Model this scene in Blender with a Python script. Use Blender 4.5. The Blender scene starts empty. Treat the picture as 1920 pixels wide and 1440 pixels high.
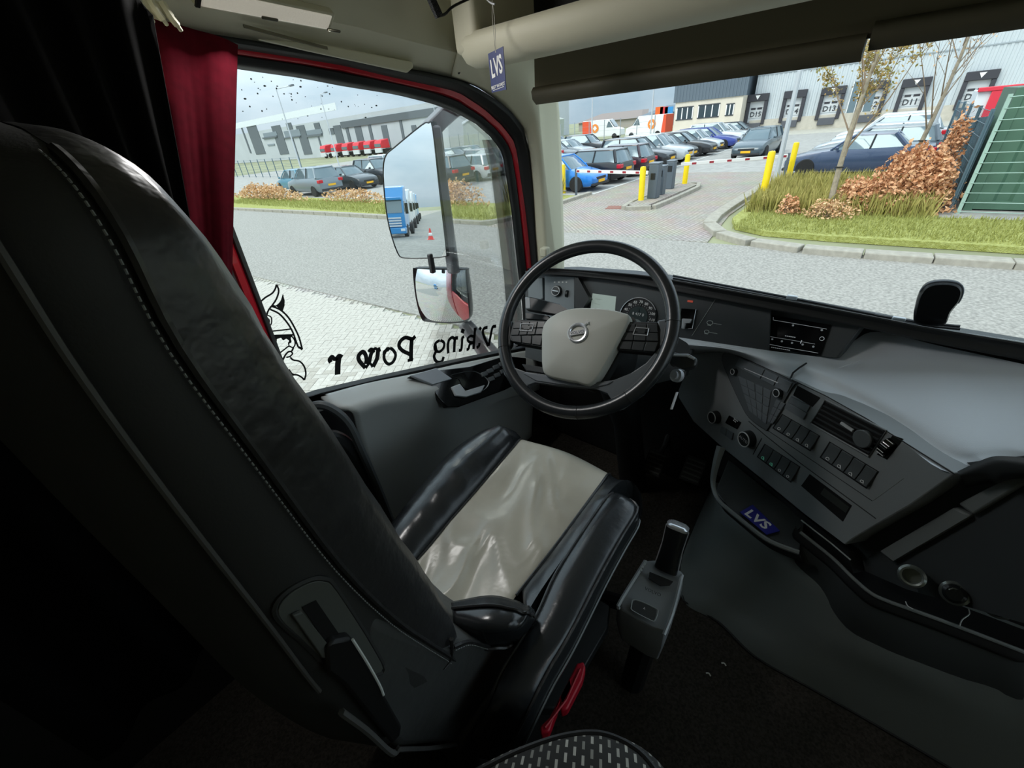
import bpy, bmesh, math, random
from mathutils import Vector, Matrix, noise
from mathutils.geometry import tessellate_polygon
rnd = random.Random(7)
V = Vector
R = math.radians
scene = bpy.context.scene
COL = scene.collection

# ------------------------------------------------------------------ camera (eye at the origin; truck forward = +Y, left = -X, ground at z = GZ)
F_PX = 780.0
PITCH, ROLL, YAW = math.atan(480 / 780), R(5.7), R(42)
GZ = -2.75
_fw = V((-math.sin(YAW) * math.cos(PITCH), math.cos(YAW) * math.cos(PITCH), -math.sin(PITCH)))
_r0 = V((math.cos(YAW), math.sin(YAW), 0))
_u0 = _r0.cross(_fw)
_rt = _r0 * math.cos(ROLL) - _u0 * math.sin(ROLL)
_up = _r0 * math.sin(ROLL) + _u0 * math.cos(ROLL)
cam_d = bpy.data.cameras.new('camera')
cam_d.sensor_width = 36
cam_d.lens = 36 * F_PX / 1920
cam_d.clip_start = 0.01
cam_d.clip_end = 600
cam = bpy.data.objects.new('camera', cam_d)
COL.objects.link(cam)
cam.matrix_world = Matrix(((_rt.x, _up.x, -_fw.x, 0), (_rt.y, _up.y, -_fw.y, 0), (_rt.z, _up.z, -_fw.z, 0), (0, 0, 0, 1)))
scene.camera = cam

def ray(x, y): return _rt * ((x - 960) / F_PX) - _up * ((y - 720) / F_PX) + _fw
def PX(x, y, X): r = ray(x, y); return r * (X / r.x)
def PY(x, y, Y): r = ray(x, y); return r * (Y / r.y)
def PZ(x, y, Z): r = ray(x, y); return r * (Z / r.z)
def PD(x, y, D): return ray(x, y) * D
def PPL(x, y, o, n):
    r = ray(x, y); return r * (V(o).dot(n) / r.dot(n))
def GP(x, y, h=0.0): return PZ(x, y, GZ + h)

# ------------------------------------------------------------------ colour management, world, sun
vs = scene.view_settings
vs.view_transform = 'Standard'
vs.look = 'None'
vs.gamma = 1
vs.use_curve_mapping = False
vs.exposure = 0.7
scene.cycles.max_bounces = 10
scene.cycles.diffuse_bounces = 5
scene.cycles.glossy_bounces = 5
scene.cycles.transmission_bounces = 6
scene.cycles.transparent_max_bounces = 12
scene.cycles.sample_clamp_indirect = 6
scene.cycles.use_denoising = True

def C(h):
    h = h.lstrip('#')
    f = lambda c: c / 12.92 if c <= 0.04045 else ((c + 0.055) / 1.055) ** 2.4
    return tuple(f(int(h[i:i + 2], 16) / 255) for i in (0, 2, 4)) + (1,)

world = bpy.data.worlds.new('overcast_sky')
scene.world = world
world.use_nodes = True
wn, wl = world.node_tree.nodes, world.node_tree.links
bg = wn['Background']
tc = wn.new('ShaderNodeTexCoord')
mp = wn.new('ShaderNodeMapping'); mp.inputs['Scale'].default_value = (1, 1, 2.6); mp.inputs['Location'].default_value = (5.2, 3.1, 1.4)
nz = wn.new('ShaderNodeTexNoise'); nz.inputs['Scale'].default_value = 2.3; nz.inputs['Detail'].default_value = 6; nz.inputs['Roughness'].default_value = .55
cr = wn.new('ShaderNodeValToRGB')
cr.color_ramp.elements[0].position = .32; cr.color_ramp.elements[0].color = C('#adc4d6')
cr.color_ramp.elements[1].position = .68; cr.color_ramp.elements[1].color = C('#e8f2fc')
sx = wn.new('ShaderNodeSeparateXYZ'); el = wn.new('ShaderNodeMapRange'); el.interpolation_type = 'SMOOTHSTEP'    # overcast sky: brighter overhead than at the horizon
el.inputs['From Min'].default_value = -.05; el.inputs['From Max'].default_value = .30; el.inputs['To Min'].default_value = .56; el.inputs['To Max'].default_value = 1.42
ml_ = wn.new('ShaderNodeMix'); ml_.data_type = 'RGBA'; ml_.blend_type = 'MULTIPLY'; ml_.inputs['Factor'].default_value = 1
wl.new(tc.outputs['Generated'], mp.inputs['Vector']); wl.new(mp.outputs['Vector'], nz.inputs['Vector'])
wl.new(tc.outputs['Generated'], sx.inputs[0]); wl.new(sx.outputs['Z'], el.inputs['Value'])
wl.new(nz.outputs['Fac'], cr.inputs['Fac']); wl.new(cr.outputs['Color'], ml_.inputs['A']); wl.new(el.outputs['Result'], ml_.inputs['B']); wl.new(ml_.outputs['Result'], bg.inputs['Color'])
bg.inputs['Strength'].default_value = 1.0

sun_d = bpy.data.lights.new('hazy_sun', 'SUN')
sun_d.energy = 1.5; sun_d.angle = R(35); sun_d.color = (1, .94, .84)
sun = bpy.data.objects.new('hazy_sun', sun_d); COL.objects.link(sun)
sun.rotation_euler = (R(42), 0, R(-25))        # high, behind the cab

# ------------------------------------------------------------------ materials
_M = {}
def M(name, col, rough=.5, metal=0.0, var=0.0, vs=12.0, bump=0.0, bs=200.0, coat=0.0, spec=.5, emit=None, es=0.0, col2=None, bd=.002, sheen=0.0):
    if name in _M: return _M[name]
    m = bpy.data.materials.new(name); m.use_nodes = True
    n, l = m.node_tree.nodes, m.node_tree.links
    b = n['Principled BSDF']
    c = C(col) if isinstance(col, str) else col
    b.inputs['Base Color'].default_value = c
    b.inputs['Roughness'].default_value = rough
    b.inputs['Metallic'].default_value = metal
    b.inputs['Coat Weight'].default_value = coat
    b.inputs['Specular IOR Level'].default_value = spec
    b.inputs['Sheen Weight'].default_value = sheen
    t = None
    if var or bump or col2:
        t = n.new('ShaderNodeTexCoord')
    if var or col2:
        z = n.new('ShaderNodeTexNoise'); z.inputs['Scale'].default_value = vs; z.inputs['Detail'].default_value = 5
        l.new(t.outputs['Object'], z.inputs['Vector'])
        r = n.new('ShaderNodeValToRGB')
        a = tuple(max(0, k * (1 - var)) for k in c[:3]) + (1,)
        d = C(col2) if col2 else tuple(min(1, k * (1 + var)) for k in c[:3]) + (1,)
        r.color_ramp.elements[0].color = a; r.color_ramp.elements[1].color = d
        r.color_ramp.elements[0].position = .35; r.color_ramp.elements[1].position = .65
        l.new(z.outputs['Fac'], r.inputs['Fac']); l.new(r.outputs['Color'], b.inputs['Base Color'])
    if bump:
        z2 = n.new('ShaderNodeTexNoise'); z2.inputs['Scale'].default_value = bs; z2.inputs['Detail'].default_value = 3
        l.new(t.outputs['Object'], z2.inputs['Vector'])
        bp = n.new('ShaderNodeBump'); bp.inputs['Strength'].default_value = bump; bp.inputs['Distance'].default_value = bd
        l.new(z2.outputs['Fac'], bp.inputs['Height']); l.new(bp.outputs['Normal'], b.inputs['Normal'])
    if emit:
        b.inputs['Emission Color'].default_value = C(emit); b.inputs['Emission Strength'].default_value = es
    _M[name] = m
    return m

def glass_mat(name, tint=(1, 1, 1, 1), refl=1.0, rough=0.0, speckle=0.0):
    if name in _M: return _M[name]
    m = bpy.data.materials.new(name); m.use_nodes = True
    n, l = m.node_tree.nodes, m.node_tree.links
    n.remove(n['Principled BSDF'])
    out = n['Material Output']
    tr = n.new('ShaderNodeBsdfTransparent'); tr.inputs['Color'].default_value = tint
    gl = n.new('ShaderNodeBsdfGlossy'); gl.inputs['Roughness'].default_value = rough
    fr = n.new('ShaderNodeFresnel'); fr.inputs['IOR'].default_value = 1.45
    mu = n.new('ShaderNodeMath'); mu.operation = 'MULTIPLY'; mu.inputs[1].default_value = refl
    mx = n.new('ShaderNodeMixShader')
    l.new(fr.outputs['Fac'], mu.inputs[0]); l.new(mu.outputs[0], mx.inputs['Fac'])
    l.new(tr.outputs[0], mx.inputs[1]); l.new(gl.outputs[0], mx.inputs[2]); l.new(mx.outputs[0], out.inputs['Surface'])
    _M[name] = m
    return m

# ------------------------------------------------------------------ object helpers
WO = {}
def tag(o, label=None, cat=None, group=None, kind=None):
    if label: o['label'] = label
    if cat: o['category'] = cat
    if group: o['group'] = group
    if kind: o['kind'] = kind
    return o

def empty(name, loc, label=None, cat=None, group=None, kind=None, parent=None):
    o = bpy.data.objects.new(name, None); COL.objects.link(o)
    loc = V(loc); o.empty_display_size = .05
    if parent: o.parent = parent; o.location = loc - WO[parent.name]
    else: o.location = loc
    WO[o.name] = loc
    return tag(o, label, cat, group, kind)

class MB:
    def __init__(s): s.v = []; s.f = []
    def add(s, vs, fs):
        k = len(s.v); s.v += [V(p) for p in vs]; s.f += [tuple(i + k for i in f) for f in fs]; return s
    def obox(s, o, a, b, c):            # corner o, edge vectors
        o, a, b, c = V(o), V(a), V(b), V(c)
        p = [o, o + a, o + a + b, o + b]; p += [q + c for q in p]
        return s.add(p, [(3, 2, 1, 0), (4, 5, 6, 7), (0, 1, 5, 4), (1, 2, 6, 5), (2, 3, 7, 6), (3, 0, 4, 7)])
    def box(s, lo, hi):
        lo, hi = V(lo), V(hi); d = hi - lo
        return s.obox(lo, (d.x, 0, 0), (0, d.y, 0), (0, 0, d.z))
    def cbox(s, c, sx, sy, sz, ax=None):   # centre, sizes, axes (3 unit vectors)
        a = ax or (V((1, 0, 0)), V((0, 1, 0)), V((0, 0, 1)))
        c = V(c); u, v, w = a[0] * sx, a[1] * sy, a[2] * sz
        return s.obox(c - (u + v + w) / 2, u, v, w)
    def prism(s, pts, ext):
        pts = [V(p) for p in pts]; e = V(ext); n = len(pts)
        tri = tessellate_polygon([pts])
        f = [tuple(t) for t in tri] + [tuple(i + n for i in reversed(t)) for t in tri]
        f += [((i + 1) % n, i, i + n, (i + 1) % n + n) for i in range(n)]
        return s.add(pts + [p + e for p in pts], f)
    def poly(s, pts):
        pts = [V(p) for p in pts]
        return s.add(pts, [tuple(t) for t in tessellate_polygon([pts])])
    def loft(s, secs, closed=True, cap=True, loop=False):
        n = len(secs[0]); vs = [V(p) for q in secs for p in q]; fs = []
        m = len(secs)
        for j in range(m if loop else m - 1):
            j2 = (j + 1) % m
            for i in range(n if closed else n - 1):
                i2 = (i + 1) % n
                fs.append((j * n + i, j * n + i2, j2 * n + i2, j2 * n + i))
        if cap and closed and not loop:
            for t in tessellate_polygon([[V(p) for p in secs[0]]]): fs.append(tuple(reversed(t)))
            for t in tessellate_polygon([[V(p) for p in secs[-1]]]): fs.append(tuple(i + (m - 1) * n for i in t))
        return s.add(vs, fs)
    def grid(s, rows): return s.loft(rows, closed=False, cap=False)
    def tube(s, pts, r, n=8, loop=False, cap=True, flat=1.0, upv=None):
        pts = [V(p) for p in pts]; m = len(pts); secs = []; prev = None
        rr = r if isinstance(r, (list, tuple)) else [r] * m
        for i, p in enumerate(pts):
            a = pts[(i - 1) % m] if (loop or i > 0) else p
            b = pts[(i + 1) % m] if (loop or i < m - 1) else p
            t = (b - a).normalized()
            if prev is None:
                u = V(upv) if upv else (V((0, 0, 1)) if abs(t.z) < .9 else V((1, 0, 0)))
                u = (u - t * u.dot(t)).normalized()
            else:
                u = (prev - t * prev.dot(t)).normalized()
            prev = u; w = t.cross(u)
            secs.append([p + (u * math.cos(k * 2 * math.pi / n) * flat + w * math.sin(k * 2 * math.pi / n)) * rr[i] for k in range(n)])
        return s.loft(secs, cap=cap, loop=loop)
    def lathe(s, c, ax, prof, n=20, cap=True):   # prof: (radius, height along ax)
        c, ax = V(c), V(ax).normalized()
        u = (V((0, 0, 1)) if abs(ax.z) < .9 else V((1, 0, 0))); u = (u - ax * u.dot(ax)).normalized(); w = ax.cross(u)
        return s.loft([[c + ax * h + (u * math.cos(k * 2 * math.pi / n) + w * math.sin(k * 2 * math.pi / n)) * max(r, 1e-5) for k in range(n)] for r, h in prof], cap=cap)
    def build(s, name, mat, parent=None, smooth=35, bevel=0, seg=2, sub=0, solid=0, soff=0, label=None, cat=None, group=None, kind=None, fix=True):
        me = bpy.data.meshes.new(name)
        lo = V([min(p[i] for p in s.v) for i in range(3)]); hi = V([max(p[i] for p in s.v) for i in range(3)])
        c = V(((lo.x + hi.x) / 2, (lo.y + hi.y) / 2, lo.z))
        me.from_pydata([p - c for p in s.v], [], s.f)
        if fix:
            bm = bmesh.new(); bm.from_mesh(me)
            bmesh.ops.remove_doubles(bm, verts=bm.verts, dist=1e-6)
            bmesh.ops.recalc_face_normals(bm, faces=bm.faces); bm.to_mesh(me); bm.free()
        if smooth:
            me.polygons.foreach_set('use_smooth', [True] * len(me.polygons))
            if not sub: me.set_sharp_from_angle(angle=R(smooth))
        ms = mat if isinstance(mat, (list, tuple)) else [mat]
        for m in ms: me.materials.append(m)
        o = bpy.data.objects.new(name, me); COL.objects.link(o)
        if parent: o.parent = parent; o.location = c - WO[parent.name]
        else: o.location = c
        WO[o.name] = c
        if solid: q = o.modifiers.new('solid', 'SOLIDIFY'); q.thickness = solid; q.offset = soff
        if sub: q = o.modifiers.new('sub', 'SUBSURF'); q.levels = q.render_levels = sub
        if bevel: q = o.modifiers.new('bev', 'BEVEL'); q.width = bevel; q.segments = seg; q.limit_method = 'ANGLE'; q.angle_limit = R(35); q.harden_normals = False
        return tag(o, label, cat, group, kind)

def kids(o): return [c for c in bpy.data.objects if c.parent == o]
_KIDS = {}
def copy_tree(o, parent=None):
    c = o.copy(); COL.objects.link(c); c.parent = parent
    ch = _KIDS.get(o.name)
    if ch is None: ch = _KIDS[o.name] = list(o.children)
    for k in ch: copy_tree(k, c)
    return c

def crom(pts, n=6, loop=False):          # Catmull-Rom through points
    pts = [V(p) for p in pts]; out = []; m = len(pts)
    for i in range(m if loop else m - 1):
        p1, p2 = pts[i], pts[(i + 1) % m]
        p0 = pts[i - 1] if (loop or i > 0) else p1 * 2 - p2
        p3 = pts[(i + 2) % m] if (loop or i < m - 2) else p2 * 2 - p1
        for k in range(n):
            t = k / n
            out.append(.5 * ((2 * p1) + (p2 - p0) * t + (2 * p0 - 5 * p1 + 4 * p2 - p3) * t * t + (3 * p1 - p0 - 3 * p2 + p3) * t ** 3))
    if not loop: out.append(pts[-1])
    return out

def resample(pts, n):
    pts = [V(p) for p in pts]; L = [0]
    for a, b in zip(pts, pts[1:]): L.append(L[-1] + (b - a).length)
    out = []; j = 0
    for k in range(n):
        t = L[-1] * k / (n - 1)
        while j < len(L) - 2 and L[j + 1] < t: j += 1
        d = L[j + 1] - L[j]
        out.append(pts[j].lerp(pts[j + 1], (t - L[j]) / d if d > 1e-9 else 0))
    return out

def surf(rows, nu=4, nv=4):              # smooth grid through rows of control points
    rr = [crom(r, nu) for r in rows]
    cols = [crom([r[i] for r in rr], nv) for i in range(len(rr[0]))]
    return [[c[j] for c in cols] for j in range(len(cols[0]))]

def rrect(c, u, v, w, h, r, n=4):        # rounded rectangle outline, centre c, unit axes u, v
    c, u, v = V(c), V(u), V(v); out = []
    for sx, sy, a0 in ((1, 1, 0), (-1, 1, 90), (-1, -1, 180), (1, -1, 270)):
        for k in range(n + 1):
            a = R(a0 + 90 * k / n)
            out.append(c + u * (sx * (w / 2 - r) + r * math.cos(a)) + v * (sy * (h / 2 - r) + r * math.sin(a)))
    return out

def text_mesh(txt, o, u, v, size, ext=.0005, align='CENTER', bold=0.0):
    """lettering as geometry: returns an MB with the text laid in the plane o + u*x + v*y"""
    cu = bpy.data.curves.new('lettering', 'FONT'); cu.body = txt; cu.size = size; cu.align_x = align; cu.align_y = 'CENTER'
    cu.extrude = 0; cu.resolution_u = 2; cu.offset = bold
    ob = bpy.data.objects.new('lettering', cu)
    me = bpy.data.meshes.new_from_object(ob)
    o, u, v = V(o), V(u).normalized(), V(v).normalized(); w = u.cross(v)
    mb = MB(); n = len(me.vertices)
    top = [o + u * q.co.x + v * q.co.y + w * ext for q in me.vertices]
    mb.add(top, [tuple(p.vertices) for p in me.polygons])
    bpy.data.objects.remove(ob); bpy.data.meshes.remove(me); bpy.data.curves.remove(cu)
    return mb
# ------------------------------------------------------------------ interior materials
BEIGE = M('beige_trim_plastic', '#d9d5bd', .6, bump=.15, bs=500, bd=.0006)
BEIGE2 = M('beige_headliner', '#c2bca2', .85, bump=.2, bs=700, bd=.0006)
BLIND = M('olive_blind_fabric', '#6b6450', .85, bump=.2, bs=600, bd=.0006)
BLIND2 = M('dark_blind_hem', '#4f4a38', .6)
BLACK = M('black_rubber', '#121314', .6)
BLACKP = M('black_satin_plastic', '#222526', .42, bump=.2, bs=900, bd=.0004)
GLOSSB = M('gloss_black_plastic', '#08090a', .12, coat=.3)
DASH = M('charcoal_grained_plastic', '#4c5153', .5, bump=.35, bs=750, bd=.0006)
DASHL = M('skylit_dash_top_plastic', '#cbd1d6', .5, bump=.35, bs=750, bd=.0006)  # dark plastic; skylight on the shelf is put into the pale colour
PANELG = M('satin_grey_panel', '#868b8c', .5, bump=.15, bs=900, bd=.0004)
REDP = M('red_body_paint', '#c8182c', .3, coat=.6)
CARPET = M('dark_grey_carpet', '#38342f', .95, var=.35, vs=160, bump=.6, bs=600, bd=.004, spec=.1)
CHROME = M('chrome', '#dcdee2', .2, .6)
SILVER = M('satin_silver', '#c9ccd0', .32, .35)
RINGM = M('pale_silver_ring', '#e8eaec', .35, .1)
WHITEP = M('white_print', '#e8e8e6', .6)
CURT_R = M('red_curtain_cloth', '#5c0a1b', .95, var=.12, vs=60, spec=.15)
CURT_B = M('black_curtain_cloth', '#0b0a0a', .95, spec=.1)
LENS = M('frosted_lamp_lens', '#dcdccf', .35, bump=.5, bs=260, bd=.002)
SHELLM = M('cab_outer_steel', '#b01326', .35, coat=.5)

# ------------------------------------------------------------------ cab shell
mb = MB(); mb.box((-1.10, -1.25, -1.38), (1.32, 1.52, -1.32)); floor_o = mb.build('floor', CARPET, kind='structure')
mb = MB(); mb.box((-1.10, -1.30, -1.38), (1.32, -1.25, .62)); mb.build('wall_back', BEIGE2, kind='structure')
mb = MB(); mb.box((1.32, -1.30, -1.38), (1.38, 1.52, -.62)); mb.box((1.32, -1.30, .18), (1.38, 1.52, .62)); mb.box((1.32, -1.30, -.62), (1.38, .30, .18)); mb.box((1.32, 1.34, -.62), (1.38, 1.52, .18)); mb.build('wall_right', BEIGE2, kind='structure')
mb = MB(); mb.box((1.345, .30, -.62), (1.35, 1.34, .18)); o = mb.build('window_3', glass_mat('clear_side_glass', (.93, .96, .95, 1), .55), smooth=0, kind='structure'); o['label'] = 'passenger door side window glass'
mb = MB(); mb.box((-1.16, -1.30, .56), (1.38, 1.56, .62)); mb.build('ceiling', BEIGE2, kind='structure')
mb = MB(); mb.box((-1.16, -1.30, -1.45), (-1.10, .315, .60))
mb.box((-1.16, .26, .17), (-1.10, 1.46, .60)); mb.box((-1.135, .26, -1.45), (-1.10, 1.52, -.84)); mb.box((-1.16, 1.42, -1.45), (-1.03, 1.52, .60)); mb.build('wall_left', M('dark_side_lining', '#1a1918', .8), kind='structure')
mb = MB(); mb.box((-1.18, -1.30, -1.45), (-1.162, .25, .62)); mb.box((-1.18, .25, .20), (-1.162, 1.46, .62)); mb.build('wall_left', SHELLM, kind='structure')
mb = MB(); mb.box((-1.16, 1.52, -1.45), (1.38, 1.58, -.60)); mb.box((-1.16, 1.30, .22), (1.38, 1.36, .62)); mb.build('wall_front', M('dark_side_lining', '#1a1918'), kind='structure')

# door contours, rear lower corner -> up the rear edge -> along the header -> down the pillar
def dcont(pp, X, dy, dz):
    front = [PX(x, y, X) for x, y in pp]
    zt = front[0].z
    rear = [V((X, .329 - dy, -.62)), V((X, .341 - dy, -.35)), V((X, .352 - dy, -.05)), V((X, .365 - dy, zt - .04 )), V((X, .40 - dy, zt + .012))]
    return resample(rear + front, 70)
cA = dcont([(470, 128), (560, 141), (640, 157), (740, 173), (807, 190), (853, 207), (893, 230), (923, 257), (943, 287), (950, 333), (960, 400), (968, 480), (978, 560), (985, 650)], -1.10, 0, 0)
cB = dcont([(470, 105), (560, 118), (640, 133), (707, 147), (807, 170), (853, 187), (900, 217), (933, 247), (955, 280), (965, 333), (973, 400), (982, 480), (990, 560), (996, 650)], -1.085, .016, .03)
cC = dcont([(470, 90), (560, 104), (640, 118), (740, 143), (807, 158), (853, 170), (900, 200), (940, 237), (962, 267), (970, 317), (983, 400), (992, 480), (1000, 560), (1006, 650)], -1.075, .043, .05)
cD = dcont([(470, 75), (560, 91), (640, 103), (740, 124), (800, 135), (853, 147), (887, 160), (933, 190), (960, 213), (980, 243), (990, 283), (997, 350), (1003, 433), (1007, 480), (1013, 560), (1018, 650)], -1.035, .072, .07)
door = empty('door_1', (-1.08, .75, -1.35), kind='structure')
door['label'] = 'driver door with red frame and dark grey inner panel'
def strip(a, b, name, mat, th, **k):
    mbs = MB(); mbs.grid([[p.lerp(q, t) + V((.012 * math.sin(math.pi * t), 0, 0)) for t in (0, .33, .67, 1)] for p, q in zip(a, b)])
    return mbs.build(name, mat, solid=th, soff=0, **k)
strip(cA, cB, 'window_frame', BLACKP, .012, parent=door, label='black window frame')
strip(cB, cC, 'painted_frame', REDP, .012, parent=door, label='red painted door frame')
strip(cC, cD, 'door_seal', BLACK, .016, parent=door, label='black rubber door seal')

# side glass and its sill line
sill_px = [(540, 752), (560, 745), (700, 712), (820, 685), (935, 660), (985, 649)]
sillA = [PX(x, y, -1.10) for x, y in sill_px]
GLASS = glass_mat('clear_side_glass', (.93, .96, .95, 1), .55)
gl_pts = [p.copy() for p in cA] + [V((-1.10, sillA[-1].y, sillA[-1].z)), sillA[3], sillA[1], V((-1.10, .335, -.60))]
gl_pts = [V((-1.104, p.y, p.z)) for p in cA[::2]] + [V((-1.104, p.y, p.z)) for p in (sillA[4], sillA[3], sillA[2], sillA[1])]
mb = MB(); mb.prism(gl_pts, (-.004, 0, 0)); win1 = mb.build('window_1', GLASS, smooth=0, kind='structure')
win1['label'] = 'driver door side window glass'
# dirt specks / dried drops on the upper glass
DROP = M('dried_rain_drops', '#7c858d', .5)
mb = MB()
for k in range(70):
    x = rnd.uniform(452, 720); y = rnd.uniform(128, 225)
    if y < 126 + (x - 445) * .13 + 6: continue
    p = PX(x, y, -1.103); s = rnd.choice((.0007, .0009, .0012, .0018)); a = rnd.uniform(0, 3)
    mb.prism([p + V((0, math.cos(a + t) * s * (1.8 if k % 2 else 1), math.sin(a + t) * s)) for t in (0, 1.05, 2.1, 3.14, 4.2, 5.25)], (.0006, 0, 0))
o = mb.build('dried_drops', DROP, parent=win1, smooth=0); o['kind'] = 'stuff'

# ------------------------------------------------------------------ door inner panel
so = [PX(x, y, -1.07) for x, y in ((545, 757), (600, 738), (700, 714), (820, 687), (935, 662), (990, 652))]
mb = MB(); mb.grid([[p + V((-.02, 0, .004)) for p in so], [p + V((.008, 0, .004)) for p in so], [p + V((.008, 0, -.02)) for p in so]])
mb.build('window_seal', BLACK, parent=door, solid=.004)
# panel: rows from the glass line inwards/downwards
def drow(pp): return [PX(x, y, X) for x, y, X in pp]
r0 = drow([(600, 742, -1.05), (690, 718, -1.05), (780, 700, -1.05), (870, 680, -1.05), (960, 662, -1.05), (1000, 655, -1.05)])
r1 = drow([(622, 760, -1.0), (700, 735, -1.0), (790, 716, -1.0), (880, 697, -1.0), (965, 682, -1.0), (1005, 675, -1.0)])
r2 = drow([(660, 772, -.965), (720, 752, -.965), (810, 738, -.965), (890, 722, -.965), (975, 708, -.965), (1012, 700, -.965)])
r3 = [p + V((-.01, .0, -.09)) for p in r2]
r4 = [V((-1.0, p.y, -1.0)) for p in r3]
r5 = [V((-1.04, p.y, -1.34)) for p in r3]
mb = MB(); mb.grid(surf([r0, r1, r2, r3, r4, r5], 5, 5)); mb.build('door_panel', M('grey_door_plastic', '#b9bdbb', .48, bump=.3, bs=750, bd=.0006), parent=door, solid=.012, soff=-1, smooth=60)
# rear pocket (dark cavity) with its raised lip and speaker bulge
mb = MB(); mb.box((-1.075, .10, -1.34), (-1.055, .46, -.612)); mb.build('pocket_back', BLACK, parent=door)
lip = crom([PX(x, y, X) for x, y, X in ((560, 770, -1.04), (606, 760, -1.0), (650, 790, -.97), (680, 850, -.95), (715, 930, -.95), (745, 1010, -.96))], 6)
mb = MB(); mb.tube(lip, .012, 8); mb.build('pocket_lip', DASH, parent=door)
ledge = [PX(x, y, -1.045) for x, y in ((545, 752), (600, 738), (640, 740), (612, 762), (572, 774))]
mb = MB(); mb.prism(ledge, (.0, 0, -.012)); mb.build('sill_ledge', M('grey_door_plastic', '#8f9391'), parent=door, bevel=.003)
bul = crom([PX(x, y, -.985) for x, y in ((595, 812), (632, 822), (660, 850), (690, 900), (710, 960))], 6)
mb = MB(); mb.tube(bul, [.012 + .012 * math.sin(math.pi * i / (len(bul) - 1)) for i in range(len(bul))], 10); mb.build('pocket_bulge', BLACKP, parent=door)
# gloss-black switch insert following the panel's inner shoulder
io = V(PX(860, 735, -.955)); iu = (PX(955, 690, -.955) - PX(800, 745, -.955)).normalized(); inn = V((.80, -.02, .60)).normalized()
inn = (inn - iu * inn.dot(iu)).normalized(); iv = inn.cross(iu)
def DI(x, y, h=0.0): return PPL(x, y, io, inn) + inn * h
ins = [DI(x, y, .006) for x, y in ((765, 707), (800, 714), (818, 745), (836, 764), (858, 764), (945, 732), (985, 712), (985, 672), (945, 668), (880, 688), (820, 695))]
mb = MB(); mb.prism(ins, -inn * .02); mb.build('switch_insert', GLOSSB, parent=door, bevel=.003)
cap = [DI(x, y, .012) for x, y in ((766, 706), (815, 692), (845, 712), (808, 724))]
mb = MB(); mb.prism(cap, -inn * .012); mb.build('insert_cap', M('pale_slate_plastic', '#a3aab2', .5), parent=door, bevel=.003)
cup = crom([DI(x, y, .009) for x, y in ((842, 705), (880, 697), (900, 703), (915, 718), (900, 735), (868, 728), (858, 712))], 4, loop=True)
mb = MB(); mb.loft([cup, [p + (sum(cup, V()) / len(cup) - p) * .35 - inn * .03 for p in cup]], cap=False); 
mb.poly([p + (sum(cup, V()) / len(cup) - p) * .35 - inn * .03 for p in cup]); mb.build('handle_cup', M('mid_grey_plastic', '#8f9597', .45), parent=door)
hd = [DI(x, y, .016) for x, y in ((842, 728), (858, 722), (868, 735), (905, 724), (898, 738), (870, 747), (850, 745))]
mb = MB(); mb.prism(hd, -inn * .010); mb.build('door_handle', M('grey_lever_plastic', '#b4bbbf', .4), parent=door, bevel=.003, label='grey door release lever')
for i, (x, y) in enumerate(((905, 703), (916, 697), (927, 690), (938, 684), (918, 712), (929, 705), (940, 698))):
    c = DI(x, y, .010)
    mb = MB(); mb.cbox(c, .030, .016, .008, (iu, iv, inn)); mb.build('window_switch', M('dark_switch_grey', '#5f6467', .4), parent=door, bevel=.002)
# outer red skin of the door (seen in the lower mirror)
osk = [V((-1.165, y, z)) for y, z in ((.26, -.66), (.60, -.71), (.85, -.78), (1.12, -.87), (1.40, -.92), (1.44, -1.45), (.26, -1.45))]
mb = MB(); mb.prism(osk, (.03, 0, 0)); mb.build('outer_skin', REDP, parent=door, bevel=.01)

# ------------------------------------------------------------------ header and pillar trim
st = [14 + int(i * 1.9) for i in range(18)]
hd0 = [p.copy() for p in cD if p.y < 1.06 and p.z > .05 and p.y > .2]
hd0 = [V((p.x, .17, hd0[0].z + .01)) if i == 0 else p for i, p in enumerate([hd0[0]] + hd0)]
def lift(pts, X, dz): return [V((X, p.y, p.z + dz)) for p in pts]
mb = MB(); rows = [hd0, lift(hd0, -1.01, .016), lift(hd0, -.995, .02), lift(hd0, -.965, .030), lift(hd0, -.950, .034), lift(hd0, -.944, .042), lift(hd0, -.93, .075), lift(hd0, -.86, .16), lift(hd0, -.7, .30), lift(hd0, -.5, .41)]
mb.grid(rows); mb.build('trim_1', BEIGE, solid=.008, soff=1, kind='structure', label='beige headliner trim above the driver door')
mb = MB(); a = PX(455, 46, -1.0); b = PX(612, 88, -1.0); mb.obox(a, b - a, (.004, 0, 0), (0, 0, -.005)); 
tr1 = [o for o in COL.objects if o.name == 'trim_1'][0]
mb.build('grip_slot', M('dark_slot', '#77725f', .8), parent=tr1)
mb = MB(); a = PX(480, 75, -1.02); b = PX(770, 128, -1.02); d = (b - a)
mb.prism([a, a + d * .3 + V((0, 0, .012)), b + V((0, 0, .012)), b, b + V((0, -.02, -.010)), a + d * .25 + V((0, 0, -.004))], (.012, 0, 0)); mb.build('grab_rail', BEIGE, parent=tr1, bevel=.003)

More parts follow.
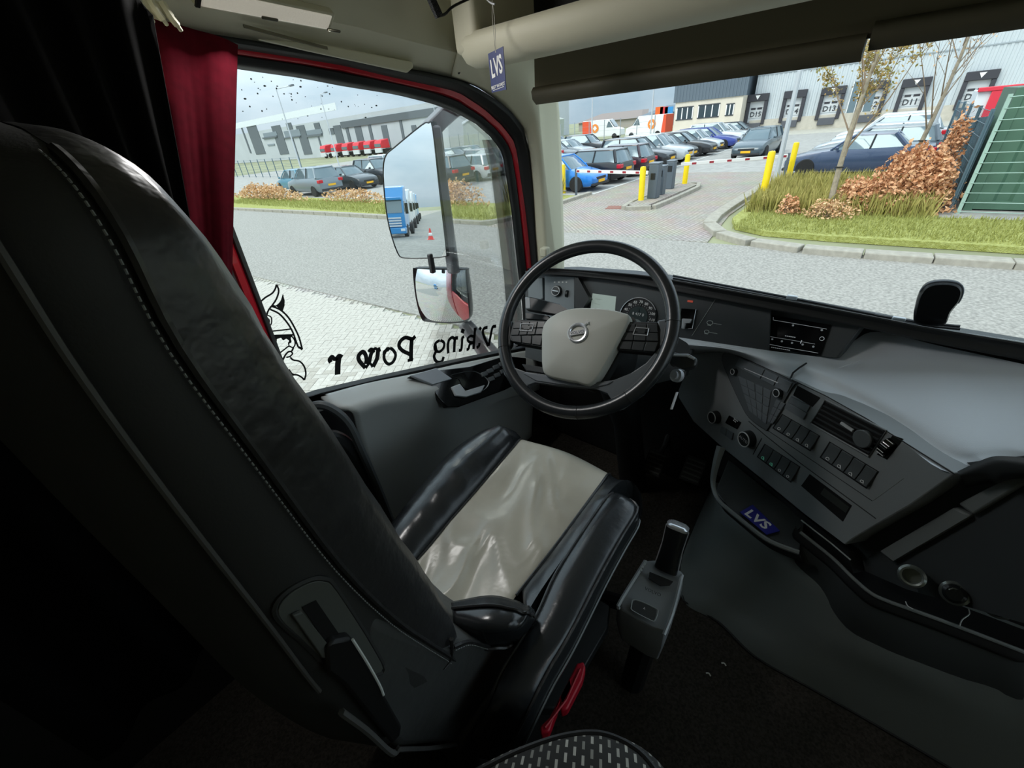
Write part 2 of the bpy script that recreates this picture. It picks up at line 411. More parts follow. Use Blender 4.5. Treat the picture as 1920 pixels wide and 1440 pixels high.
# A-pillar trim: seal edge -> rounded middle -> windscreen edge
pa = [PX(x, y, -1.035) for x, y in ((846, 146), (876, 156), (905, 170), (945, 200), (980, 243), (990, 283), (997, 350), (1003, 433), (1007, 480), (1013, 560))]
pc = [PX(868, 72, -.90), PX(885, 75, -.885), PX(930, 92, -.88), PX(990, 90, -.93), PX(1003, 130, -.96), PX(1018, 192, -.975), PX(1026, 290, -.98), PX(1031, 400, -.98), PX(1034, 470, -.98), PX(1036, 560, -.98)]
pb = [(p + q) / 2 + V((.018, -.018, 0)) for p, q in zip(pa, pc)]
pd = [p + V((.015, .07, 0)) for p in pc]
mb = MB(); mb.grid(surf([pa, pb, pc, pd], 4, 5)); mb.build('trim_2', BEIGE, solid=.006, soff=-1, smooth=70, kind='structure', label='beige A-pillar trim beside the windscreen')
mb = MB(); se = [PX(x, y, -1.0) for x, y in ((866, 20), (866, 70), (867, 100), (866, 128), (860, 138))]
mb.tube(crom(se, 5), .0022, 6); mb.build('trim_3', BLACK, kind='structure', label='dark vertical gap between header and pillar trims')
mb = MB(); mb.cbox(PX(1022, 472, -.95), .03, .03, .035); mb.build('trim_4', BEIGE, bevel=.006, kind='structure', label='beige clip at the foot of the pillar')

# roof lamps above the doors (both switched on); the unseen passenger-side one is added as fill light
LIT = M('lit_lamp_lens', '#dcdccf', .35, bump=.5, bs=260, bd=.002, emit='#fff6e4', es=.16)
def roof_lamp(mx, lab):
    f = (lambda p: V((.22 - p.x, p.y, p.z))) if mx else (lambda p: V(p))
    a0, a1 = PX(374, 10, -.945), PX(613, 54, -.945); n_ = V((.7, 0, -.7)); up_ = V((.020, .005, .018)); al = a1 - a0
    L = empty('roof_lamp', f(a0), lab, 'lamp')
    def slab_(nm, o, e1, e2, e3, m, bv):
        q = MB(); q.obox(o, e1, e2, e3); q.v = [f(v) for v in q.v]; q.build(nm, m, parent=L, bevel=bv)
    slab_('lens', a0 + n_ * .004, al, up_, -n_ * .02, LIT, .003)
    slab_('housing', a0 + n_ * .002 - al * .03 - up_ * .1, al * 1.06, up_ * 1.2, -n_ * .02, BEIGE, .003)
    for t in (.42, .98): slab_('switch', a0 + al * t + n_ * .004, al * .13, up_ * .2, n_ * .004, M('grey_rocker', '#5a584a', .5), .002)
    slab_('clip', a0 - al * .04 + n_ * .003, al * .03, up_ * .5, n_ * .004, BLACK, 0)
    ld = bpy.data.lights.new('roof_lamp_light', 'AREA'); ld.shape = 'RECTANGLE'; ld.size = al.length; ld.size_y = .04; ld.energy = LAMP_W; ld.color = (1, .99, .97)
    lo = bpy.data.objects.new('roof_lamp_light', ld); COL.objects.link(lo); lo.parent = L
    c = f(a0 + al * .5 + up_ * .5 + n_ * .012); d = V((-.7 if mx else .7, 0, -.7)); lo.location = c - WO[L.name]
    yv = al.normalized(); yv = (yv - d * yv.dot(d)).normalized(); xv = yv.cross(-d)
    lo.rotation_euler = Matrix((yv, (-d).cross(yv), -d)).transposed().to_euler()
LAMP_W = 1.4
roof_lamp(False, 'long frosted courtesy lamp in the beige trim above the driver door')
LAMP_W = .25
roof_lamp(True, 'long frosted fill lamp added unseen above the passenger door')
mb = MB(); mb.prism([(1.32, -.3, .17), (1.24, -.3, .20), (1.16, -.3, .24), (1.12, -.3, .32), (1.0, -.3, .56), (1.32, -.3, .56)], (0, 1.4, 0)); mb.build('trim_7', BEIGE, kind='structure', label='beige headliner trim above the passenger door')

# overhead console with dark cubby
con = empty('overhead_console', (-.2, 1.0, .12), 'beige rounded overhead console with dark open cubby above windscreen', 'console')
prof = [(1.16, .20), (1.10, .155), (.98, .128), (.925, .124), (.895, .132), (.878, .150), (.872, .172), (.880, .186), (.90, .190), (1.16, .196)]
secs = []
for x, s in ((-.866, .72), (-.862, .86), (-.850, .95), (-.825, 1), (-.78, 1), (-.4, 1), (.2, 1), (1.25, 1)):
    secs.append([V((x, 1.0 + (y - 1.0) * s, .17 + (z - .17) * s)) for y, z in prof])
mb = MB(); mb.loft(secs); mb.build('shelf', BEIGE, parent=con, smooth=60)
mb = MB(); mb.box((-.866, .877, .150), (-.795, 1.16, .50)); mb.build('side_wall', BEIGE, parent=con, bevel=.014, seg=4)
mb = MB(); mb.box((-.80, 1.10, .186), (1.25, 1.14, .50)); mb.build('cubby_back', BLACK, parent=con)
mb = MB(); mb.box((-.80, .90, .187), (1.25, 1.10, .1905)); mb.build('cubby_mat', BLACK, parent=con)
mb = MB(); mb.box((-.80, .90, .42), (1.25, 1.14, .50)); mb.build('top_panel', BEIGE2, parent=con, bevel=.01)

# sunblind across the top of the windscreen
bl = empty('sun_blind', (.1, 1.12, .05), 'olive pull-down sun blind across the top of the windscreen', 'sun blind')
mb = MB(); mb.prism([(-.822, 1.125, .078), (-.815, 1.125, .24), (1.2, 1.125, .24), (1.2, 1.125, .078)], (0, .008, 0)); mb.build('cloth', BLIND, parent=bl)
xk = PY(1612, 118, 1.12).x
def hem(x0, x1, z0, nm, m):
    pr = [(1.112, z0 + .012), (1.108, z0 + .03), (1.118, z0 + .040), (1.14, z0 + .036), (1.142, z0 + .010), (1.128, z0)]
    mb = MB(); mb.loft([[V((x, y, z)) for y, z in pr] for x in (x0, x1)]); mb.build(nm, m, parent=bl, smooth=60)
hem(-.822, xk, .046, 'hem_bar', BLIND2)
hem(xk + .006, 1.2, .060, 'hem_bar', BLIND2)

# windscreen
WG = glass_mat('clear_windscreen_glass', (.95, .975, .97, 1), .5)
rows = []
for z, yy in ((-.56, 1.50), (-.2, 1.455), (.2, 1.40), (.45, 1.36)):
    rows.append([V((x, yy - .06 * (abs(x - .1) / 1.05) ** 3, z)) for x in [-.99 + i * 2.25 / 16 for i in range(17)]])
mb = MB(); mb.grid(surf(rows, 1, 3)); w2 = mb.build('window_2', WG, solid=.005, kind='structure'); w2['label'] = 'wide windscreen glass'

# curtains
def curtain(name, pts_top, pts_bot, mat, lab, amp, nf):
    n = 90; T = resample(crom(pts_top, 8), n); B = resample(crom(pts_bot, 8), n); rows = []
    for j in range(14):
        t = j / 13; row = []
        for i in range(n):
            p = T[i].lerp(B[i], t)
            q = T[min(i + 1, n - 1)].lerp(B[min(i + 1, n - 1)], t) - T[max(i - 1, 0)].lerp(B[max(i - 1, 0)], t)
            nn = V((q.y, -q.x, 0)).normalized()
            row.append(p + nn * (amp * (.7 + .5 * t) * math.sin(i / n * nf * 2 * math.pi + .6 * math.sin(3 * t)) + .0012 * noise.noise(V((i * .15, j * .3, 2)))))
        rows.append(row)
    mb = MB(); mb.grid(rows)
    return mb.build(name, mat, solid=.003, smooth=80, label=lab, cat='curtain')
_tr = PX(446, 84, -.98); _mr = PX(437, 500, -.95); _br = _tr + (_mr - _tr) * 1.75
curtain('red_curtain', [PX(285, 36, -.98), PX(370, 56, -.98), _tr], [_br + V((.01, -.035, 0)), _br + V((.004, -.018, 0)), _br], CURT_R, 'dark red curtain hanging at the rear edge of the side window', .006, 1.6)
_t2 = PX(290, 28, -.86); _b2 = _t2 + (PX(352, 392, -.86) - _t2) * 2.4
curtain('black_curtain', [V((-.70, -.25, .55)), V((-.77, .02, .54)), V((-.83, .17, .42)), _t2], [V((-.68, -.25, -.75)), V((-.73, -.05, -.75)), V((-.80, .06, -.70)), _b2], CURT_B, 'black bunk curtain bunched behind the driver seat', .012, 7)
# curtain rail with hooks
rail = empty('curtain_rail', PX(290, 10, -.93), 'beige curtain rail with plastic glider hooks above the red curtain', 'curtain rail')
rp = [V((-.80, -.3, .31)), V((-.86, .02, .27)), V((-.925, .20, .235)), PX(300, 22, -.945)]
mb = MB(); mb.tube(crom(rp, 6), .008, 6, flat=1.6); mb.build('rail', BEIGE, parent=rail)
for x, y in ((222, -2), (255, 4), (282, 10), (310, 22)):
    p = PX(x, y, -.94); mb = MB(); mb.tube(crom([p + V((0, 0, .01)), p + V((.006, .002, -.006)), p + V((.004, .008, -.016)), p + V((0, .012, -.022))], 4), [.006] * 5 + [.005] * 4 + [.003] * 4, 6); mb.build('hook', BEIGE, parent=rail)
# ------------------------------------------------------------------ driver seat
LEATHER = M('black_seat_leather', '#2b2b2b', .38, bump=.7, bs=38, bd=.004)
LEATHERG = M('polished_black_leather', '#26292b', .22, bump=.2, bs=60, bd=.002)
SIDEM = M('matt_charcoal_side_cloth', '#282928', .7, bump=.3, bs=500, bd=.0006)
SHELL = M('black_seat_shell', '#161515', .6)
INSERT = M('grey_beige_seat_leather', '#b9b4a5', .26, var=.08, vs=7, bump=.2, bs=70, bd=.0015)
THREAD = M('pale_grey_thread', '#8d9190', .8)
seat = empty('driver_seat', (-.47, .4, -1.32), 'tall black leather driver seat with worn grey-beige cushion insert', 'seat')
SX = -.47
ZT = [(.028, .020, .036, .050, .30), (.018, .008, .040, .066, .62), (.0, .002, .043, .078, .88), (-.03, .0, .043, .088, 1), (-.09, -.003, .041, .101, 1), (-.18, -.003, .05, .116, 1), (-.32, 0, .066, .140, 1), (-.44, .002, .09, .160, 1), (-.53, .01, .115, .172, 1), (-.60, .02, .136, .176, 1), (-.655, .03, .150, .168, .97)]
def bsec_shell(z, yr, ys, yf, k):
    hw = .182 * k; pts = []
    for sx in (1, -1):
        q = [(hw * .98, ys), (hw + .002, (ys * 2 + yr) / 3), (hw, yr + .006), (hw - .012 * k, yr - .010), (hw * .6, yr - .045), (.0, yr - .06)]
        q = [V((SX + sx * a, b, z)) for a, b in q]
        pts += q if sx == 1 else list(reversed(q))[1:]
    return pts
def bsec_pad(z, yr, ys, yf, k):
    hw = .182 * k; pts = []
    for sx in (1, -1):
        yf = ys + (yf - ys) * .86; q = [(hw, ys + .001), (hw - .003, ys + (yf - ys) * .42), (hw - .013, ys + (yf - ys) * .82), (hw - .03, yf), (hw - .065, yf - .012), (hw * .5, yf - .045), (0, yf - .055)]
        q = [V((SX + sx * a, b, z)) for a, b in q]
        pts += q if sx == 1 else list(reversed(q))[1:]
    return pts
def dense(f, n=36):
    keys = [V((a, b, c)) for a, b, c, d, e in ZT]; k2 = [V((d, e, 0)) for a, b, c, d, e in ZT]
    A, B = crom(keys, 4), crom(k2, 4)
    return [f(p.x, p.y, p.z, q.x, q.y) for p, q in zip(A, B)]
mb = MB(); mb.loft(dense(bsec_shell)); mb.build('backrest_shell', SIDEM, parent=seat, smooth=50, label='matt charcoal side and back of the backrest')
pads = dense(bsec_pad)
for s in pads:
    for p in s: p += V((1, 0, 0)) * .003 * noise.noise(p * 22) + V((0, 1, 0)) * .003 * noise.noise(p * 26 + V((5, 0, 0)))
mb = MB(); mb.loft(pads); mb.build('backrest', LEATHER, parent=seat, smooth=60, label='black leather backrest wing')
keys = crom([V((a, c, e)) for a, b, c, d, e in ZT], 4)
pip = [V((SX + .183 * q.z + .001, q.y, q.x)) for q in keys if q.x < .012]
mb = MB(); mb.tube(pip, .0028, 6); mb.build('piping', LEATHER, parent=seat)
rk = crom([V((a, b, e)) for a, b, c, d, e in ZT], 4)
rid = [V((SX + .183 * q.z, q.y + .001, q.x)) for q in rk if -.46 < q.x < .005]
mb = MB(); mb.tube(rid, .0022, 6); mb.build('shell_edge', M('grey_edge_line', '#4a4a48', .6), parent=seat)  # grey line along the shell edge
# stitching beside the piping
sp = resample([p + V((.0015, -.006, 0)) for p in pip], 150); mb = MB()
for i in range(0, 149): mb.tube([sp[i].lerp(sp[i + 1], .15), sp[i].lerp(sp[i + 1], .75)], .0006, 4)
o = mb.build('stitching', THREAD, parent=seat, smooth=0); o['kind'] = 'stuff'

# lower side skirt of the backrest
sk = [PX(x, y, -.286) for x, y in ((700, 1150), (760, 1178), (840, 1212), (880, 1206), (980, 1208), (945, 1275), (900, 1392), (745, 1408), (640, 1300))]
mb = MB(); mb.prism(sk, (-.34, 0, 0)); mb.build('side_skirt', M('grey_skirt_leather', '#434544', .5, bump=.5, bs=30, bd=.004), parent=seat, bevel=.012, seg=4)
fold = [PX(x, y, -.285) for x, y in ((846, 1198), (848, 1222), (844, 1240), (832, 1256))]
hs = [PX(x, y, -.2845) for x, y in ((850, 1213), (880, 1203), (915, 1212), (945, 1208), (972, 1203))]
mb = MB(); mb.tube(crom(hs, 5), .003, 6); mb.build('piping', LEATHER, parent=seat)
hs2 = resample(crom([p + V((.002, 0, -.007)) for p in hs], 5), 40); mb = MB()
for i in range(39): mb.tube([hs2[i].lerp(hs2[i + 1], .15), hs2[i].lerp(hs2[i + 1], .75)], .0006, 4)
o = mb.build('stitching', THREAD, parent=seat, smooth=0); o['kind'] = 'stuff'
mb = MB(); mb.tube(crom(fold, 5), [.003 - .002 * i / 15 for i in range(16)], 6); mb.build('fold', LEATHER, parent=seat)
hm = [PX(x, y, -.284) for x, y in ((745, 1406), (820, 1402), (905, 1386))]
mb = MB(); mb.tube(crom(hm, 4), .003, 6); mb.build('hem_tube', M('grey_edge_line', '#4a4a48'), parent=seat)
# pleated corner pad between backrest and cushion
pc_ = [[PZ(845, 1128, -.655), PZ(925, 1116, -.648), PZ(990, 1135, -.655), PZ(1004, 1148, -.675)],
       [PZ(848, 1145, -.640), PZ(925, 1142, -.628), PZ(985, 1155, -.640), PZ(1003, 1160, -.68)],
       [PZ(850, 1168, -.645), PZ(915, 1180, -.630), PZ(970, 1185, -.650), PZ(994, 1182, -.70)],
       [PZ(850, 1190, -.68), PZ(900, 1212, -.68), PZ(960, 1208, -.70), PZ(982, 1200, -.73)]]
g = surf(pc_, 10, 6)
for j, r_ in enumerate(g):
    for i, p in enumerate(r_):
        if i > 12: p.z += .0022 * math.sin(i * 1.25 + j * .12) * min(1, (i - 12) / 6)
mb = MB(); mb.grid(g); mb.build('corner_pad', LEATHERG, parent=seat, solid=.02, soff=-1, smooth=80)
mb = MB(); mb.tube(crom([p + V((0, 0, .003)) for p in g[5]], 2), .0025, 6); mb.build('piping', LEATHER, parent=seat)
mb = MB(); mb.tube(crom([p + V((.002, -.002, .0)) for p in g[-1]], 2), .003, 6); mb.build('piping', LEATHER, parent=seat)
# lever recess and belt-height box on the side
X0 = -.2865
rc = crom([PX(x, y, X0) for x, y in ((516, 1150), (530, 1115), (575, 1088), (605, 1085), (630, 1105), (700, 1215), (716, 1260), (640, 1262), (560, 1195))], 4, loop=True)
cen = sum(rc, V()) / len(rc)
mb = MB(); mb.tube(rc, .0028, 6, loop=True); mb.build('recess_rim', SIDEM, parent=seat)
mb = MB(); mb.prism([p + (cen - p) * .04 for p in rc], (.0025, 0, 0)); mb.build('recess_plate', M('dark_grey_recess', '#50534f', .6), parent=seat, bevel=.001)
slot = [PX(x, y, X0 + .003) for x, y in ((566, 1138), (592, 1125), (640, 1195), (618, 1215))]
mb = MB(); mb.prism(slot, (.001, 0, 0)); mb.build('recess_slot', M('matt_black_void', '#050505', .9), parent=seat)
bar = [PX(x, y, X0 + .004) for x, y in ((545, 1150), (562, 1143), (618, 1212), (612, 1232), (600, 1228))]
mb = MB(); mb.prism(bar, (.004, 0, 0)); mb.build('recess_bar', M('dark_grey_recess', '#50534f'), parent=seat, bevel=.001)
bx = [PX(x, y, X0 + .012) for x, y in ((612, 1215), (628, 1202), (660, 1196), (722, 1305), (754, 1362), (752, 1378), (736, 1396), (690, 1340), (650, 1290), (616, 1265))]
mb = MB(); mb.prism(bx, (-.03, 0, 0)); mb.build('belt_housing', M('matt_black_housing', '#0b0b0b', .55), parent=seat, bevel=.003)
ed = [PX(x, y, X0 + .0135) for x, y in ((661, 1199), (690, 1245), (712, 1285), (719, 1303))]
mb = MB(); mb.tube(crom(ed, 4), .0014, 6); mb.build('belt_edge', M('pale_belt_edge', '#d9deda', .3), parent=seat)
# shelf edge below the belt housing
mb = MB(); mb.tube(crom([PX(x, y, -.27) for x, y in ((640, 1335), (690, 1372), (735, 1412), (750, 1400))], 4), .0035, 6); mb.build('shell_edge', M('grey_edge_line', '#4a4a48'), parent=seat)

# cushion insert with real creases
ctl = [[PZ(725, 1110, -.735), PZ(815, 1150, -.745), PZ(925, 1175, -.735)],
       [PZ(783, 1050, -.735), PZ(870, 1080, -.745), PZ(968, 1117, -.735)],
       [PZ(850, 970, -.735), PZ(935, 1000, -.742), PZ(1030, 1038, -.735)],
       [PZ(915, 895, -.735), PZ(1000, 925, -.738), PZ(1085, 964, -.735)],
       [PZ(960, 842, -.738), PZ(1045, 868, -.735), PZ(1125, 910, -.738)],
       [PZ(977, 824, -.748), PZ(1060, 848, -.742), PZ(1141, 889, -.748)],
       [PZ(977, 824, -.748) + V((0, .016, -.035)), PZ(1060, 848, -.742) + V((0, .02, -.04)), PZ(1141, 889, -.748) + V((0, .016, -.035))],
       [PZ(977, 824, -.748) + V((0, .012, -.13)), PZ(1060, 848, -.742) + V((0, .014, -.13)), PZ(1141, 889, -.748) + V((0, .012, -.13))]]
g = surf(ctl, 34, 11)
nr = len(g)
for j, r_ in enumerate(g):
    t = j / nr
    for i, p in enumerate(r_):
        s = i / (len(r_) - 1); e = math.sin(math.pi * s) ** .6 * max(0, min(1, (.70 - t) * 3))
        q = V((p.x * 8 + p.y * 4.5, p.y * 3.4 - p.x * 2.5, 0)); q = q + V((noise.noise(q * 1.3 + V((1, 9, 0))), noise.noise(q * 1.3 + V((7, 3, 0))), 0)) * .55
        w = (1 - min(1, abs(noise.noise(q * .85 + V((3.1, 1.7, 0)))) * 2.2)) ** 2 * .013 + noise.noise(q * .7 + V((8, 2, 0))) * .02 + (1 - min(1, abs(noise.noise(q * 1.9 + V((2, 5, 0)))) * 3)) ** 2 * .0035
        p.z += w * e
mb = MB(); mb.grid(g); mb.build('cushion_insert', INSERT, parent=seat, smooth=180, label='worn grey-beige leather seat cushion insert')
sL = [r_[0] for r_ in g]; sR = [r_[-1] for r_ in g]
for s_ in (sL, sR):
    mb = MB(); mb.tube([p + V((0, 0, .001)) for p in s_[11::2]], .0028, 6); mb.build('piping', LEATHER, parent=seat)
# side bolsters (lofted along the cushion)
def bolster(seam, outer, h, nm, sub=0):
    n = 40; A = resample(seam, n); B = resample(crom(outer, 8), n); secs = []
    for i, (a, b) in enumerate(zip(A, B)):
        k = min(1, (n - 1 - i) / 6 + .35); hh = h * k; d = b - a
        wr = .003 * noise.noise(V((i * .35, 1, h * 50)))
        secs.append([a + V((0, 0, -.03)), a, a + d * .15 + V((0, 0, hh * .55)), a + d * .38 + V((0, 0, hh + wr)), a + d * .65 + V((0, 0, hh * .95 + wr)), a + d * .9 + V((0, 0, hh * .45)), b + V((0, 0, -.012)), b + V((d.x * .06, 0, -.05)), b + V((0, 0, -.13)), a + V((0, 0, -.15))])
    mb = MB(); mb.loft(secs); mb.build(nm, LEATHERG, parent=seat, smooth=70)
bolster(sL[8:58], [PZ(712, 1012, -.75), PZ(726, 994, -.745), PZ(778, 925, -.745), PZ(830, 862, -.745), PZ(874, 828, -.75), PZ(915, 808, -.755), PZ(950, 806, -.775)], .038, 'seat_bolster')
bolster(sR[13:58], [PZ(985, 1165, -.705), PZ(1020, 1105, -.705), PZ(1100, 990, -.705), PZ(1150, 918, -.71), PZ(1180, 900, -.725), PZ(1204, 920, -.75), PZ(1200, 935, -.77)], .004, 'seat_bolster')
# seat base and side valance
mb = MB(); mb.box((-.66, .16, -1.30), (-.28, .62, -.86)); mb.build('pedestal', BLACK, parent=seat, bevel=.02)
mb = MB(); mb.prism([(-.262, .10, -1.02), (-.262, .10, -.80), (-.262, .62, -.76), (-.262, .69, -.78), (-.262, .67, -.90)], (-.42, 0, 0)); mb.build('seat_pan', BLACKP, parent=seat, bevel=.02, seg=3)
# folded-down armrest
def armq(x, y, z): return PZ(x, y, z)
arm = empty('armrest', (-.24, .3, -.75), parent=seat)
aL = [armq(*q) for q in ((1150, 925, -.695), (1133, 938, -.695), (1085, 1008, -.695), (1040, 1080, -.695), (1007, 1153, -.695), (975, 1205, -.695), (940, 1262, -.70), (915, 1320, -.72), (880, 1385, -.80))]
aR = [armq(*q) for q in ((1180, 937, -.695), (1196, 955, -.695), (1165, 1010, -.695), (1130, 1073, -.695), (1080, 1170, -.695), (1055, 1215, -.695), (1027, 1262, -.70), (985, 1345, -.72), (955, 1405, -.80))]
n = 40; A, B = resample(crom(aL, 6), n), resample(crom(aR, 6), n); secs = []
for i, (a, b) in enumerate(zip(A, B)):
    d = b - a; k = min(1, i / 3 + .5)
    secs.append([a + V((0, 0, -.075)), a + V((-.004, 0, -.03)), a, a + d * .12 + V((0, 0, .009 * k)), a + d * .5 + V((0, 0, .014 * k)), a + d * .88 + V((0, 0, .009 * k)), b, b + V((.006, 0, -.03)), b + V((0, 0, -.075))])
mb = MB(); mb.loft(secs); mb.build('pad', LEATHERG, parent=arm, smooth=70)
for L in (A, B):
    mb = MB(); mb.tube([p + V((0, 0, .002)) for p in L], .0026, 6); mb.build('piping', LEATHER, parent=arm)
mb = MB(); mb.tube([p + V((.007, 0, -.035)) for p in B], .0022, 6); mb.build('zip', M('zip_grey', '#6f7373', .4, .4), parent=arm)
# red release handle
red = empty('release_handle', PZ(1050, 1310, -.92), parent=seat, label='red plastic release handle')
rpts = [PZ(x, y, -.90) for x, y in ((1082, 1243), (1094, 1240), (1098, 1252), (1092, 1275), (1064, 1330), (1052, 1335), (1050, 1318), (1030, 1372), (1014, 1377), (1012, 1362), (1030, 1345))]
mb = MB(); mb.prism(rpts, (0, 0, -.025)); mb.build('grip', M('red_handle_plastic', '#b8142c', .4), parent=red, bevel=.003)
mb = MB(); mb.tube([PZ(1088, 1254, -.898), PZ(1062, 1312, -.898), PZ(1022, 1364, -.898)], .0022, 6); mb.build('rib', M('red_handle_plastic', '#a3122a'), parent=red)

# ------------------------------------------------------------------ woven seat corner close to the camera
WOV = bpy.data.materials.new('woven_black_fabric'); WOV.use_nodes = True
nn, ll = WOV.node_tree.nodes, WOV.node_tree.links; b = nn['Principled BSDF']; b.inputs['Roughness'].default_value = .9
t = nn.new('ShaderNodeTexCoord'); br = nn.new('ShaderNodeTexBrick'); mpn = nn.new('ShaderNodeMapping'); mpn.inputs['Rotation'].default_value = (0, 0, R(62))
br.inputs['Scale'].default_value = 46; br.inputs['Mortar Size'].default_value = .16; br.inputs['Color1'].default_value = C('#a5a49b'); br.inputs['Color2'].default_value = C('#75756e'); br.inputs['Mortar'].default_value = C('#21211f')
br.inputs['Brick Width'].default_value = .75; br.inputs['Row Height'].default_value = .45
ll.new(t.outputs['Object'], mpn.inputs['Vector']); ll.new(mpn.outputs['Vector'], br.inputs['Vector']); ll.new(br.outputs['Color'], b.inputs['Base Color'])
rows = [[PZ(x, y, z) for x, y, z in r_] for r_ in (
    ((800, 1480, -.70), (880, 1452, -.70), (960, 1416, -.70), (1060, 1392, -.70), (1150, 1395, -.70), (1230, 1432, -.70), (1290, 1500, -.70)),
    ((815, 1475, -.655), (890, 1440, -.655), (970, 1402, -.655), (1060, 1376, -.655), (1140, 1374, -.655), (1215, 1410, -.655), (1270, 1475, -.655)),
    ((830, 1490, -.63), (900, 1452, -.63), (980, 1412, -.63), (1060, 1385, -.63), (1130, 1382, -.63), (1195, 1415, -.63), (1245, 1480, -.63)),
    ((860, 1560, -.61), (930, 1510, -.61), (1000, 1465, -.61), (1060, 1440, -.61), (1120, 1440, -.61), (1170, 1470, -.61), (1210, 1540, -.61)),
    ((900, 1750, -.61), (960, 1700, -.61), (1010, 1650, -.61), (1060, 1620, -.61), (1110, 1620, -.61), (1150, 1650, -.61), (1180, 1700, -.61)))]
rows.append([V((-.235 + i * .052, -.34, -.615)) for i in range(7)])
js = empty('folding_seat', (-.08, .05, -.80), 'dark woven fabric seat edge in the bottom foreground', 'seat')
g = surf(rows, 6, 5)
mb = MB(); mb.grid(g); mb.build('seat_cushion', WOV, parent=js, smooth=180)
mb = MB(); mb.tube([p + V((0, 0, .002)) for p in g[9]], .003, 6); mb.build('seam', BLACK, parent=js)
lo = g[0]; mb = MB(); mb.grid([lo, [V((p.x * .96, p.y - .01, -1.32)) for p in lo]]); mb.build('base', BLACK, parent=js, smooth=180)
mb = MB(); mb.box((-.225, -.34, -1.318), (.07, .05, -.63)); mb.build('pedestal', BLACK, parent=js, bevel=.02)
# ------------------------------------------------------------------ steering wheel
WC = V((-.494, .822, -.434)); _az, _el = R(7), R(42)
Wn = V((math.sin(_az) * math.cos(_el), -math.cos(_az) * math.cos(_el), math.sin(_el)))
Wu = V((0, 0, 1)).cross(Wn).normalized(); Wv = Wn.cross(Wu)
def WP(x, y, h=0.0): return PPL(x, y, WC + Wn * h, Wn)
WR = .2145
RIM = M('black_wheel_leather', '#2b2e30', .27, bump=.15, bs=400, bd=.0005)
HUBM = M('warm_grey_airbag_cover', '#bcbdb4', .48, bump=.15, bs=800, bd=.0004)
BTN = M('charcoal_button', '#34383a', .34)
sw = empty('steering_wheel', WC - Wn * .12, 'black leather steering wheel with grey airbag hub and silver round emblem', 'steering wheel')
mb = MB(); pts = [WC + (Wu * math.cos(a) + Wv * math.sin(a)) * WR for a in [i * 2 * math.pi / 96 for i in range(96)]]
mb.tube(pts, .0165, 14, loop=True, upv=Wn); mb.build('rim', RIM, parent=sw, smooth=180)
for a in (12, 205, 285, 318):
    c = WC + (Wu * math.cos(R(a)) + Wv * math.sin(R(a))) * WR; tng = -Wu * math.sin(R(a)) + Wv * math.cos(R(a)); rad = Wu * math.cos(R(a)) + Wv * math.sin(R(a))
    mb = MB(); mb.tube([c + (rad * math.cos(t) + Wn * math.sin(t)) * .0168 for t in [i * 2 * math.pi / 20 for i in range(20)]], .0007, 5, loop=True); mb.build('rim_seam', BLACK, parent=sw)
hp = [(1016, 645), (1017, 618), (1026, 600), (1050, 585), (1080, 578), (1130, 579), (1165, 586), (1178, 597), (1155, 645), (1112, 716), (1080, 715), (1055, 711), (1026, 703), (1017, 688)]
top = crom([WP(x, y, .020) for x, y in hp], 4, loop=True); cen = sum(top, V()) / len(top)
secs = [[p - Wn * .055 + (p - cen) * .02 for p in top], [p - Wn * .012 + (p - cen) * .02 for p in top], [p - Wn * .003 + (p - cen) * .01 for p in top], [p + (cen - p) * .03 for p in top], [p + (cen - p) * .35 + Wn * .006 for p in top], [p + (cen - p) * .75 + Wn * .009 for p in top]]
mb = MB(); mb.loft(secs); mb.build('airbag_hub', HUBM, parent=sw, smooth=60, label='warm grey airbag hub')
hb = [p - Wn * .035 + (p - cen) * .07 for p in top]
mb = MB(); mb.prism(hb, -Wn * .03); mb.build('hub_back', BLACKP, parent=sw, bevel=.004)
# emblem
em = empty('emblem', WP(1083, 624, .029), parent=sw, label='round silver emblem with diagonal arrow')
ec = WP(1083, 624, .030); eu = (WP(1100, 621, .03) - ec).normalized(); ev = Wn.cross(eu)
mb = MB(); mb.tube([ec + (eu * math.cos(t) + ev * math.sin(t)) * .0215 for t in [i * 2 * math.pi / 40 for i in range(40)]], .0038, 8, loop=True); mb.build('ring', CHROME, parent=em)
mb = MB(); mb.lathe(ec - Wn * .003, Wn, [(.0215, 0), (.0215, .001), (0, .0012)], 32); mb.build('disc', HUBM, parent=em)
mb = MB(); mb.cbox(ec + Wn * .0015, .047, .0105, .003, (eu, ev, Wn)); mb.build('bar', CHROME, parent=em, bevel=.0005)
text_mesh('VOLVO', ec + Wn * .0032, eu, ev, .0102, .0002, bold=.0001).build('lettering', M('dark_blue_print', '#1d2746', .4), parent=em, smooth=0, fix=False)
mb = MB(); mb.prism([ec + eu * a + ev * b for a, b in ((.0137, .0163), (.0267, .0267), (.0280, .0163), (.0235, .0202), (.0170, .0137))], Wn * .002); mb.build('arrow', CHROME, parent=em)
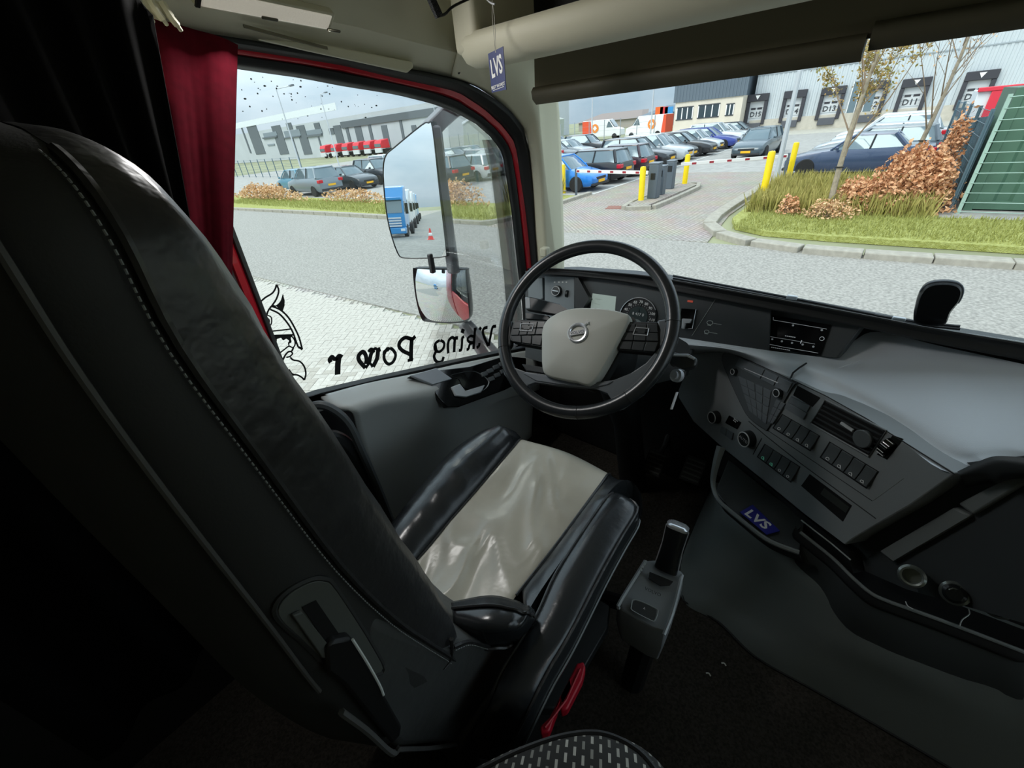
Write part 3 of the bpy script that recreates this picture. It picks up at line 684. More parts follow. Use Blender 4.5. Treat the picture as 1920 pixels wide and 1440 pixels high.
# spoke plate with the lower opening
lp = [(936, 660), (956, 686), (985, 697), (1022, 702), (1110, 718), (1152, 712), (1182, 700), (1212, 680), (1236, 652), (1252, 650), (1246, 690), (1205, 738), (1165, 766), (1146, 770), (1147, 750), (1138, 737), (1115, 728), (1050, 723), (1005, 717), (989, 722), (986, 745), (965, 728), (945, 702)]
mb = MB(); mb.prism([WP(x, y, .004) for x, y in lp], -Wn * .022); mb.build('spoke_plate', M('highlight_grey_spoke', '#6a7074', .28), parent=sw, bevel=.004, seg=3)  # black plate; its glossy highlight is put into the grey colour
mb = MB(); mb.prism([WP(x, y, .0065) for x, y in ((1024, 705), (1112, 720), (1150, 714), (1142, 720), (1112, 727), (1050, 721), (1004, 714), (980, 700), (985, 698))], -Wn * .01); mb.build('spoke_trim', M('satin_spoke_trim', '#70757a', .35), parent=sw, bevel=.002)
def pod(nm, outline, keys, frame):
    P = empty(nm, WP(*outline[0], 0), parent=sw)
    mb = MB(); mb.prism([WP(x, y, .006) for x, y in outline], -Wn * .03); mb.build('pod_body', BLACKP, parent=P, bevel=.004, seg=3)
    for q in keys:
        cc = sum((WP(x, y, .009) for x, y in q), V()) / len(q)
        mb = MB(); mb.prism([WP(x, y, .0095) + (cc - WP(x, y, .0095)) * .06 for x, y in q], -Wn * .006); mb.build('button', BTN, parent=P, bevel=.0012)
    fr = [WP(x, y, .0105) for x, y in frame]; fc = sum(fr, V()) / 4
    mb = MB(); 
    for i in range(4): mb.tube([fr[i], fr[(i + 1) % 4]], .0011, 6)
    mb.build('silver_frame', SILVER, parent=P)
    mb = MB(); mb.prism([p + (fc - p) * .5 for p in fr], -Wn * .004); mb.build('rocker', BTN, parent=P)
def quad(a, b, c, d, i, j, ni, nj):
    f = lambda s, t: tuple((a[k] * (1 - s) + b[k] * s) * (1 - t) + (d[k] * (1 - s) + c[k] * s) * t for k in (0, 1))
    return [f(i / ni, j / nj), f((i + 1) / ni, j / nj), f((i + 1) / ni, (j + 1) / nj), f(i / ni, (j + 1) / nj)]
kl = [quad((964, 603), (1023, 602), (1018, 627), (957, 629), i, j, 4, 2) for i in range(4) for j in range(2)] + [quad((957, 629), (1018, 628), (1014, 648), (960, 640), i, 0, 3, 1) for i in range(3)]
pod('button_pod', [(954, 632), (961, 606), (978, 599), (1027, 601), (1017, 652), (975, 645), (956, 639)], kl, [(977, 607), (1001, 608), (997, 621), (975, 620)])
kr = [quad((1172, 606), (1233, 607), (1235, 640), (1163, 638), i, j, 3, 2) for i in range(3) for j in range(2)] + [quad((1163, 639), (1235, 641), (1228, 660), (1160, 654), i, 0, 3, 1) for i in range(3)]
pod('button_pod', [(1171, 603), (1234, 604), (1239, 618), (1237, 650), (1226, 662), (1157, 656), (1165, 622)], kr, [(1192, 614), (1217, 616), (1214, 629), (1187, 627)])
mb = MB(); mb.prism([WP(x, y, .004) for x, y in ((934, 640), (942, 605), (958, 600), (958, 645), (944, 665))], -Wn * .02); mb.build('spoke_joint', BLACKP, parent=sw, bevel=.004)
mb = MB(); mb.prism([WP(x, y, .004) for x, y in ((1232, 600), (1262, 596), (1262, 650), (1240, 668), (1233, 640))], -Wn * .02); mb.build('spoke_joint', M('highlight_grey_spoke', '#25282a'), parent=sw, bevel=.004)
mb = MB(); mb.prism([WP(x, y, .007) for x, y in ((978, 682), (1018, 688), (1022, 700), (985, 694))], -Wn * .01); mb.build('spoke_button', BTN, parent=sw, bevel=.002)

# column, shroud and stalks
col = empty('steering_column', (-.50, 1.10, -1.30), 'black steering column with shroud and control stalks behind the wheel', 'steering column')
def WW(a, b, c): return WC + Wu * a + Wv * b + Wn * c
secs = []
for c, w, h in ((-.055, .07, .06), (-.10, .085, .075), (-.20, .085, .08), (-.33, .075, .07)):
    secs.append([WW(w * math.copysign(abs(math.cos(t)) ** .6, math.cos(t)), -.005 + h * math.copysign(abs(math.sin(t)) ** .6, math.sin(t)), c) for t in [i * 2 * math.pi / 24 for i in range(24)]])
mb = MB(); mb.loft(secs); mb.build('shroud', M('dark_column_plastic', '#1c1e1f', .5), parent=col, smooth=50)
mb = MB(); mb.tube([V((-.505, 1.06, -.72)), V((-.50, 1.16, -.95)), V((-.49, 1.24, -1.31))], [.06, .05, .055], 14); mb.build('post', BLACK, parent=col)
def st(x, y, c): return WP(x, y, c)
lv = [st(x, y, -.07) for x, y in ((985, 556), (994, 556), (1048, 569), (1066, 581), (1066, 588), (1040, 590), (1000, 583), (986, 580))]
mb = MB(); mb.prism(lv, -Wn * .018); mb.build('control_stalk', BLACKP, parent=col, bevel=.004)
mb = MB(); mb.prism([st(x, y, -.068) for x, y in ((984, 556), (993, 557), (995, 580), (985, 579))], -Wn * .02); mb.build('stalk_tip', M('pale_stalk_tip', '#8a9296', .4), parent=col, bevel=.003)
mb = MB(); mb.prism([st(x, y, -.085) for x, y in ((984, 586), (1030, 592), (1040, 602), (984, 598))], -Wn * .018); mb.build('control_stalk', BLACKP, parent=col, bevel=.004)
rk = [st(x, y, -.085) for x, y in ((1255, 662), (1290, 662), (1308, 672), (1305, 686), (1285, 694), (1255, 682))]
mb = MB(); mb.prism(rk, -Wn * .022); mb.build('control_stalk', M('dark_stalk', '#2a2c2d', .3), parent=col, bevel=.005)
mb = MB(); mb.tube([st(1262, 666, -.083), st(1288, 667, -.083), st(1302, 673, -.083)], .003, 6); mb.build('stalk_ring', SILVER, parent=col)
mb = MB(); mb.tube([st(1230, 655, -.10), st(1290, 675, -.10)], .008, 8); mb.build('stalk_arm', BLACKP, parent=col)
# ignition key hole and key
mb = MB(); c = PD(1272, 705, 1.02); mb.lathe(c, (-.3, -.7, .4), [(.016, 0), (.016, .012), (.010, .013), (.010, .02), (0, .02)], 16); mb.build('ignition_lock', SILVER, parent=col)
mb = MB(); a, b = PD(1268, 735, 1.0), PD(1257, 768, 1.0); mb.obox(a, b - a, _rt * .006, _fw * .004); mb.build('key_blade', SILVER, parent=col, bevel=.001)
# ------------------------------------------------------------------ dashboard
dash = empty('dashboard', (0, 1.2, -1.0), 'dark grey wraparound dashboard with instruments, radio, vents and switches', 'dashboard')
e1p = ((990, 503), (1030, 503), (1090, 506), (1200, 515), (1262, 524), (1400, 549), (1500, 567), (1660, 597), (1730, 611), (1920, 642), (2300, 705), (2800, 790))
e2p = ((990, 514), (1030, 514), (1100, 519), (1180, 530), (1262, 546), (1380, 568), (1470, 585), (1620, 614), (1700, 632), (1920, 675), (2300, 745), (2800, 840))
eY = (1.17, 1.21, 1.25) + (1.262,) * 9
E1 = [PY(x, y, Y) for (x, y), Y in zip(e1p, eY)]
E2 = [PY(x, y, Y - .027) for (x, y), Y in zip(e2p, eY)]
Em = [p.lerp(q, .45) + V((0, -.004, .002)) for p, q in zip(E1, E2)]
E0 = [PY(x, y + 14, 1.50 if x > 1100 else 1.40) for x, y in e1p]
E3 = [p + V((0, .02, -.006)) for p in E2]
E4 = [p + V((0, .08, -.02)) for p in E2]
mb = MB(); mb.grid(surf([E0, E1, Em, E2, E3, E4], 4, 4)); mb.build('hood', M('dark_hood_plastic', '#1b1c1d', .55, bump=.3, bs=750, bd=.0006), parent=dash, smooth=60)

# instrument fascia (plane facing the driver)
CO, CN = V((-.47, 1.235, -.53)), V((0.02, -.92, .39)).normalized()
Cu = V((0, 0, 1)).cross(CN).normalized(); Cv = CN.cross(Cu)
def CP(x, y, h=0.0): return PPL(x, y, CO + CN * h, CN)
mb = MB(); mb.prism([CP(x, y, 0) for x, y in ((985, 508), (1100, 515), (1260, 540), (1445, 572), (1440, 668), (1300, 648), (1285, 705), (1190, 730), (985, 670))], -CN * .03); mb.build('fascia', M('instrument_fascia', '#3d4143', .45, bump=.2, bs=900, bd=.0004), parent=dash)
cl = empty('instrument_cluster', CP(1170, 590, .01), parent=dash)
mb = MB(); mb.prism([CP(x, y, .002) for x, y in ((1082, 523), (1262, 552), (1258, 650), (1100, 640), (1080, 600))], -CN * .004); mb.build('cluster_plate', M('cluster_plate', '#4a5052', .35), parent=cl)
SCR = M('lit_grey_display', '#7f8b86', .5, emit='#9fb0a8', es=.30)
mb = MB(); mb.prism([CP(x, y, .004) for x, y in ((1111, 550), (1155, 556), (1152, 590), (1106, 588))], -CN * .002); mb.build('trip_display', SCR, parent=cl)
for i, (x, y, w) in enumerate(((1122, 561, .022), (1120, 570, .016))):
    mb = MB(); mb.cbox(CP(x, y, .0045), w, .0012, .0004, (Cu, Cv, CN)); mb.build('display_line', M('dim_print', '#c9d2cd', .6), parent=cl)
gc = CP(1196, 594, .004); gr = .060
mb = MB(); mb.lathe(gc, CN, [(gr + .003, 0), (gr + .003, .004), (gr - .001, .005), (gr - .001, .001), (0, .001)], 48); mb.build('speed_dial', M('dial_black', '#191d1f', .35), parent=cl)
mb = MB(); mb.tube([gc + (Cu * math.cos(R(a)) + Cv * math.sin(R(a))) * (gr + .001) + CN * .005 for a in range(30, 206, 5)], .0013, 6); mb.build('dial_ring', SILVER, parent=cl)
for k in range(11):
    a = R(205 - k * 23); d = Cu * math.cos(a) + Cv * math.sin(a)
    text_mesh(str(20 + 10 * k), gc + d * (gr * .80) + CN * .0015, Cu, Cv, .012, .0003, bold=.0002).build('numeral', WHITEP, parent=cl, smooth=0, fix=False)
mb = MB()
for k in range(23):
    a = R(205 - k * 11.5); d = Cu * math.cos(a) + Cv * math.sin(a); mb.tube([gc + d * gr * .62 + CN * .0016, gc + d * gr * .67 + CN * .0016], .0005, 4)
mb.build('tick_marks', WHITEP, parent=cl, smooth=0)
mb = MB(); mb.lathe(gc, CN, [(gr * .55, .001), (gr * .55, .003), (0, .003)], 36); mb.build('inner_display', M('dark_green_display', '#2c3a3a', .3), parent=cl)
text_mesh('8 417 0', gc + Cv * .008 + CN * .0034, Cu, Cv, .013, .0003).build('odometer', WHITEP, parent=cl, smooth=0, fix=False)
mb = MB(); mb.lathe(gc - Cv * .030, CN, [(.022, .002), (.022, .0045), (0, .0045)], 24); mb.build('small_gauge', M('pale_gauge', '#6d7674', .4), parent=cl)
text_mesh('1', CP(1093, 556, .003), Cu, Cv, .012, .0003).build('cluster_mark', WHITEP, parent=cl, smooth=0, fix=False)
# cluster visor sides
mb = MB(); mb.prism([CP(x, y, .030) for x, y in ((1077, 520), (1084, 521), (1105, 560), (1078, 600))], -CN * .03); mb.build('cluster_side', BLACKP, parent=cl)
# light-switch panel
lp_ = empty('light_switch_panel', CP(1048, 550, .01), parent=dash)
mb = MB(); mb.prism([CP(x, y, .022) for x, y in ((1021, 517), (1077, 519), (1077, 600), (1021, 596))], -CN * .03); mb.build('plate', M('mid_slate_panel', '#7c8488', .45), parent=lp_, bevel=.002)
c = CP(1045, 546, .022)
mb = MB(); mb.lathe(c, CN, [(.020, 0), (.019, .012), (.014, .014), (0, .014)], 28); mb.build('knob', BLACKP, parent=lp_)
mb = MB(); mb.tube([c + CN * .0135 + (Cu * math.cos(t) + Cv * math.sin(t)) * .016 for t in [i * 2 * math.pi / 32 for i in range(32)]], .0012, 6, loop=True); mb.build('knob_ring', RINGM, parent=lp_)
mb = MB(); mb.cbox(c + CN * .0145, .024, .004, .003, (Cu, Cv, CN)); mb.build('knob_bar', SILVER, parent=lp_)
mb = MB(); mb.lathe(CP(1064, 551, .020), Cu, [(.013, -.004), (.013, .004)], 18); mb.build('thumbwheel', BLACKP, parent=lp_)
for x in (1040, 1048, 1055, 1062):
    mb = MB(); mb.cbox(CP(x, 529, .0225), .006, .004, .0005, (Cu, Cv, CN)); mb.build('icon', WHITEP, parent=lp_)
mb = MB(); mb.prism([CP(x, y, .02) for x, y in ((990, 522), (1017, 520), (1018, 560), (990, 575))], -CN * .03); mb.build('side_vent', M('mid_slate_panel', '#565d60'), parent=dash, bevel=.003)
# switch square with silver lever, right of the wheel
sq = empty('brake_switch', CP(1295, 590, .01), parent=dash)
mb = MB(); mb.prism([CP(x, y, .006) for x, y in ((1277, 578), (1305, 580), (1298, 616), (1272, 614))], -CN * .008); mb.build('plate', GLOSSB, parent=sq, bevel=.001)
mb = MB(); mb.tube([CP(1305, 580, .007), CP(1298, 616, .007), CP(1290, 616, .007)], .0009, 5); mb.build('plate_edge', SILVER, parent=sq)
mb = MB(); mb.prism([CP(x, y, .02) for x, y in ((1279, 597), (1297, 598), (1293, 606), (1285, 606), (1282, 617), (1277, 616))], -CN * .012); mb.build('lever', SILVER, parent=sq, bevel=.002)
mb = MB(); mb.cbox(CP(1294, 565, .001), .016, .006, .001, (Cu, Cv, CN)); mb.build('brake_icon', M('dim_red_icon', '#8e3a2c', .5, emit='#b84a36', es=.25), parent=dash)
mb = MB(); mb.tube([CP(1342, 560, .001), CP(1297, 630, .001)], .0008, 5); mb.build('fascia_line', M('pale_edge_line', '#9aa09d'), parent=dash)  # pale line, also drawn along panel and tray edges
for (x, y, r_) in ((1331, 605, .010), (1325, 622, .008)):
    p = CP(x, y, .001); mb = MB()
    mb.tube([p + (Cu * math.cos(t) * 1.4 + Cv * math.sin(t)) * r_ * .6 for t in [i * 2 * math.pi / 12 for i in range(12)]], .0008, 4, loop=True)
    mb.tube([p + Cu * r_, p + Cu * (r_ + .022)], .0006, 4); mb.tube([p - Cv * r_ * .8 - Cu * .005, p - Cv * r_ * .8 + Cu * .005], .0008, 4); mb.build('key_icon', M('dim_print', '#c9d2cd'), parent=dash, smooth=0)

# centre display set in a bezel
DO = PY(1485, 628, 1.26); DN = V((-.20, -.91, .36)).normalized(); Du = V((0, 0, 1)).cross(DN).normalized(); Dv = DN.cross(Du)
def DP(x, y, h=0.0): return PPL(x, y, DO + DN * h, DN)
dsp = empty('centre_display', DO, parent=dash)
mb = MB(); mb.prism([DP(x, y, -.004) for x, y in ((1424, 578), (1620, 607), (1570, 672), (1385, 650))], -DN * .04); mb.build('bezel', M('dark_bezel', '#3a3e3f', .5), parent=dsp, bevel=.003)
scr = [(1430, 588), (1558, 609), (1538, 667), (1409, 647)]
mb = MB(); mb.prism([DP(x, y, .0) for x, y in scr], -DN * .006); mb.build('screen', M('dark_screen', '#07090a', .12), parent=dsp)
UI = M('screen_white', '#c9cfd2', .5, emit='#cfd6da', es=.12); UIG = M('screen_green', '#7fae3a', .5, emit='#8fc244', es=.4)
def dline(pp, r_, m, nm='screen_line'):
    mb = MB(); mb.tube([DP(x, y, .0004) for x, y in pp], r_, 4); mb.build(nm, m, parent=dsp, smooth=0)
dline([(1450, 595), (1450, 600), (1550, 617)], .0005, UI); dline([(1417, 641), (1440, 645), (1470, 651), (1534, 662)], .0005, UI); dline([(1431, 629), (1528, 645)], .0004, UI)
mb = MB(); mb.prism([DP(x, y, .0005) for x, y in ((1432, 593), (1442, 593), (1446, 598), (1434, 597))], -DN * .0004); mb.build('screen_icon', UIG, parent=dsp)
for x, y in ((1431, 632), (1448, 636), (1466, 640), (1485, 643), (1505, 646), (1525, 650), (1487, 610), (1541, 619)):
    mb = MB(); mb.lathe(DP(x, y, .0004), DN, [(.0028, 0), (.0028, .0003), (0, .0003)], 10); mb.build('screen_icon', M('screen_grey', '#8d9598', .5, emit='#969ea2', es=.1), parent=dsp)
mb = MB(); mb.tube([DP(1541, 635, .0005) + (Du * math.cos(t) + Dv * math.sin(t)) * .005 for t in [i * .6 for i in range(11)]], .0007, 4, loop=True); mb.build('screen_icon', UI, parent=dsp)
mb = MB(); mb.cbox(DP(1502, 641, .0006), .0022, .009, .0004, (Du, Dv, DN)); mb.build('screen_icon', UI, parent=dsp)
for k in range(6): dline([(1472 + k * 3.4, 629.6 + k * .55), (1474.2 + k * 3.4, 630 + k * .55)], .0012, UI, 'screen_text')
for k in range(10): dline([(1446 + k * 3.6, 651 + k * .6), (1448.4 + k * 3.6, 651.4 + k * .6)], .0009, UI, 'screen_text')

# centre panel plane, turned to the driver
q0, q1 = PZ(1490, 712, -.605), PZ(1770, 888, -.605)
PU = (q1 - q0).normalized(); PN = V((PU.y, -PU.x, .12)).normalized()
if PN.y > 0: PN = V((-PU.y, PU.x, .12)).normalized()
PV = PN.cross(PU).normalized()
def PP(x, y, h=0.0): return PPL(x, y, q0 + PN * h, PN)
# dash top shelf rolling over into the panel
S0 = [PZ(x, y, z) for x, y, z in ((1270, 632, -.575), (1385, 649, -.578), (1480, 662, -.580), (1560, 668, -.582), (1600, 640, -.55), (1645, 622, -.525), (1760, 648, -.520), (1920, 683, -.515), (2300, 770, -.515))]
S1 = [PZ(x, y, z) for x, y, z in ((1280, 638, -.577), (1385, 653, -.580), (1490, 672, -.582), (1580, 685, -.585), (1630, 676, -.57), (1690, 676, -.555), (1780, 706, -.550), (1930, 746, -.548), (2300, 830, -.545))]
S2 = [PZ(x, y, z) for x, y, z in ((1288, 643, -.580), (1380, 655, -.583), (1490, 682, -.586), (1562, 706, -.586), (1632, 736, -.586), (1706, 776, -.586), (1800, 822, -.582), (1930, 830, -.578), (2300, 930, -.575))]
S3 = [PZ(x, y, z) for x, y, z in ((1292, 650, -.59), (1374, 658, -.592), (1486, 697, -.600), (1554, 724, -.602), (1624, 760, -.602), (1698, 805, -.602), (1788, 862, -.60), (1930, 855, -.59), (2300, 980, -.59))]
S4 = [PP(x, y, -.001) for x, y in ((1294, 664), (1366, 662), (1481, 712), (1546, 742), (1622, 785), (1698, 834), (1786, 888))] + [PZ(1930, 885, -.62), PZ(2300, 1020, -.62)]
for s_, yy, zz in ((S0, 1.32, -.515), (S1, 1.22, -.545), (S2, 1.02, -.575), (S3, .99, -.59), (S4, .98, -.62)): s_.append(V((1.31, yy, zz)))
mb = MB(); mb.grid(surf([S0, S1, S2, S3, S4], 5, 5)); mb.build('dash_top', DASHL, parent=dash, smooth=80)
mb = MB(); mb.tube([PZ(1512, 681, -.583), PZ(1498, 690, -.587), PZ(1487, 699, -.598)] + [PP(1480, 714, .002)], .0022, 6); mb.build('top_seam', BLACK, parent=dash)
mb = MB(); mb.tube([PZ(1573, 690, -.579), PZ(1612, 676, -.568)], [.0006, .0012], 5); mb.build('dash_scratch', M('pale_scratch', '#c9ccd0', .5), parent=dash)
# main panel slab
po = [(1270, 640), (1300, 660), (1365, 658), (1485, 710), (1548, 742), (1625, 785), (1700, 832), (1790, 888), (1706, 948), (1642, 985), (1600, 1010), (1585, 1022), (1500, 958), (1430, 900), (1362, 846), (1335, 822), (1300, 790), (1272, 745)]
mb = MB(); mb.prism([PP(x, y, 0) for x, y in po], -PN * .10); mb.build('centre_panel', PANELG, parent=dash, bevel=.004)
LINE = BLACK
def pline(pp, r_=.0012, m=None, nm='panel_gap'):
    mb = MB(); mb.tube([PP(x, y, .0003) for x, y in pp], r_, 5); mb.build(nm, m or LINE, parent=dash, smooth=0)
pline([(1404, 790), (1437, 818), (1500, 868), (1642, 972)]); pline([(1428, 822), (1412, 852)]); pline([(1438, 806), (1635, 939)], .0008); pline([(1636, 939), (1694, 897)], .0005, M('pale_edge_line', '#9aa09d'), 'panel_edge')
pline([(1485, 712), (1548, 742), (1625, 785), (1700, 832), (1790, 889)], .0012)
# radio unit
rad = empty('radio', PP(1420, 740, 0), parent=dash)
ro = crom([PP(x, y, .004) for x, y in ((1354, 676), (1358, 662), (1372, 663), (1430, 688), (1488, 716), (1484, 728), (1442, 800), (1432, 804), (1404, 783), (1388, 756), (1366, 708))], 3, loop=True)
mb = MB(); mb.prism(ro, -PN * .008); mb.build('face', M('radio_face', '#5a5f61', .42), parent=rad, bevel=.001)
mb = MB(); mb.tube([p - PN * .001 for p in ro], .0014, 5, loop=True); mb.build('face_gap', BLACK, parent=rad)
KEY = M('radio_key', '#70767a', .45)
def key(par, q, h, m, d=.004, ins=.07, nm='button', bev=.001):
    pts = [PP(x, y, h) for x, y in q]; c = sum(pts, V()) / len(pts)
    mb = MB(); mb.prism([p + (c - p) * ins for p in pts], -PN * d); return mb.build(nm, m, parent=par, bevel=bev)
for i in range(4): key(rad, quad((1382, 668), (1486, 718), (1476, 738), (1374, 684), i + .12 * (i == 0), 0, 4, 1), .0065, KEY)
for j in range(4):
    for i in range(4):
        a, b = (1384, 706), (1460, 742); L = (1378 + 0, 0)
        q = quad((1383, 704), (1446, 733), (1436, 796), (1404, 770), i, j, 4, 4)
        key(rad, q, .0065, KEY, ins=.08)
for q in (quad((1455, 748), (1472, 757), (1448, 796), (1438, 790), i, j, 2, 3) for i in range(2) for j in range(3)): key(rad, q, .0065, KEY)
mb = MB(); mb.tube([PP(1396, 691, .0075), PP(1459, 718, .0075)], .0011, 6); mb.build('silver_line', RINGM, parent=rad)
def knob(par, x, y, r_, h, nm='knob', mark=None):
    K = empty(nm, PP(x, y, 0), parent=par) if par == dash else None
    t = K or par; c = PP(x, y, h); base = c - PN * h
    mb = MB(); mb.lathe(base, PN, [(r_ * 1.12, 0), (r_ * 1.08, h * .4), (r_, h), (0, h)], 28); mb.build('knob_body' if K else 'knob', BLACKP, parent=t)
    mb = MB(); mb.tube([c + (PU * math.cos(a) + PV * math.sin(a)) * r_ * .95 for a in [i * 2 * math.pi / 36 for i in range(36)]], r_ * .065 + .0003, 6, loop=True); mb.build('knob_ring', RINGM, parent=t)
    if mark: text_mesh(mark, c + PN * .0006, PU, PV, r_ * .55, .0002).build('mark', WHITEP, parent=t, smooth=0, fix=False)
knob(rad, 1373, 697, .0085, .016); knob(rad, 1455, 737, .0105, .016)
# climate controls
clim = empty('climate_controls', PP(1365, 800, 0), parent=dash)
knob(clim, 1334, 783, .019, .020); knob(clim, 1394, 824, .0225, .022, mark='AUTO')
key(clim, [(1366, 778), (1390, 792), (1382, 806), (1358, 793)], .003, GLOSSB, nm='temperature_display')
text_mesh('22°', PP(1379, 789, .0036), PU, PV, .014, .0003, bold=.0002).build('temperature', WHITEP, parent=clim, smooth=0, fix=False)
for q in ([(1352, 798), (1362, 804), (1360, 818), (1349, 811)], [(1362, 804), (1375, 812), (1372, 826), (1361, 819)]): key(clim, q, .004, KEY)
# cubby, wide keys, rocker rows
key(dash, [(1495, 723), (1538, 746), (1523, 763), (1487, 741)], .0008, M('matt_black_void', '#050505'), .001, 0, 'cubby_opening', 0)
key(dash, [(1481, 742), (1520, 762), (1514, 774), (1475, 752)], .004, KEY, nm='wide_key'); key(dash, [(1475, 753), (1514, 775), (1507, 788), (1468, 764)], .004, KEY, nm='wide_key')
pline([(1487, 768), (1496, 773)], .0012, M('red_icon', '#c2202e', .5, emit='#c2202e', es=.2), 'red_mark')
def rockers(nm, a, b, c, d, n, icons):
    G = empty(nm, PP(*a, 0), parent=dash)
    key(G, [a, b, c, d], .001, BLACK, .004, -.03, 'well', 0)
    for i in range(n):
        q = quad(a, b, c, d, i, 0, n, 1)
        p = [PP(q[0][0], q[0][1], .003), PP(q[1][0], q[1][1], .003), PP(q[2][0], q[2][1], .010), PP(q[3][0], q[3][1], .010)]
        m_ = [(p[0] + p[3]) / 2 - PN * .0015, (p[1] + p[2]) / 2 - PN * .0015]; cc = sum(p, V()) / 4
        sh = lambda v: v + (cc - v) * .07
        mb = MB(); mb.loft([[sh(p[0]), sh(m_[0]), sh(p[3]), sh(p[3]) - PN * .012, sh(p[0]) - PN * .006], [sh(p[1]), sh(m_[1]), sh(p[2]), sh(p[2]) - PN * .012, sh(p[1]) - PN * .006]]); r_ = mb.build('rocker', M('rocker_black', '#4d5253', .4), parent=G, bevel=.001)
        ic = p[3].lerp(p[2], .5).lerp(m_[0].lerp(m_[1], .5), .35) + PN * .0008
        e1 = (p[2] - p[3]).normalized(); e2 = (p[0] - p[3]).normalized(); s = (p[2] - p[3]).length * .17
        mb = MB(); kind = icons[i]
        if kind: 
            mb.tube([ic + (e1 * math.cos(t) + e2 * math.sin(t) * .8) * s * .8 for t in [k * 2 * math.pi / 9 for k in range(9)]], s * .12, 4, loop=True)
            if kind > 1: mb.tube([ic + e1 * s * 1.1 - e2 * s * .8, ic + e1 * s * .2 + e2 * s * .9], s * .12, 4)
            mb.build('icon', M('icon_green', '#5fb89a', .5, emit='#5fb89a', es=.12) if kind == 3 else M('icon_white', '#d5d8d6', .5, emit='#d5d8d6', es=.04), parent=r_, smooth=0)
rockers('switch_row', (1467, 777), (1536, 817), (1518, 845), (1449, 803), 4, (1, 1, 2, 2))
rockers('switch_row', (1556, 829), (1646, 884), (1623, 915), (1538, 858), 4, (1, 2, 2, 2))
rockers('switch_row', (1434, 833), (1499, 875), (1482, 904), (1420, 857), 4, (3, 3, 1, 1))
# air vent
vent = empty('air_vent', PP(1590, 800, 0), parent=dash)
va, vb, vc, vd = (1548, 750), (1662, 807), (1629, 856), (1520, 794)
key(vent, [va, vb, vc, vd], .0006, M('matt_black_void', '#050505'), .001, 0, 'duct', 0)
for j in range(6):
    t = (j + .5) / 6; a = tuple(va[k] * (1 - t) + vd[k] * t for k in (0, 1)); b = tuple(vb[k] * (1 - t) + vc[k] * t for k in (0, 1))
    A_, B_ = PP(*a, .003), PP(*b, .003); A_ = A_.lerp(B_, .02); B_ = B_.lerp(A_, .02)
    mb = MB(); mb.obox(A_, B_ - A_, PV * .0035 + PN * .002, -PN * .007); mb.build('slat', M('slat_grey', '#4a4e50', .45), parent=vent)
fr = [PP(*q, .002) for q in (va, vb, vc, vd)]
mb = MB(); mb.tube(fr, .0022, 6, loop=True); mb.build('vent_frame', PANELG, parent=vent)
mb = MB(); mb.lathe(PP(1623, 822, 0), PN, [(.019, .002), (.020, .010), (.018, .012), (0, .012)], 30); mb.build('vent_knob', M('vent_knob_grey', '#575d5e', .55), parent=vent)
mb = MB(); mb.cbox(PP(1588, 800, .006), .030, .006, .004, (PU, PV, PN)); mb.build('vent_tab', M('pale_tab', '#c4c7c8', .35), parent=vent)
tw = empty('vent_thumbwheel', PP(1668, 838, 0), parent=dash)
key(tw, [(1674, 816), (1694, 823), (1663, 862), (1644, 852)], .0008, GLOSSB, .001, 0, 'well', 0)
mb = MB(); c = PP(1669, 838, -.008); ax = (PP(1685, 820) - PP(1653, 858)).cross(PN).normalized()
mb.lathe(c, ax, [(.020, -.009), (.022, -.007), (.022, .007), (.020, .009)], 24); mb.build('wheel', GLOSSB, parent=tw)
for t in (-.9, -.3, .3, .9):
    d = PN * math.cos(t) + ax.cross(PN) * math.sin(t); mb = MB(); mb.tube([c + d * .0222 - ax * .007, c + d * .0222 + ax * .007], .0008, 5); mb.build('mark', WHITEP, parent=tw)
# lower slot
key(dash, [(1518, 889), (1597, 948), (1580, 978), (1502, 911)], .0008, M('matt_black_void', '#050505'), .001, 0, 'card_slot', 0)
key(dash, [(1545, 915), (1592, 951), (1586, 962), (1538, 926)], .0018, M('dim_grey_card', '#30342f', .5), .001, 0, 'slot_card', 0)

mb = MB(); mb.box((.50, 1.02, -1.02), (1.31, 1.40, -.63)); mb.build('glove_box', M('dark_lower_plastic', '#3b3f40', .5, bump=.2, bs=900, bd=.0004), parent=dash, bevel=.01)
# right-hand lower area: step, grey strip, dark door panel, hump
Q0 = q0 - PN * .055
def QP(x, y, h=0.0): return PPL(x, y, Q0 + PN * h, PN)
mb = MB(); mb.prism([QP(x, y, 0) for x, y in ((1560, 1010), (1790, 870), (1960, 850), (2300, 1000), (2300, 1300), (1960, 1180), (1700, 1105), (1620, 1070))], -PN * .03); mb.build('side_panel', M('dark_lower_plastic', '#3b3f40', .5, bump=.2, bs=900, bd=.0004), parent=dash)
for q in ([(1795, 945), (1880, 900), (1925, 888), (1945, 905), (1912, 912), (1823, 966)], [(1648, 1034), (1789, 951), (1820, 967), (1672, 1054)]):
    mb = MB(); mb.prism([QP(x, y, .012) for x, y in q], -PN * .014); mb.build('grey_strip', M('satin_mid_grey', '#767b7a', .5), parent=dash, bevel=.004)
hu = [[QP(x, y, h) for x, y in r_] for r_, h in ((((1795, 884), (1820, 872), (1853, 858), (1880, 855), (1930, 860), (2000, 880)), .055), (((1800, 892), (1830, 882), (1860, 872), (1885, 870), (1935, 878), (2000, 900)), .058), (((1806, 900), (1850, 895), (1870, 900), (1890, 895), (1935, 895), (2000, 925)), .04), (((1812, 915), (1852, 905), (1872, 908), (1892, 900), (1937, 900), (2000, 930)), .0))]
mb = MB(); mb.grid(surf(hu, 4, 4)); mb.build('hump', M('dark_lower_plastic', '#1b1e1f'), parent=dash, smooth=80)

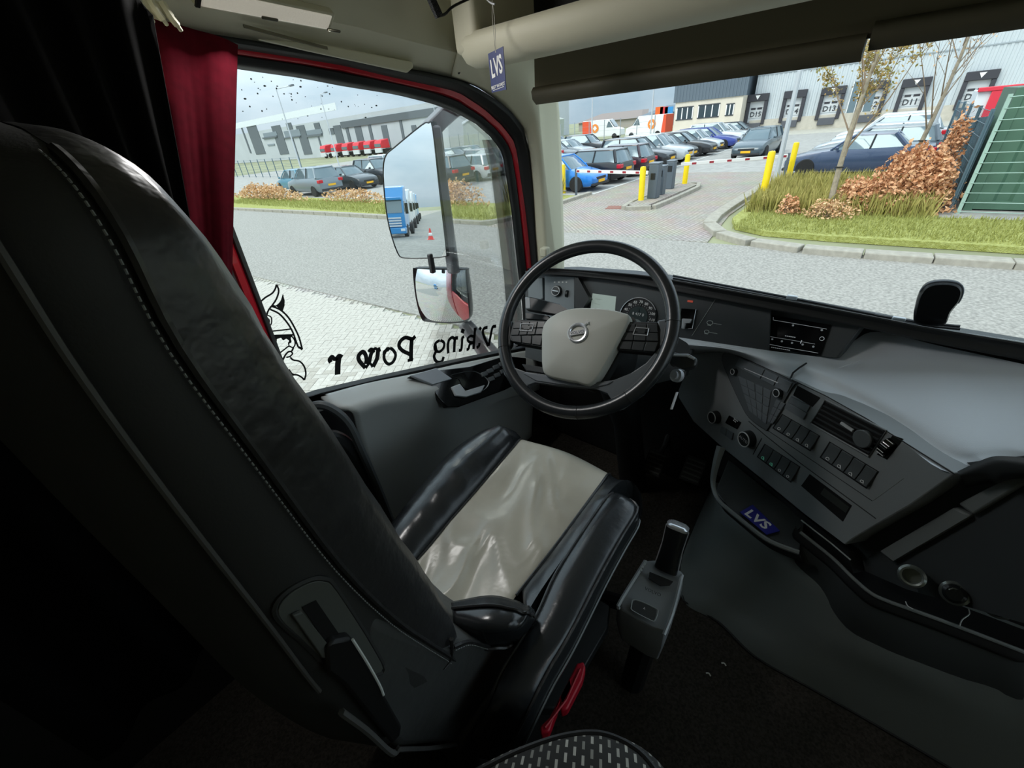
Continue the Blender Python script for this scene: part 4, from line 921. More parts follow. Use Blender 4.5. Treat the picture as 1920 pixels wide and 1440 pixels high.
# lower storage with rim, and its sockets
rim = [PZ(x, y, z) for x, y, z in ((1492, 985, -.905), (1500, 998, -.915), (1560, 1046, -.93), (1600, 1085, -.935), (1633, 1113, -.94), (1665, 1128, -.94), (1707, 1143, -.94), (1800, 1177, -.94), (1920, 1223, -.94), (2100, 1290, -.94))]
low = [PZ(x, y, z) for x, y, z in ((1492, 1062, -1.02), (1500, 1075, -1.03), (1535, 1128, -1.07), (1560, 1160, -1.08), (1595, 1187, -1.08), (1640, 1212, -1.08), (1700, 1240, -1.08), (1800, 1280, -1.08), (1920, 1325, -1.08), (2100, 1390, -1.08))]
back = [p + V((.03, .12, -.005)) for p in rim]; back2 = [p + V((.03, .12, -.03)) for p in rim]
rim.append(V((1.30, .66, -.94))); low.append(V((1.30, .68, -1.08)))
mb = MB(); mb.grid(surf([low, [p.lerp(q, .5) + V((-.006, -.006, 0)) for p, q in zip(low, rim)], rim], 4, 4)); mb.build('storage_front', M('dark_lower_plastic', '#1b1e1f'), parent=dash, smooth=80)
mb = MB(); mb.grid(surf([rim, [p + V((.004, .006, -.03)) for p in rim], [p + V((.06, .20, -.03)) for p in rim], [p + V((.07, .24, .12)) for p in rim]], 4, 4)); mb.build('storage_floor', BLACK, parent=dash, smooth=80)
mb = MB(); mb.tube(crom([p + V((0, 0, .001)) for p in rim[1:]], 4), .004, 8); mb.build('storage_rim', M('satin_mid_grey', '#4d5150'), parent=dash)
pline_pts = [PZ(x, y, -.90) for x, y in ((1502, 975), (1560, 1020), (1595, 1050))]
mb = MB(); mb.tube(pline_pts, .0018, 6); mb.build('tray_edge', M('pale_edge_line', '#9aa09d'), parent=dash)
for x, y, cap_ in ((1710, 1080, 0), (1790, 1112, 1), (1871, 1136, 1)):
    S = empty('power_socket', PY(x, y, .86), parent=dash); c = PY(x, y, .86); ax = V((-.25, -.75, .6)).normalized()
    mb = MB(); mb.lathe(c, ax, [(.020, -.02), (.020, .0), (.022, .004), (.018, .007), (.0145, .006), (.0135, -.012), (0, -.012)], 24); mb.build('socket_ring', M('socket_metal', '#8c938f', .28, .8), parent=S)
    if cap_:
        mb = MB(); mb.lathe(c, ax, [(.016, .0), (.017, .016), (.012, .020), (0, .020)], 20); mb.build('socket_cap', M('socket_cap_black', '#15191a', .3), parent=S)
        mb = MB(); mb.tube([c + ax * .018 + V((math.cos(t), .6 * math.sin(t), math.sin(t))) * .009 for t in (0, .7, 1.4, 2.1, 2.8)], .0012, 5); mb.build('cap_tab', M('socket_metal', '#8c938f'), parent=S)
for pp in (((1698, 1128), (1702, 1136), (1712, 1142)), ((1816, 1142), (1817, 1152), (1804, 1162), (1799, 1174))):
    mb = MB(); mb.tube(crom([PZ(x, y, -.93) for x, y in pp], 4), .0011, 5); mb.build('loose_wire', M('pale_wire', '#c3c5c2', .5), label='thin pale wire lying in the dark dashboard tray' if pp[0][0] < 1800 else 'curled pale wire below the capped sockets in dashboard tray', cat='wire')

# small tray on a curved arm with the blue card
tray = empty('cup_tray', PZ(1420, 980, -.95), parent=dash)
arm_ = crom([PZ(x, y, z) for x, y, z in ((1352, 838, -.82), (1343, 868, -.86), (1337, 905, -.91), (1346, 936, -.925), (1375, 963, -.93), (1425, 1003, -.93), (1455, 1020, -.93), (1498, 1036, -.93))], 5)
mb = MB(); mb.tube(arm_, [.012 - .006 * min(1, i / 12) for i in range(len(arm_))], 8); mb.build('tray_rim', M('satin_mid_grey', '#4d5150'), parent=tray)
fl = [PZ(x, y, -.94) for x, y in ((1342, 920), (1372, 960), (1425, 1001), (1498, 1034), (1510, 975), (1420, 905), (1366, 862))]
mb = MB(); mb.prism(fl, (0, 0, -.008)); mb.build('tray_floor', M('tray_grey', '#3c4041', .45), parent=tray, bevel=.002)
sk_ = [arm_[i] for i in range(14, len(arm_))]
mb = MB(); mb.grid([sk_, [p + V((.015, .025, -.05)) for p in sk_], [p + V((.06, .06, -.07)) for p in sk_]]); mb.build('tray_skirt', BLACK, parent=tray, solid=.004)
mb = MB(); mb.prism([PP(x, y, -.02) for x, y in ((1340, 845), (1365, 850), (1500, 960), (1590, 1035), (1600, 1075), (1500, 1000), (1400, 930), (1345, 890))], -PN * .03); mb.build('tray_back', BLACK, parent=tray)
CARDB = M('royal_blue_card', '#1c1f86', .45)
bc = empty('blue_card', PZ(1425, 975, -.935), 'small blue card with white LVS lettering lying in the dashboard tray', 'card')
cq = [PZ(x, y, -.934) for x, y in ((1387, 961), (1411, 947), (1462, 996), (1437, 1003))]
mb = MB(); mb.prism(cq, (0, 0, .002)); mb.build('card', CARDB, parent=bc)
tu = (PZ(1444, 990, -.93) - PZ(1400, 957, -.93)).normalized(); tv = V((0, 0, 1)).cross(tu)
text_mesh('LVS', PZ(1420, 974, -.932) + V((0, 0, .0004)), tu, tv, .040, .0002, bold=.0011).build('lettering', WHITEP, parent=bc, smooth=0, fix=False)
# lower knee area under the wheel
mb = MB(); mb.box((-1.05, 1.36, -1.31), (.2, 1.42, -.60)); mb.build('lower_bulkhead', BLACK, parent=dash)
# ------------------------------------------------------------------ tunnel, floor, pedals, gear selector, small things
T0 = [PZ(x, y, -1.318) for x, y in ((1338, 905), (1300, 990), (1275, 1060), (1282, 1128), (1347, 1167), (1413, 1230), (1513, 1287), (1613, 1343), (1780, 1440), (1980, 1560))]
T1 = [PZ(x, y, z) for x, y, z in ((1342, 905, -1.24), (1312, 990, -1.24), (1308, 1055, -1.24), (1340, 1105, -1.24), (1400, 1145, -1.24), (1470, 1200, -1.22), (1570, 1250, -1.20), (1680, 1300, -1.19), (1850, 1385, -1.19), (2050, 1480, -1.19))]
T2 = [PZ(x, y, z) for x, y, z in ((1348, 905, -1.12), (1335, 975, -1.12), (1350, 1020, -1.12), (1390, 1060, -1.12), (1440, 1095, -1.12), (1505, 1145, -1.11), (1590, 1200, -1.10), (1690, 1245, -1.09), (1850, 1310, -1.09), (2050, 1395, -1.09))]
T3 = [PZ(x, y, z) for x, y, z in ((1352, 905, -1.0), (1358, 945, -1.0), (1385, 975, -1.0), (1430, 1010, -1.0), (1480, 1040, -1.0), (1540, 1080, -1.0), (1620, 1130, -1.0), (1710, 1170, -1.0), (1850, 1230, -1.0), (2050, 1310, -1.0))]
for t_ in (T0, T1, T2, T3): t_.append(V((1.30, t_[-1].y + .02, t_[-1].z)))
T4 = [p + V((.06 if p.x < 1.2 else 0, .10, .02)) for p in T3]
mb = MB(); mb.grid(surf([T0, T1, T2, T3, T4], 5, 5))
TUN = M('charcoal_tunnel_vinyl', '#6d7371', .36, bump=.3, bs=420, bd=.001)
mb.build('engine_tunnel', TUN, smooth=180, label='dark moulded vinyl engine tunnel beside the carpet', cat='engine cover')
mb = MB(); mb.tube(crom([p + V((0, 0, .002)) for p in T0[3:]], 4), .0035, 6); mb.build('trim_5', BLACK, kind='structure', label='dark seam between the tunnel vinyl and the carpet')
mb = MB(); mb.tube(crom([p + V((0, 0, .002)) for p in T0[:4]], 4), .003, 6); mb.build('trim_6', BLACK, kind='structure', label='dark seam running up to the pedals')
# crumbs
for (x, y), l_ in (((1357, 1246), 'pale crumb on the carpet nearer the tunnel'), ((1328, 1265), 'pale crumb on the carpet nearer the seat')):
    p = PZ(x, y, -1.316); mb = MB(); mb.tube(crom([p + V((-.006, 0, 0)), p + V((0, .003, .002)), p + V((.006, 0, 0))], 3), .0018, 5); mb.build('crumb', M('pale_crumb', '#d6d4cc', .7), label=l_, cat='crumb')
# pedals
for (x, y), l_ in (((1228, 868), 'dark ribbed brake pedal in the shadowed footwell'), ((1300, 882), 'dark ribbed accelerator pedal beside the engine tunnel')):
    c = PZ(x, y, -1.17); P = empty('pedal', c - V((0, 0, .05)), l_, 'pedal', 'footwell pedals')
    ax = (V((1, 0, 0)), V((0, .75, .66)), V((0, -.66, .75)))
    mb = MB(); mb.cbox(c, .075, .10, .015, ax); mb.build('pad', M('pedal_rubber', '#1c1c1b', .7, bump=.8, bs=260, bd=.003), parent=P, bevel=.005)
    for k in range(5):
        mb = MB(); mb.cbox(c + ax[1] * (k - 2) * .018 + ax[2] * .009, .062, .006, .004, ax); mb.build('rib', M('pedal_rib', '#3c3c39', .6), parent=P)
    mb = MB(); mb.tube([c, c + V((0, .09, .02)), c + V((0, .18, .16))], .010, 8); mb.build('arm', BLACK, parent=P)

# gear selector beside the seat
GREYD = M('gear_grey_plastic', '#8e9396', .36, bump=.1, bs=900, bd=.0003)
gs = empty('gear_selector', PZ(1215, 1150, -1.05), 'dark grey gear selector box with upright silver-capped lever', 'gear lever')
tq = [PZ(x, y, z) for x, y, z in ((1207, 1048, -.885), (1240, 1046, -.885), (1282, 1070, -.885), (1281, 1090, -.89), (1262, 1150, -.905), (1247, 1188, -.915), (1222, 1180, -.92), (1163, 1145, -.915), (1158, 1130, -.905))]
cen = sum(tq, V()) / len(tq)
mb = MB(); mb.loft([[p + V((0, 0, -.13)) + (cen - p) * .12 for p in tq], [p + V((0, 0, -.06)) + (p - cen) * .02 for p in tq], [p + V((0, 0, -.012)) for p in tq], [p + (cen - p) * .06 for p in tq]]); mb.build('box', GREYD, parent=gs, bevel=.003, smooth=40)
for e in ([(1210, 1052), (1163, 1128), (1160, 1140)], [(1279, 1078), (1262, 1145), (1245, 1190)]):
    mb = MB(); mb.tube(crom([PZ(x, y, z) for (x, y), z in zip(e, (-.882, -.895, -.912))], 4), .0042, 6); mb.build('side_rail', M('rail_grey', '#a9afb2', .3), parent=gs)
GP0, GN = PZ(1222, 1110, -.893), (PZ(1280, 1075, -.885) - PZ(1210, 1050, -.885)).cross(PZ(1247, 1188, -.915) - PZ(1210, 1050, -.885)).normalized()
if GN.z < 0: GN = -GN
def GG(x, y, h=0.0): return PPL(x, y, GP0 + GN * h, GN)
mb = MB(); mb.prism([GG(x, y, .004) for x, y in ((1218, 1072), (1262, 1090), (1256, 1097), (1238, 1098), (1216, 1084))], -GN * .004); mb.build('slot', BLACK, parent=gs)
mb = MB(); rr_ = crom([GG(x, y, .0045) for x, y in ((1190, 1124), (1228, 1140), (1233, 1148), (1228, 1163), (1220, 1163), (1186, 1145), (1184, 1136))], 3, loop=True); mb.tube(rr_, .0012, 5, loop=True); mb.build('button_outline', M('pale_edge_line', '#9aa09d'), parent=gs)
mb = MB(); mb.prism([p + (sum(rr_, V()) / len(rr_) - p) * .08 for p in rr_], -GN * .004); mb.build('button', M('button_grey', '#393c3d', .4), parent=gs)
gu = (GG(1242, 1118) - GG(1206, 1102)).normalized()
text_mesh('VOLVO', GG(1224, 1110, .0035), gu, GN.cross(gu), .0105, .0006).build('lettering', M('embossed_dark', '#24272a', .4), parent=gs, smooth=0, fix=False)
text_mesh('A', GG(1208, 1141, .0055), gu, GN.cross(gu), .007, .0003).build('lettering', WHITEP, parent=gs, smooth=0, fix=False)
for k in range(4):
    mb = MB(); mb.lathe(GG(1211 - k * 3, 1053 + k * 5.5, .010), GN, [(.003, 0), (.0028, .002), (0, .0022)], 8); mb.build('indicator', M('indicator_pale', '#aab0ae', .4), parent=gs)
l0, l1 = GG(1250, 1062, .0), None
r_ = ray(1272, 984); l1 = r_ * ((l0.y + .045) / r_.y)
d = (l1 - l0)
mb = MB(); secs = []
for t, w, h in ((-.05, .025, .019), (.05, .024, .018), (.3, .0215, .016), (.6, .022, .0165), (.85, .0235, .0185), (.93, .0235, .0185)):
    c = l0 + d * t; u = d.cross(V((0, 0, 1))).normalized() if abs(d.normalized().z) < .95 else V((1, 0, 0)); u = V((1, .15, 0)).normalized(); u = (u - d.normalized() * u.dot(d.normalized())).normalized(); v = d.normalized().cross(u)
    secs.append([c + u * w * math.copysign(abs(math.cos(a)) ** .55, math.cos(a)) + v * h * math.copysign(abs(math.sin(a)) ** .55, math.sin(a)) for a in [i * 2 * math.pi / 20 for i in range(20)]])
mb.loft(secs); mb.build('lever', M('gloss_lever', '#1b1d1e', .22), parent=gs, smooth=50)
mb = MB(); s5 = secs[-1]; c5 = sum(s5, V()) / 20
mb.loft([s5, [p + d * .05 for p in s5], [p + (c5 - p) * .25 + d * .09 for p in s5]]); mb.build('lever_cap', M('silver_cap', '#c3c7ca', .25, .7), parent=gs, smooth=50)
for s_ in (1, -1):
    mb = MB(); mb.tube([l0 + d * .02 + u * s_ * .0245, l0 + d * .5 + u * s_ * .022, l0 + d * .92 + u * s_ * .0235], .0016, 6); mb.build('lever_edge', SILVER, parent=gs)
mb = MB(); mb.tube([cen + V((-.02, -.02, -.05)), cen + V((-.10, -.02, -.09)), V((-.29, cen.y - .05, -1.0))], .018, 8); mb.build('bracket', BLACK, parent=gs)
mb = MB(); mb.prism([PZ(x, y, -.98) for x, y in ((1120, 1120), (1145, 1135), (1140, 1175), (1050, 1330), (1000, 1330), (1060, 1215))], (0, 0, -.03)); mb.build('mount_rail', BLACKP, parent=gs, bevel=.004)
mb = MB(); mb.tube([cen + V((0, 0, -.1)), V((cen.x - .02, cen.y - .01, -1.318))], .03, 10); mb.build('stem', BLACK, parent=gs)

# hanging tag
tg = empty('air_freshener', PY(930, 168, .85), 'dark blue LVS card hanging on a thread from the overhead console', 'card')
NAVY = M('navy_card', '#27346b', .5, var=.1, vs=300)
tq = [PY(x, y, Y) for x, y, Y in ((915, 101, .85), (943, 87, .842), (949, 168, .842), (922, 174, .85))]
tn = (tq[1] - tq[0]).cross(tq[3] - tq[0]).normalized(); tn = tn if tn.y < 0 else -tn
mb = MB(); mb.prism(tq, -tn * .0015); mb.build('card', NAVY, parent=tg)
tu = (tq[1] - tq[0]).normalized(); tv = tn.cross(tu)
w_ = (tq[1] - tq[0]).length
text_mesh('LVS', tq[0].lerp(tq[2], .50) + tn * .0006, tu, tv, w_ * .50, .0003, bold=.0007).build('lettering', WHITEP, parent=tg, smooth=0, fix=False)
lt = [o for o in COL.objects if o.name.startswith('lettering')][-1]; lt.scale = (1, 1, 1.75)
text_mesh('BEST WORST', tq[0].lerp(tq[2], .5) + (tq[3] - tq[0]) * .36 + tn * .0006, tu, tv, w_ * .155, .0003, bold=.0002).build('small_print', WHITEP, parent=tg, smooth=0, fix=False)
mb = MB(); p = tq[0].lerp(tq[2], .5) + (tq[3] - tq[0]) * .43 + tn * .0006; mb.cbox(p, w_ * .75, .001, .0003, (tu, tv, tn)); mb.build('underline', WHITEP, parent=tg)
top_ = tq[0].lerp(tq[1], .5) - tv * .004
for dx in (-.0008, .0008):
    mb = MB(); mb.tube([top_ + V((dx, 0, 0)), PY(925 + dx * 2500, 30, .85), PY(923, 4, .85), PY(922, -30, .86)], .0006, 5); mb.build('thread', M('pale_thread', '#c9c7bd', .6), parent=tg)
mb = MB(); mb.tube(crom([PY(912, -2, .85), PY(920, 5, .85), PY(928, 8, .85)], 3), .002, 6); mb.build('hook', CHROME, parent=tg)
# coiled cord
cc = []
a, b = PX(800, -20, -.80), PX(823, 30, -.80)
for i in range(140):
    t = i / 139; ang = i * .9; ax = (b - a).normalized(); u = ax.cross(V((0, 1, 0))).normalized(); v = ax.cross(u)
    cc.append(a.lerp(b, t) + (u * math.cos(ang) + v * math.sin(ang)) * .007)
cd = empty('coiled_cord', b, 'black coiled handset cord dangling from the overhead shelf', 'cord')
mb = MB(); mb.tube(cc, .0022, 5); mb.build('coil', BLACK, parent=cd)
mb = MB(); mb.tube(crom([b, PX(835, 26, -.80), PX(850, 12, -.80), PX(885, -5, -.80), PX(920, -20, -.80)], 5), .0025, 6); mb.build('straight_lead', BLACK, parent=cd)
# black paddle-shaped device on the windscreen edge
pdv = empty('camera_paddle', PY(1745, 608, 1.47), 'black paddle-shaped sensor housing standing at the windscreen foot', 'sensor')
pp = crom([PY(x, y, 1.47) for x, y in ((1716, 608), (1717, 572), (1728, 545), (1745, 533), (1772, 530), (1797, 534), (1806, 546), (1800, 566), (1783, 588), (1768, 612))], 4, loop=True)
cen = sum(pp, V()) / len(pp)
mb = MB(); mb.loft([[p + (cen - p) * .12 for p in pp], [p + V((0, .008, 0)) for p in pp], [p + V((0, .03, 0)) for p in pp], [p + (cen - p) * .2 + V((0, .045, 0)) for p in pp]]); mb.build('housing', M('sensor_black', '#101213', .35), parent=pdv, smooth=50)
mb = MB(); mb.tube([p + V((0, .010, .001)) for p in pp[7:30]], .0022, 6); mb.build('edge_rim', M('sensor_grey_rim', '#7f8690', .4), parent=pdv)
# dark scuttle below the glass, outside
sc_ = [(980, 508), (1090, 506), (1200, 514), (1262, 522), (1400, 548), (1500, 566), (1660, 596), (1730, 610), (1920, 642), (2300, 706)]
mb = MB(); mb.grid([[PY(x, y - 4, 1.60) for x, y in sc_], [PY(x, y + 14, 1.52) for x, y in sc_]]); mb.build('trim_8', BLACKP, kind='structure', solid=.01, label='black scuttle panel outside below the windscreen')
# wipers outside at the foot of the glass
for k, (pp, l_) in enumerate((([(1262, 517), (1400, 543), (1500, 562), (1640, 590)], 'black wiper arm along the windscreen foot near the wheel'), ([(1480, 561), (1600, 584), (1720, 604), (1800, 612)], 'black wiper blade along the windscreen foot by the sensor'))):
    W = empty('wiper', PY(*pp[0], 1.53), l_, 'wiper', 'windscreen wipers')
    mb = MB(); mb.tube([PY(x, y, 1.535) for x, y in pp], .004, 6); mb.build('arm', M('wiper_black', '#1b1d20', .4), parent=W)
    mb = MB(); mb.tube([PY(x, y + 5, 1.53) for x, y in pp], .004, 6); mb.build('blade', BLACK, parent=W)
    mb = MB(); mb.cbox(PY(pp[1][0] + 85, pp[1][1] + 15, 1.53), .03, .012, .014); mb.build('joint', SILVER, parent=W, bevel=.003)
# ------------------------------------------------------------------ outside: ground
def slab(name, poly, top, mat, th=.25, label=None):
    mb = MB(); mb.prism([(x, y, GZ + top) for x, y in poly], (0, 0, -th)); o = mb.build(name, mat, smooth=0, kind='structure')
    if label: o['label'] = label
    return o
def paver_mat(name, c1, c2, mortar, scale, rot):
    m = bpy.data.materials.new(name); m.use_nodes = True; n, l = m.node_tree.nodes, m.node_tree.links; b = n['Principled BSDF']; b.inputs['Roughness'].default_value = .85
    t = n.new('ShaderNodeTexCoord'); mp_ = n.new('ShaderNodeMapping'); mp_.inputs['Rotation'].default_value = (0, 0, R(rot)); br = n.new('ShaderNodeTexBrick')
    br.inputs['Scale'].default_value = scale; br.inputs['Color1'].default_value = C(c1); br.inputs['Color2'].default_value = C(c2); br.inputs['Mortar'].default_value = C(mortar); br.inputs['Mortar Size'].default_value = .02; br.inputs['Brick Width'].default_value = .21; br.inputs['Row Height'].default_value = .105
    l.new(t.outputs['Object'], mp_.inputs['Vector']); l.new(mp_.outputs['Vector'], br.inputs['Vector'])
    z = n.new('ShaderNodeTexNoise'); z.inputs['Scale'].default_value = 1.2; z.inputs['Detail'].default_value = 6; l.new(t.outputs['Object'], z.inputs['Vector'])
    mx = n.new('ShaderNodeMix'); mx.data_type = 'RGBA'; mx.blend_type = 'MULTIPLY'; mx.inputs['Factor'].default_value = .35
    l.new(br.outputs['Color'], mx.inputs['A']); l.new(z.outputs['Color'], mx.inputs['B']); l.new(mx.outputs['Result'], b.inputs['Base Color'])
    return m
ASPH = M('pale_speckled_asphalt', '#97948d', .9, var=.26, vs=22, bump=.5, bs=90, bd=.01)
LOT = M('grey_parking_paving', '#a09e99', .9, var=.12, vs=3)
YARD = M('yard_asphalt', '#84847f', .9, var=.2, vs=5)
PAVE = paver_mat('light_clinker_paving', '#c6c1b6', '#b6b1a7', '#8f8a81', 1.0, 45)
ENTR = paver_mat('pinkish_clinker_paving', '#b9b0a6', '#aca297', '#948b81', 1.0, 45)
GRASS = M('spring_verge_grass', '#9a9c4c', .95, col2='#b8bb70', vs=14, bump=.9, bs=60, bd=.04)
KERB = M('concrete_kerb', '#a09b8f', .9, var=.12, vs=8, bump=.3, bs=60, bd=.004)
FIELD = M('distant_ground', '#8d8f70', .95, var=.2, vs=.2)
slab('ground_base', ((-420, -300), (300, -300), (300, 400), (-420, 400)), -.03, FIELD, label='flat ground far around the site')
slab('yard', ((-60, -160), (40, -160), (40, 4.2), (-60, 4.2)), -.012, PAVE, .1, 'light clinker-paved yard under the truck')
slab('yard_lane', ((-12, -160), (-3.0, -160), (-3.0, -9), (-12, -9)), .0, YARD, .1, 'grey lane behind the truck beside parked trucks')
slab('road', ((-120, 3.2), (-12, 3.95), (-6, 4.28), (-3, 4.4), (40, 4.8), (40, 10.8), (-9.6, 10.75), (-30, 9.8), (-120, 5.5)), .002, ASPH, .1, 'wide pale asphalt road crossing in front of truck')
slab('entrance', ((-10.0, 10.6), (-3.0, 10.8), (-3.4, 14), (-3.5, 24), (-9.7, 24), (-9.7, 15)), .004, ENTR, .1, 'clinker-paved car park entrance')
slab('parking_lot', ((-75, 13.9), (-9.7, 13.9), (-9.7, 24), (-3.5, 24), (-3.5, 18.5), (1.3, 18.5), (10, 18.5), (10, 56.5), (-75, 56.5)), .001, LOT, .1, 'grey parking lot with rows of cars')
slab('verge_left', ((-90, 7.0), (-30, 10.0), (-16, 10.75), (-10.3, 10.9), (-9.95, 12), (-9.95, 16.2), (-11.5, 16.2), (-12.5, 14.0), (-45, 13.2), (-90, 12.5)), .10, GRASS, .12, 'grass verge left of the entrance')
slab('verge_right', ((-3.1, 13.2), (-2.8, 12.35), (-2.0, 11.85), (-.7, 11.75), (30, 11.9), (30, 14.3), (1.3, 14.3), (1.2, 19.6), (-3.3, 19.6)), .10, GRASS, .12, 'grass verge right of the entrance')
slab('container_base', ((1.1, 14.2), (30, 14.3), (30, 20), (1.3, 20)), .105, LOT, .1, 'paved strip under the green container')
slab('dock_yard', ((-30, 50), (60, 50), (60, 62), (-30, 62)), .003, M('pale_concrete_yard', '#b4b0a4', .9, var=.08, vs=2), .1, 'pale concrete apron before the loading docks')
# white bay lines
WL = M('white_road_paint', '#d9d9d4', .8, var=.1, vs=9)
bl_ = empty('bay_lines', (-12, 30, GZ), kind='structure'); bl_['label'] = 'white painted parking bay lines'
def lane(a, b, w=.10):
    a, b = V((a[0], a[1], GZ + .0035)), V((b[0], b[1], GZ + .0035)); d = (b - a).normalized(); s = V((-d.y, d.x, 0)) * w / 2
    mb = MB(); mb.prism([a - s, b - s, b + s, a + s], (0, 0, .003)); mb.build('bay_line', WL, parent=bl_, smooth=0)
lane((-9.75, 17.2), (-9.75, 46)); lane((-3.4, 21), (-3.4, 40))
for k in range(11): lane((-14.2, 17.05 + 2.45 * k), (-9.8, 17.05 + 2.45 * k))
# kerb stones
def kerb(name, pts, w, h, lab):
    K = empty(name, (pts[0][0], pts[0][1], GZ), kind='structure'); K['label'] = lab
    P = [V((x, y, 0)) for x, y in pts]; L = sum((b - a).length for a, b in zip(P, P[1:])); n = max(2, int(L / .95)); Q = resample(crom(P, 8), n + 1)
    for a, b in zip(Q, Q[1:]):
        d = (b - a).normalized(); s = V((-d.y, d.x, 0)) * w; a2, b2 = a + d * .008, b - d * .008
        mb = MB(); mb.obox(a2 + V((0, 0, GZ - .1 + rnd.uniform(-.003, .003))), b2 - a2, s, (0, 0, h + .1)); mb.build('kerb_stone', KERB, parent=K, bevel=.02, smooth=0)
kerb('kerb_left', [(-45, 8.9), (-30, 9.75), (-22, 10.3), (-16, 10.6), (-10.6, 10.72), (-9.95, 11.0), (-9.75, 12), (-9.72, 14), (-9.72, 17.1)], .22, .12, 'concrete kerb along the left verge')
kerb('kerb_right', [(-3.5, 19.5), (-3.5, 14.7), (-3.4, 12.9), (-3.1, 12.0), (-2.5, 11.4), (-1.7, 10.95), (-.6, 10.8), (1, 10.85), (3, 10.95), (6, 11.0)], -.33, .12, 'concrete kerb curving round the right verge')
kerb('island_kerb', [(-6.95, 15.2), (-6.95, 14.5), (-6.55, 14.05), (-6.1, 14.3), (-5.95, 15), (-5.95, 18.6), (-6.1, 19.5), (-6.5, 19.8), (-6.9, 19.4), (-6.95, 15.2)], -.16, .13, 'kerb ring of the barrier island')
slab('island_top', ((-6.85, 14.6), (-6.5, 14.2), (-6.1, 14.5), (-6.05, 19.2), (-6.5, 19.6), (-6.85, 19.2)), .125, ENTR, .1, 'paved top of the barrier island')
dc = [GP(x, y, .006) for x, y in ((1134, 392), (1142, 386), (1172, 386), (1166, 392))]
mb = MB(); mb.prism(dc, (0, 0, .006)); mb.build('drain_cover', M('rusty_cover', '#8a5f52', .8, var=.15, vs=20), label='rusty rectangular drain cover beside the barrier island', cat='drain cover')
# herringbone clinkers by the truck: nearest 300 as single bricks, the rest joined
hb_ = []
poly = [(-12.4, 3.75), (-6, 4.18), (-3.2, 4.3), (-3.0, 3.2), (-4.6, 1.2), (-5.6, 1.2)]
def inside(x, y):
    c_ = False; n = len(poly)
    for i in range(n):
        x1, y1 = poly[i]; x2, y2 = poly[i - 1]
        if (y1 > y) != (y2 > y) and x < (x2 - x1) * (y - y1) / (y2 - y1) + x1: c_ = not c_
    return c_
w_ = .105; ca, sa = math.cos(R(38)), math.sin(R(38))
for i in range(-130, 130):
    for j in range(-130, 130):
        m4 = (i - j) % 4
        if m4 == 0: cx, cy, ho = (i + 1) * w_, (j + .5) * w_, True
        elif m4 == 3: cx, cy, ho = (i + .5) * w_, (j + 1) * w_, False
        else: continue
        # herringbone unit: horizontal brick at (i,j)-(i+2,j+1) when (i-j)%4==0, vertical at (i,j)-(i+1,j+2) when (i-j)%4==3
        X, Y = -7.5 + cx * ca - cy * sa, 2.8 + cx * sa + cy * ca
        if inside(X, Y): hb_.append((X * X + Y * Y, X, Y, ho))
hb_.sort()
ya = [o for o in COL.objects if o.name == 'yard'][0]
PM = [M('clinker_a', '#b8b3a9', .85, var=.1, vs=30), M('clinker_b', '#aca69b', .85, var=.1, vs=30), M('clinker_c', '#bfbab0', .85, var=.1, vs=30)]
proto = []
for ho in (True, False):
    for m_ in PM:
        mb = MB(); a, b = (.204, .099) if ho else (.099, .204); mb.box((-a / 2, -b / 2, 0), (a / 2, b / 2, .05)); o = mb.build('clinker', m_, smooth=0, bevel=0); proto.append(o.data); bpy.data.objects.remove(o)
for k, (d, X, Y, ho) in enumerate(hb_[:300]):
    o = bpy.data.objects.new('clinker', proto[(0 if ho else 3) + rnd.choice((0, 0, 1, 2))]); COL.objects.link(o); o.parent = ya
    o.location = V((X, Y, GZ - .05 + rnd.uniform(0, .003))) - WO['yard']; o.rotation_euler = (0, 0, R(38))
mb = MB(); u, v = V((ca, sa, 0)), V((-sa, ca, 0))
for d, X, Y, ho in hb_[300:]:
    a, b = (.204, .099) if ho else (.099, .204); mb.cbox((X, Y, GZ - .025 + rnd.uniform(0, .003)), a, b, .05, (u, v, V((0, 0, 1))))
if len(hb_) > 300:
    o = mb.build('clinker_field', PM[0], parent=ya, smooth=0, fix=False); o['kind'] = 'stuff'

# ------------------------------------------------------------------ barriers, bollards, posts
YEL = M('yellow_bollard_paint', '#f2d000', .45, var=.05, vs=6)
CAB = M('slate_cabinet_paint', '#566069', .45)
for (x, y), h, l_ in (((-6.72, 15.3), 1.15, 'yellow bollard at the near end of barrier island'), ((-6.6, 19.25), 1.15, 'yellow bollard at the far end of barrier island'), ((-11.3, 17.3), 1.1, 'yellow bollard in tall grass left of the barrier'), ((-2.9, 15.5), 1.45, 'yellow bollard beside the kerb in front of lamp post'), ((-3.1, 20.6), 1.3, 'yellow bollard just behind the right lamp post')):
    B = empty('bollard', (x, y, GZ + .1), l_, 'bollard', 'yellow bollards by the car park entrance')
    mb = MB(); mb.lathe((x, y, GZ + .0), (0, 0, 1), [(.10, 0), (.10, h), (.085, h + .05), (0, h + .07)], 18); mb.build('tube', YEL, parent=B)
    mb = MB(); mb.lathe((x, y, GZ + .0), (0, 0, 1), [(.14, .10), (.14, .13), (.10, .135)], 16); mb.build('foot', KERB, parent=B)
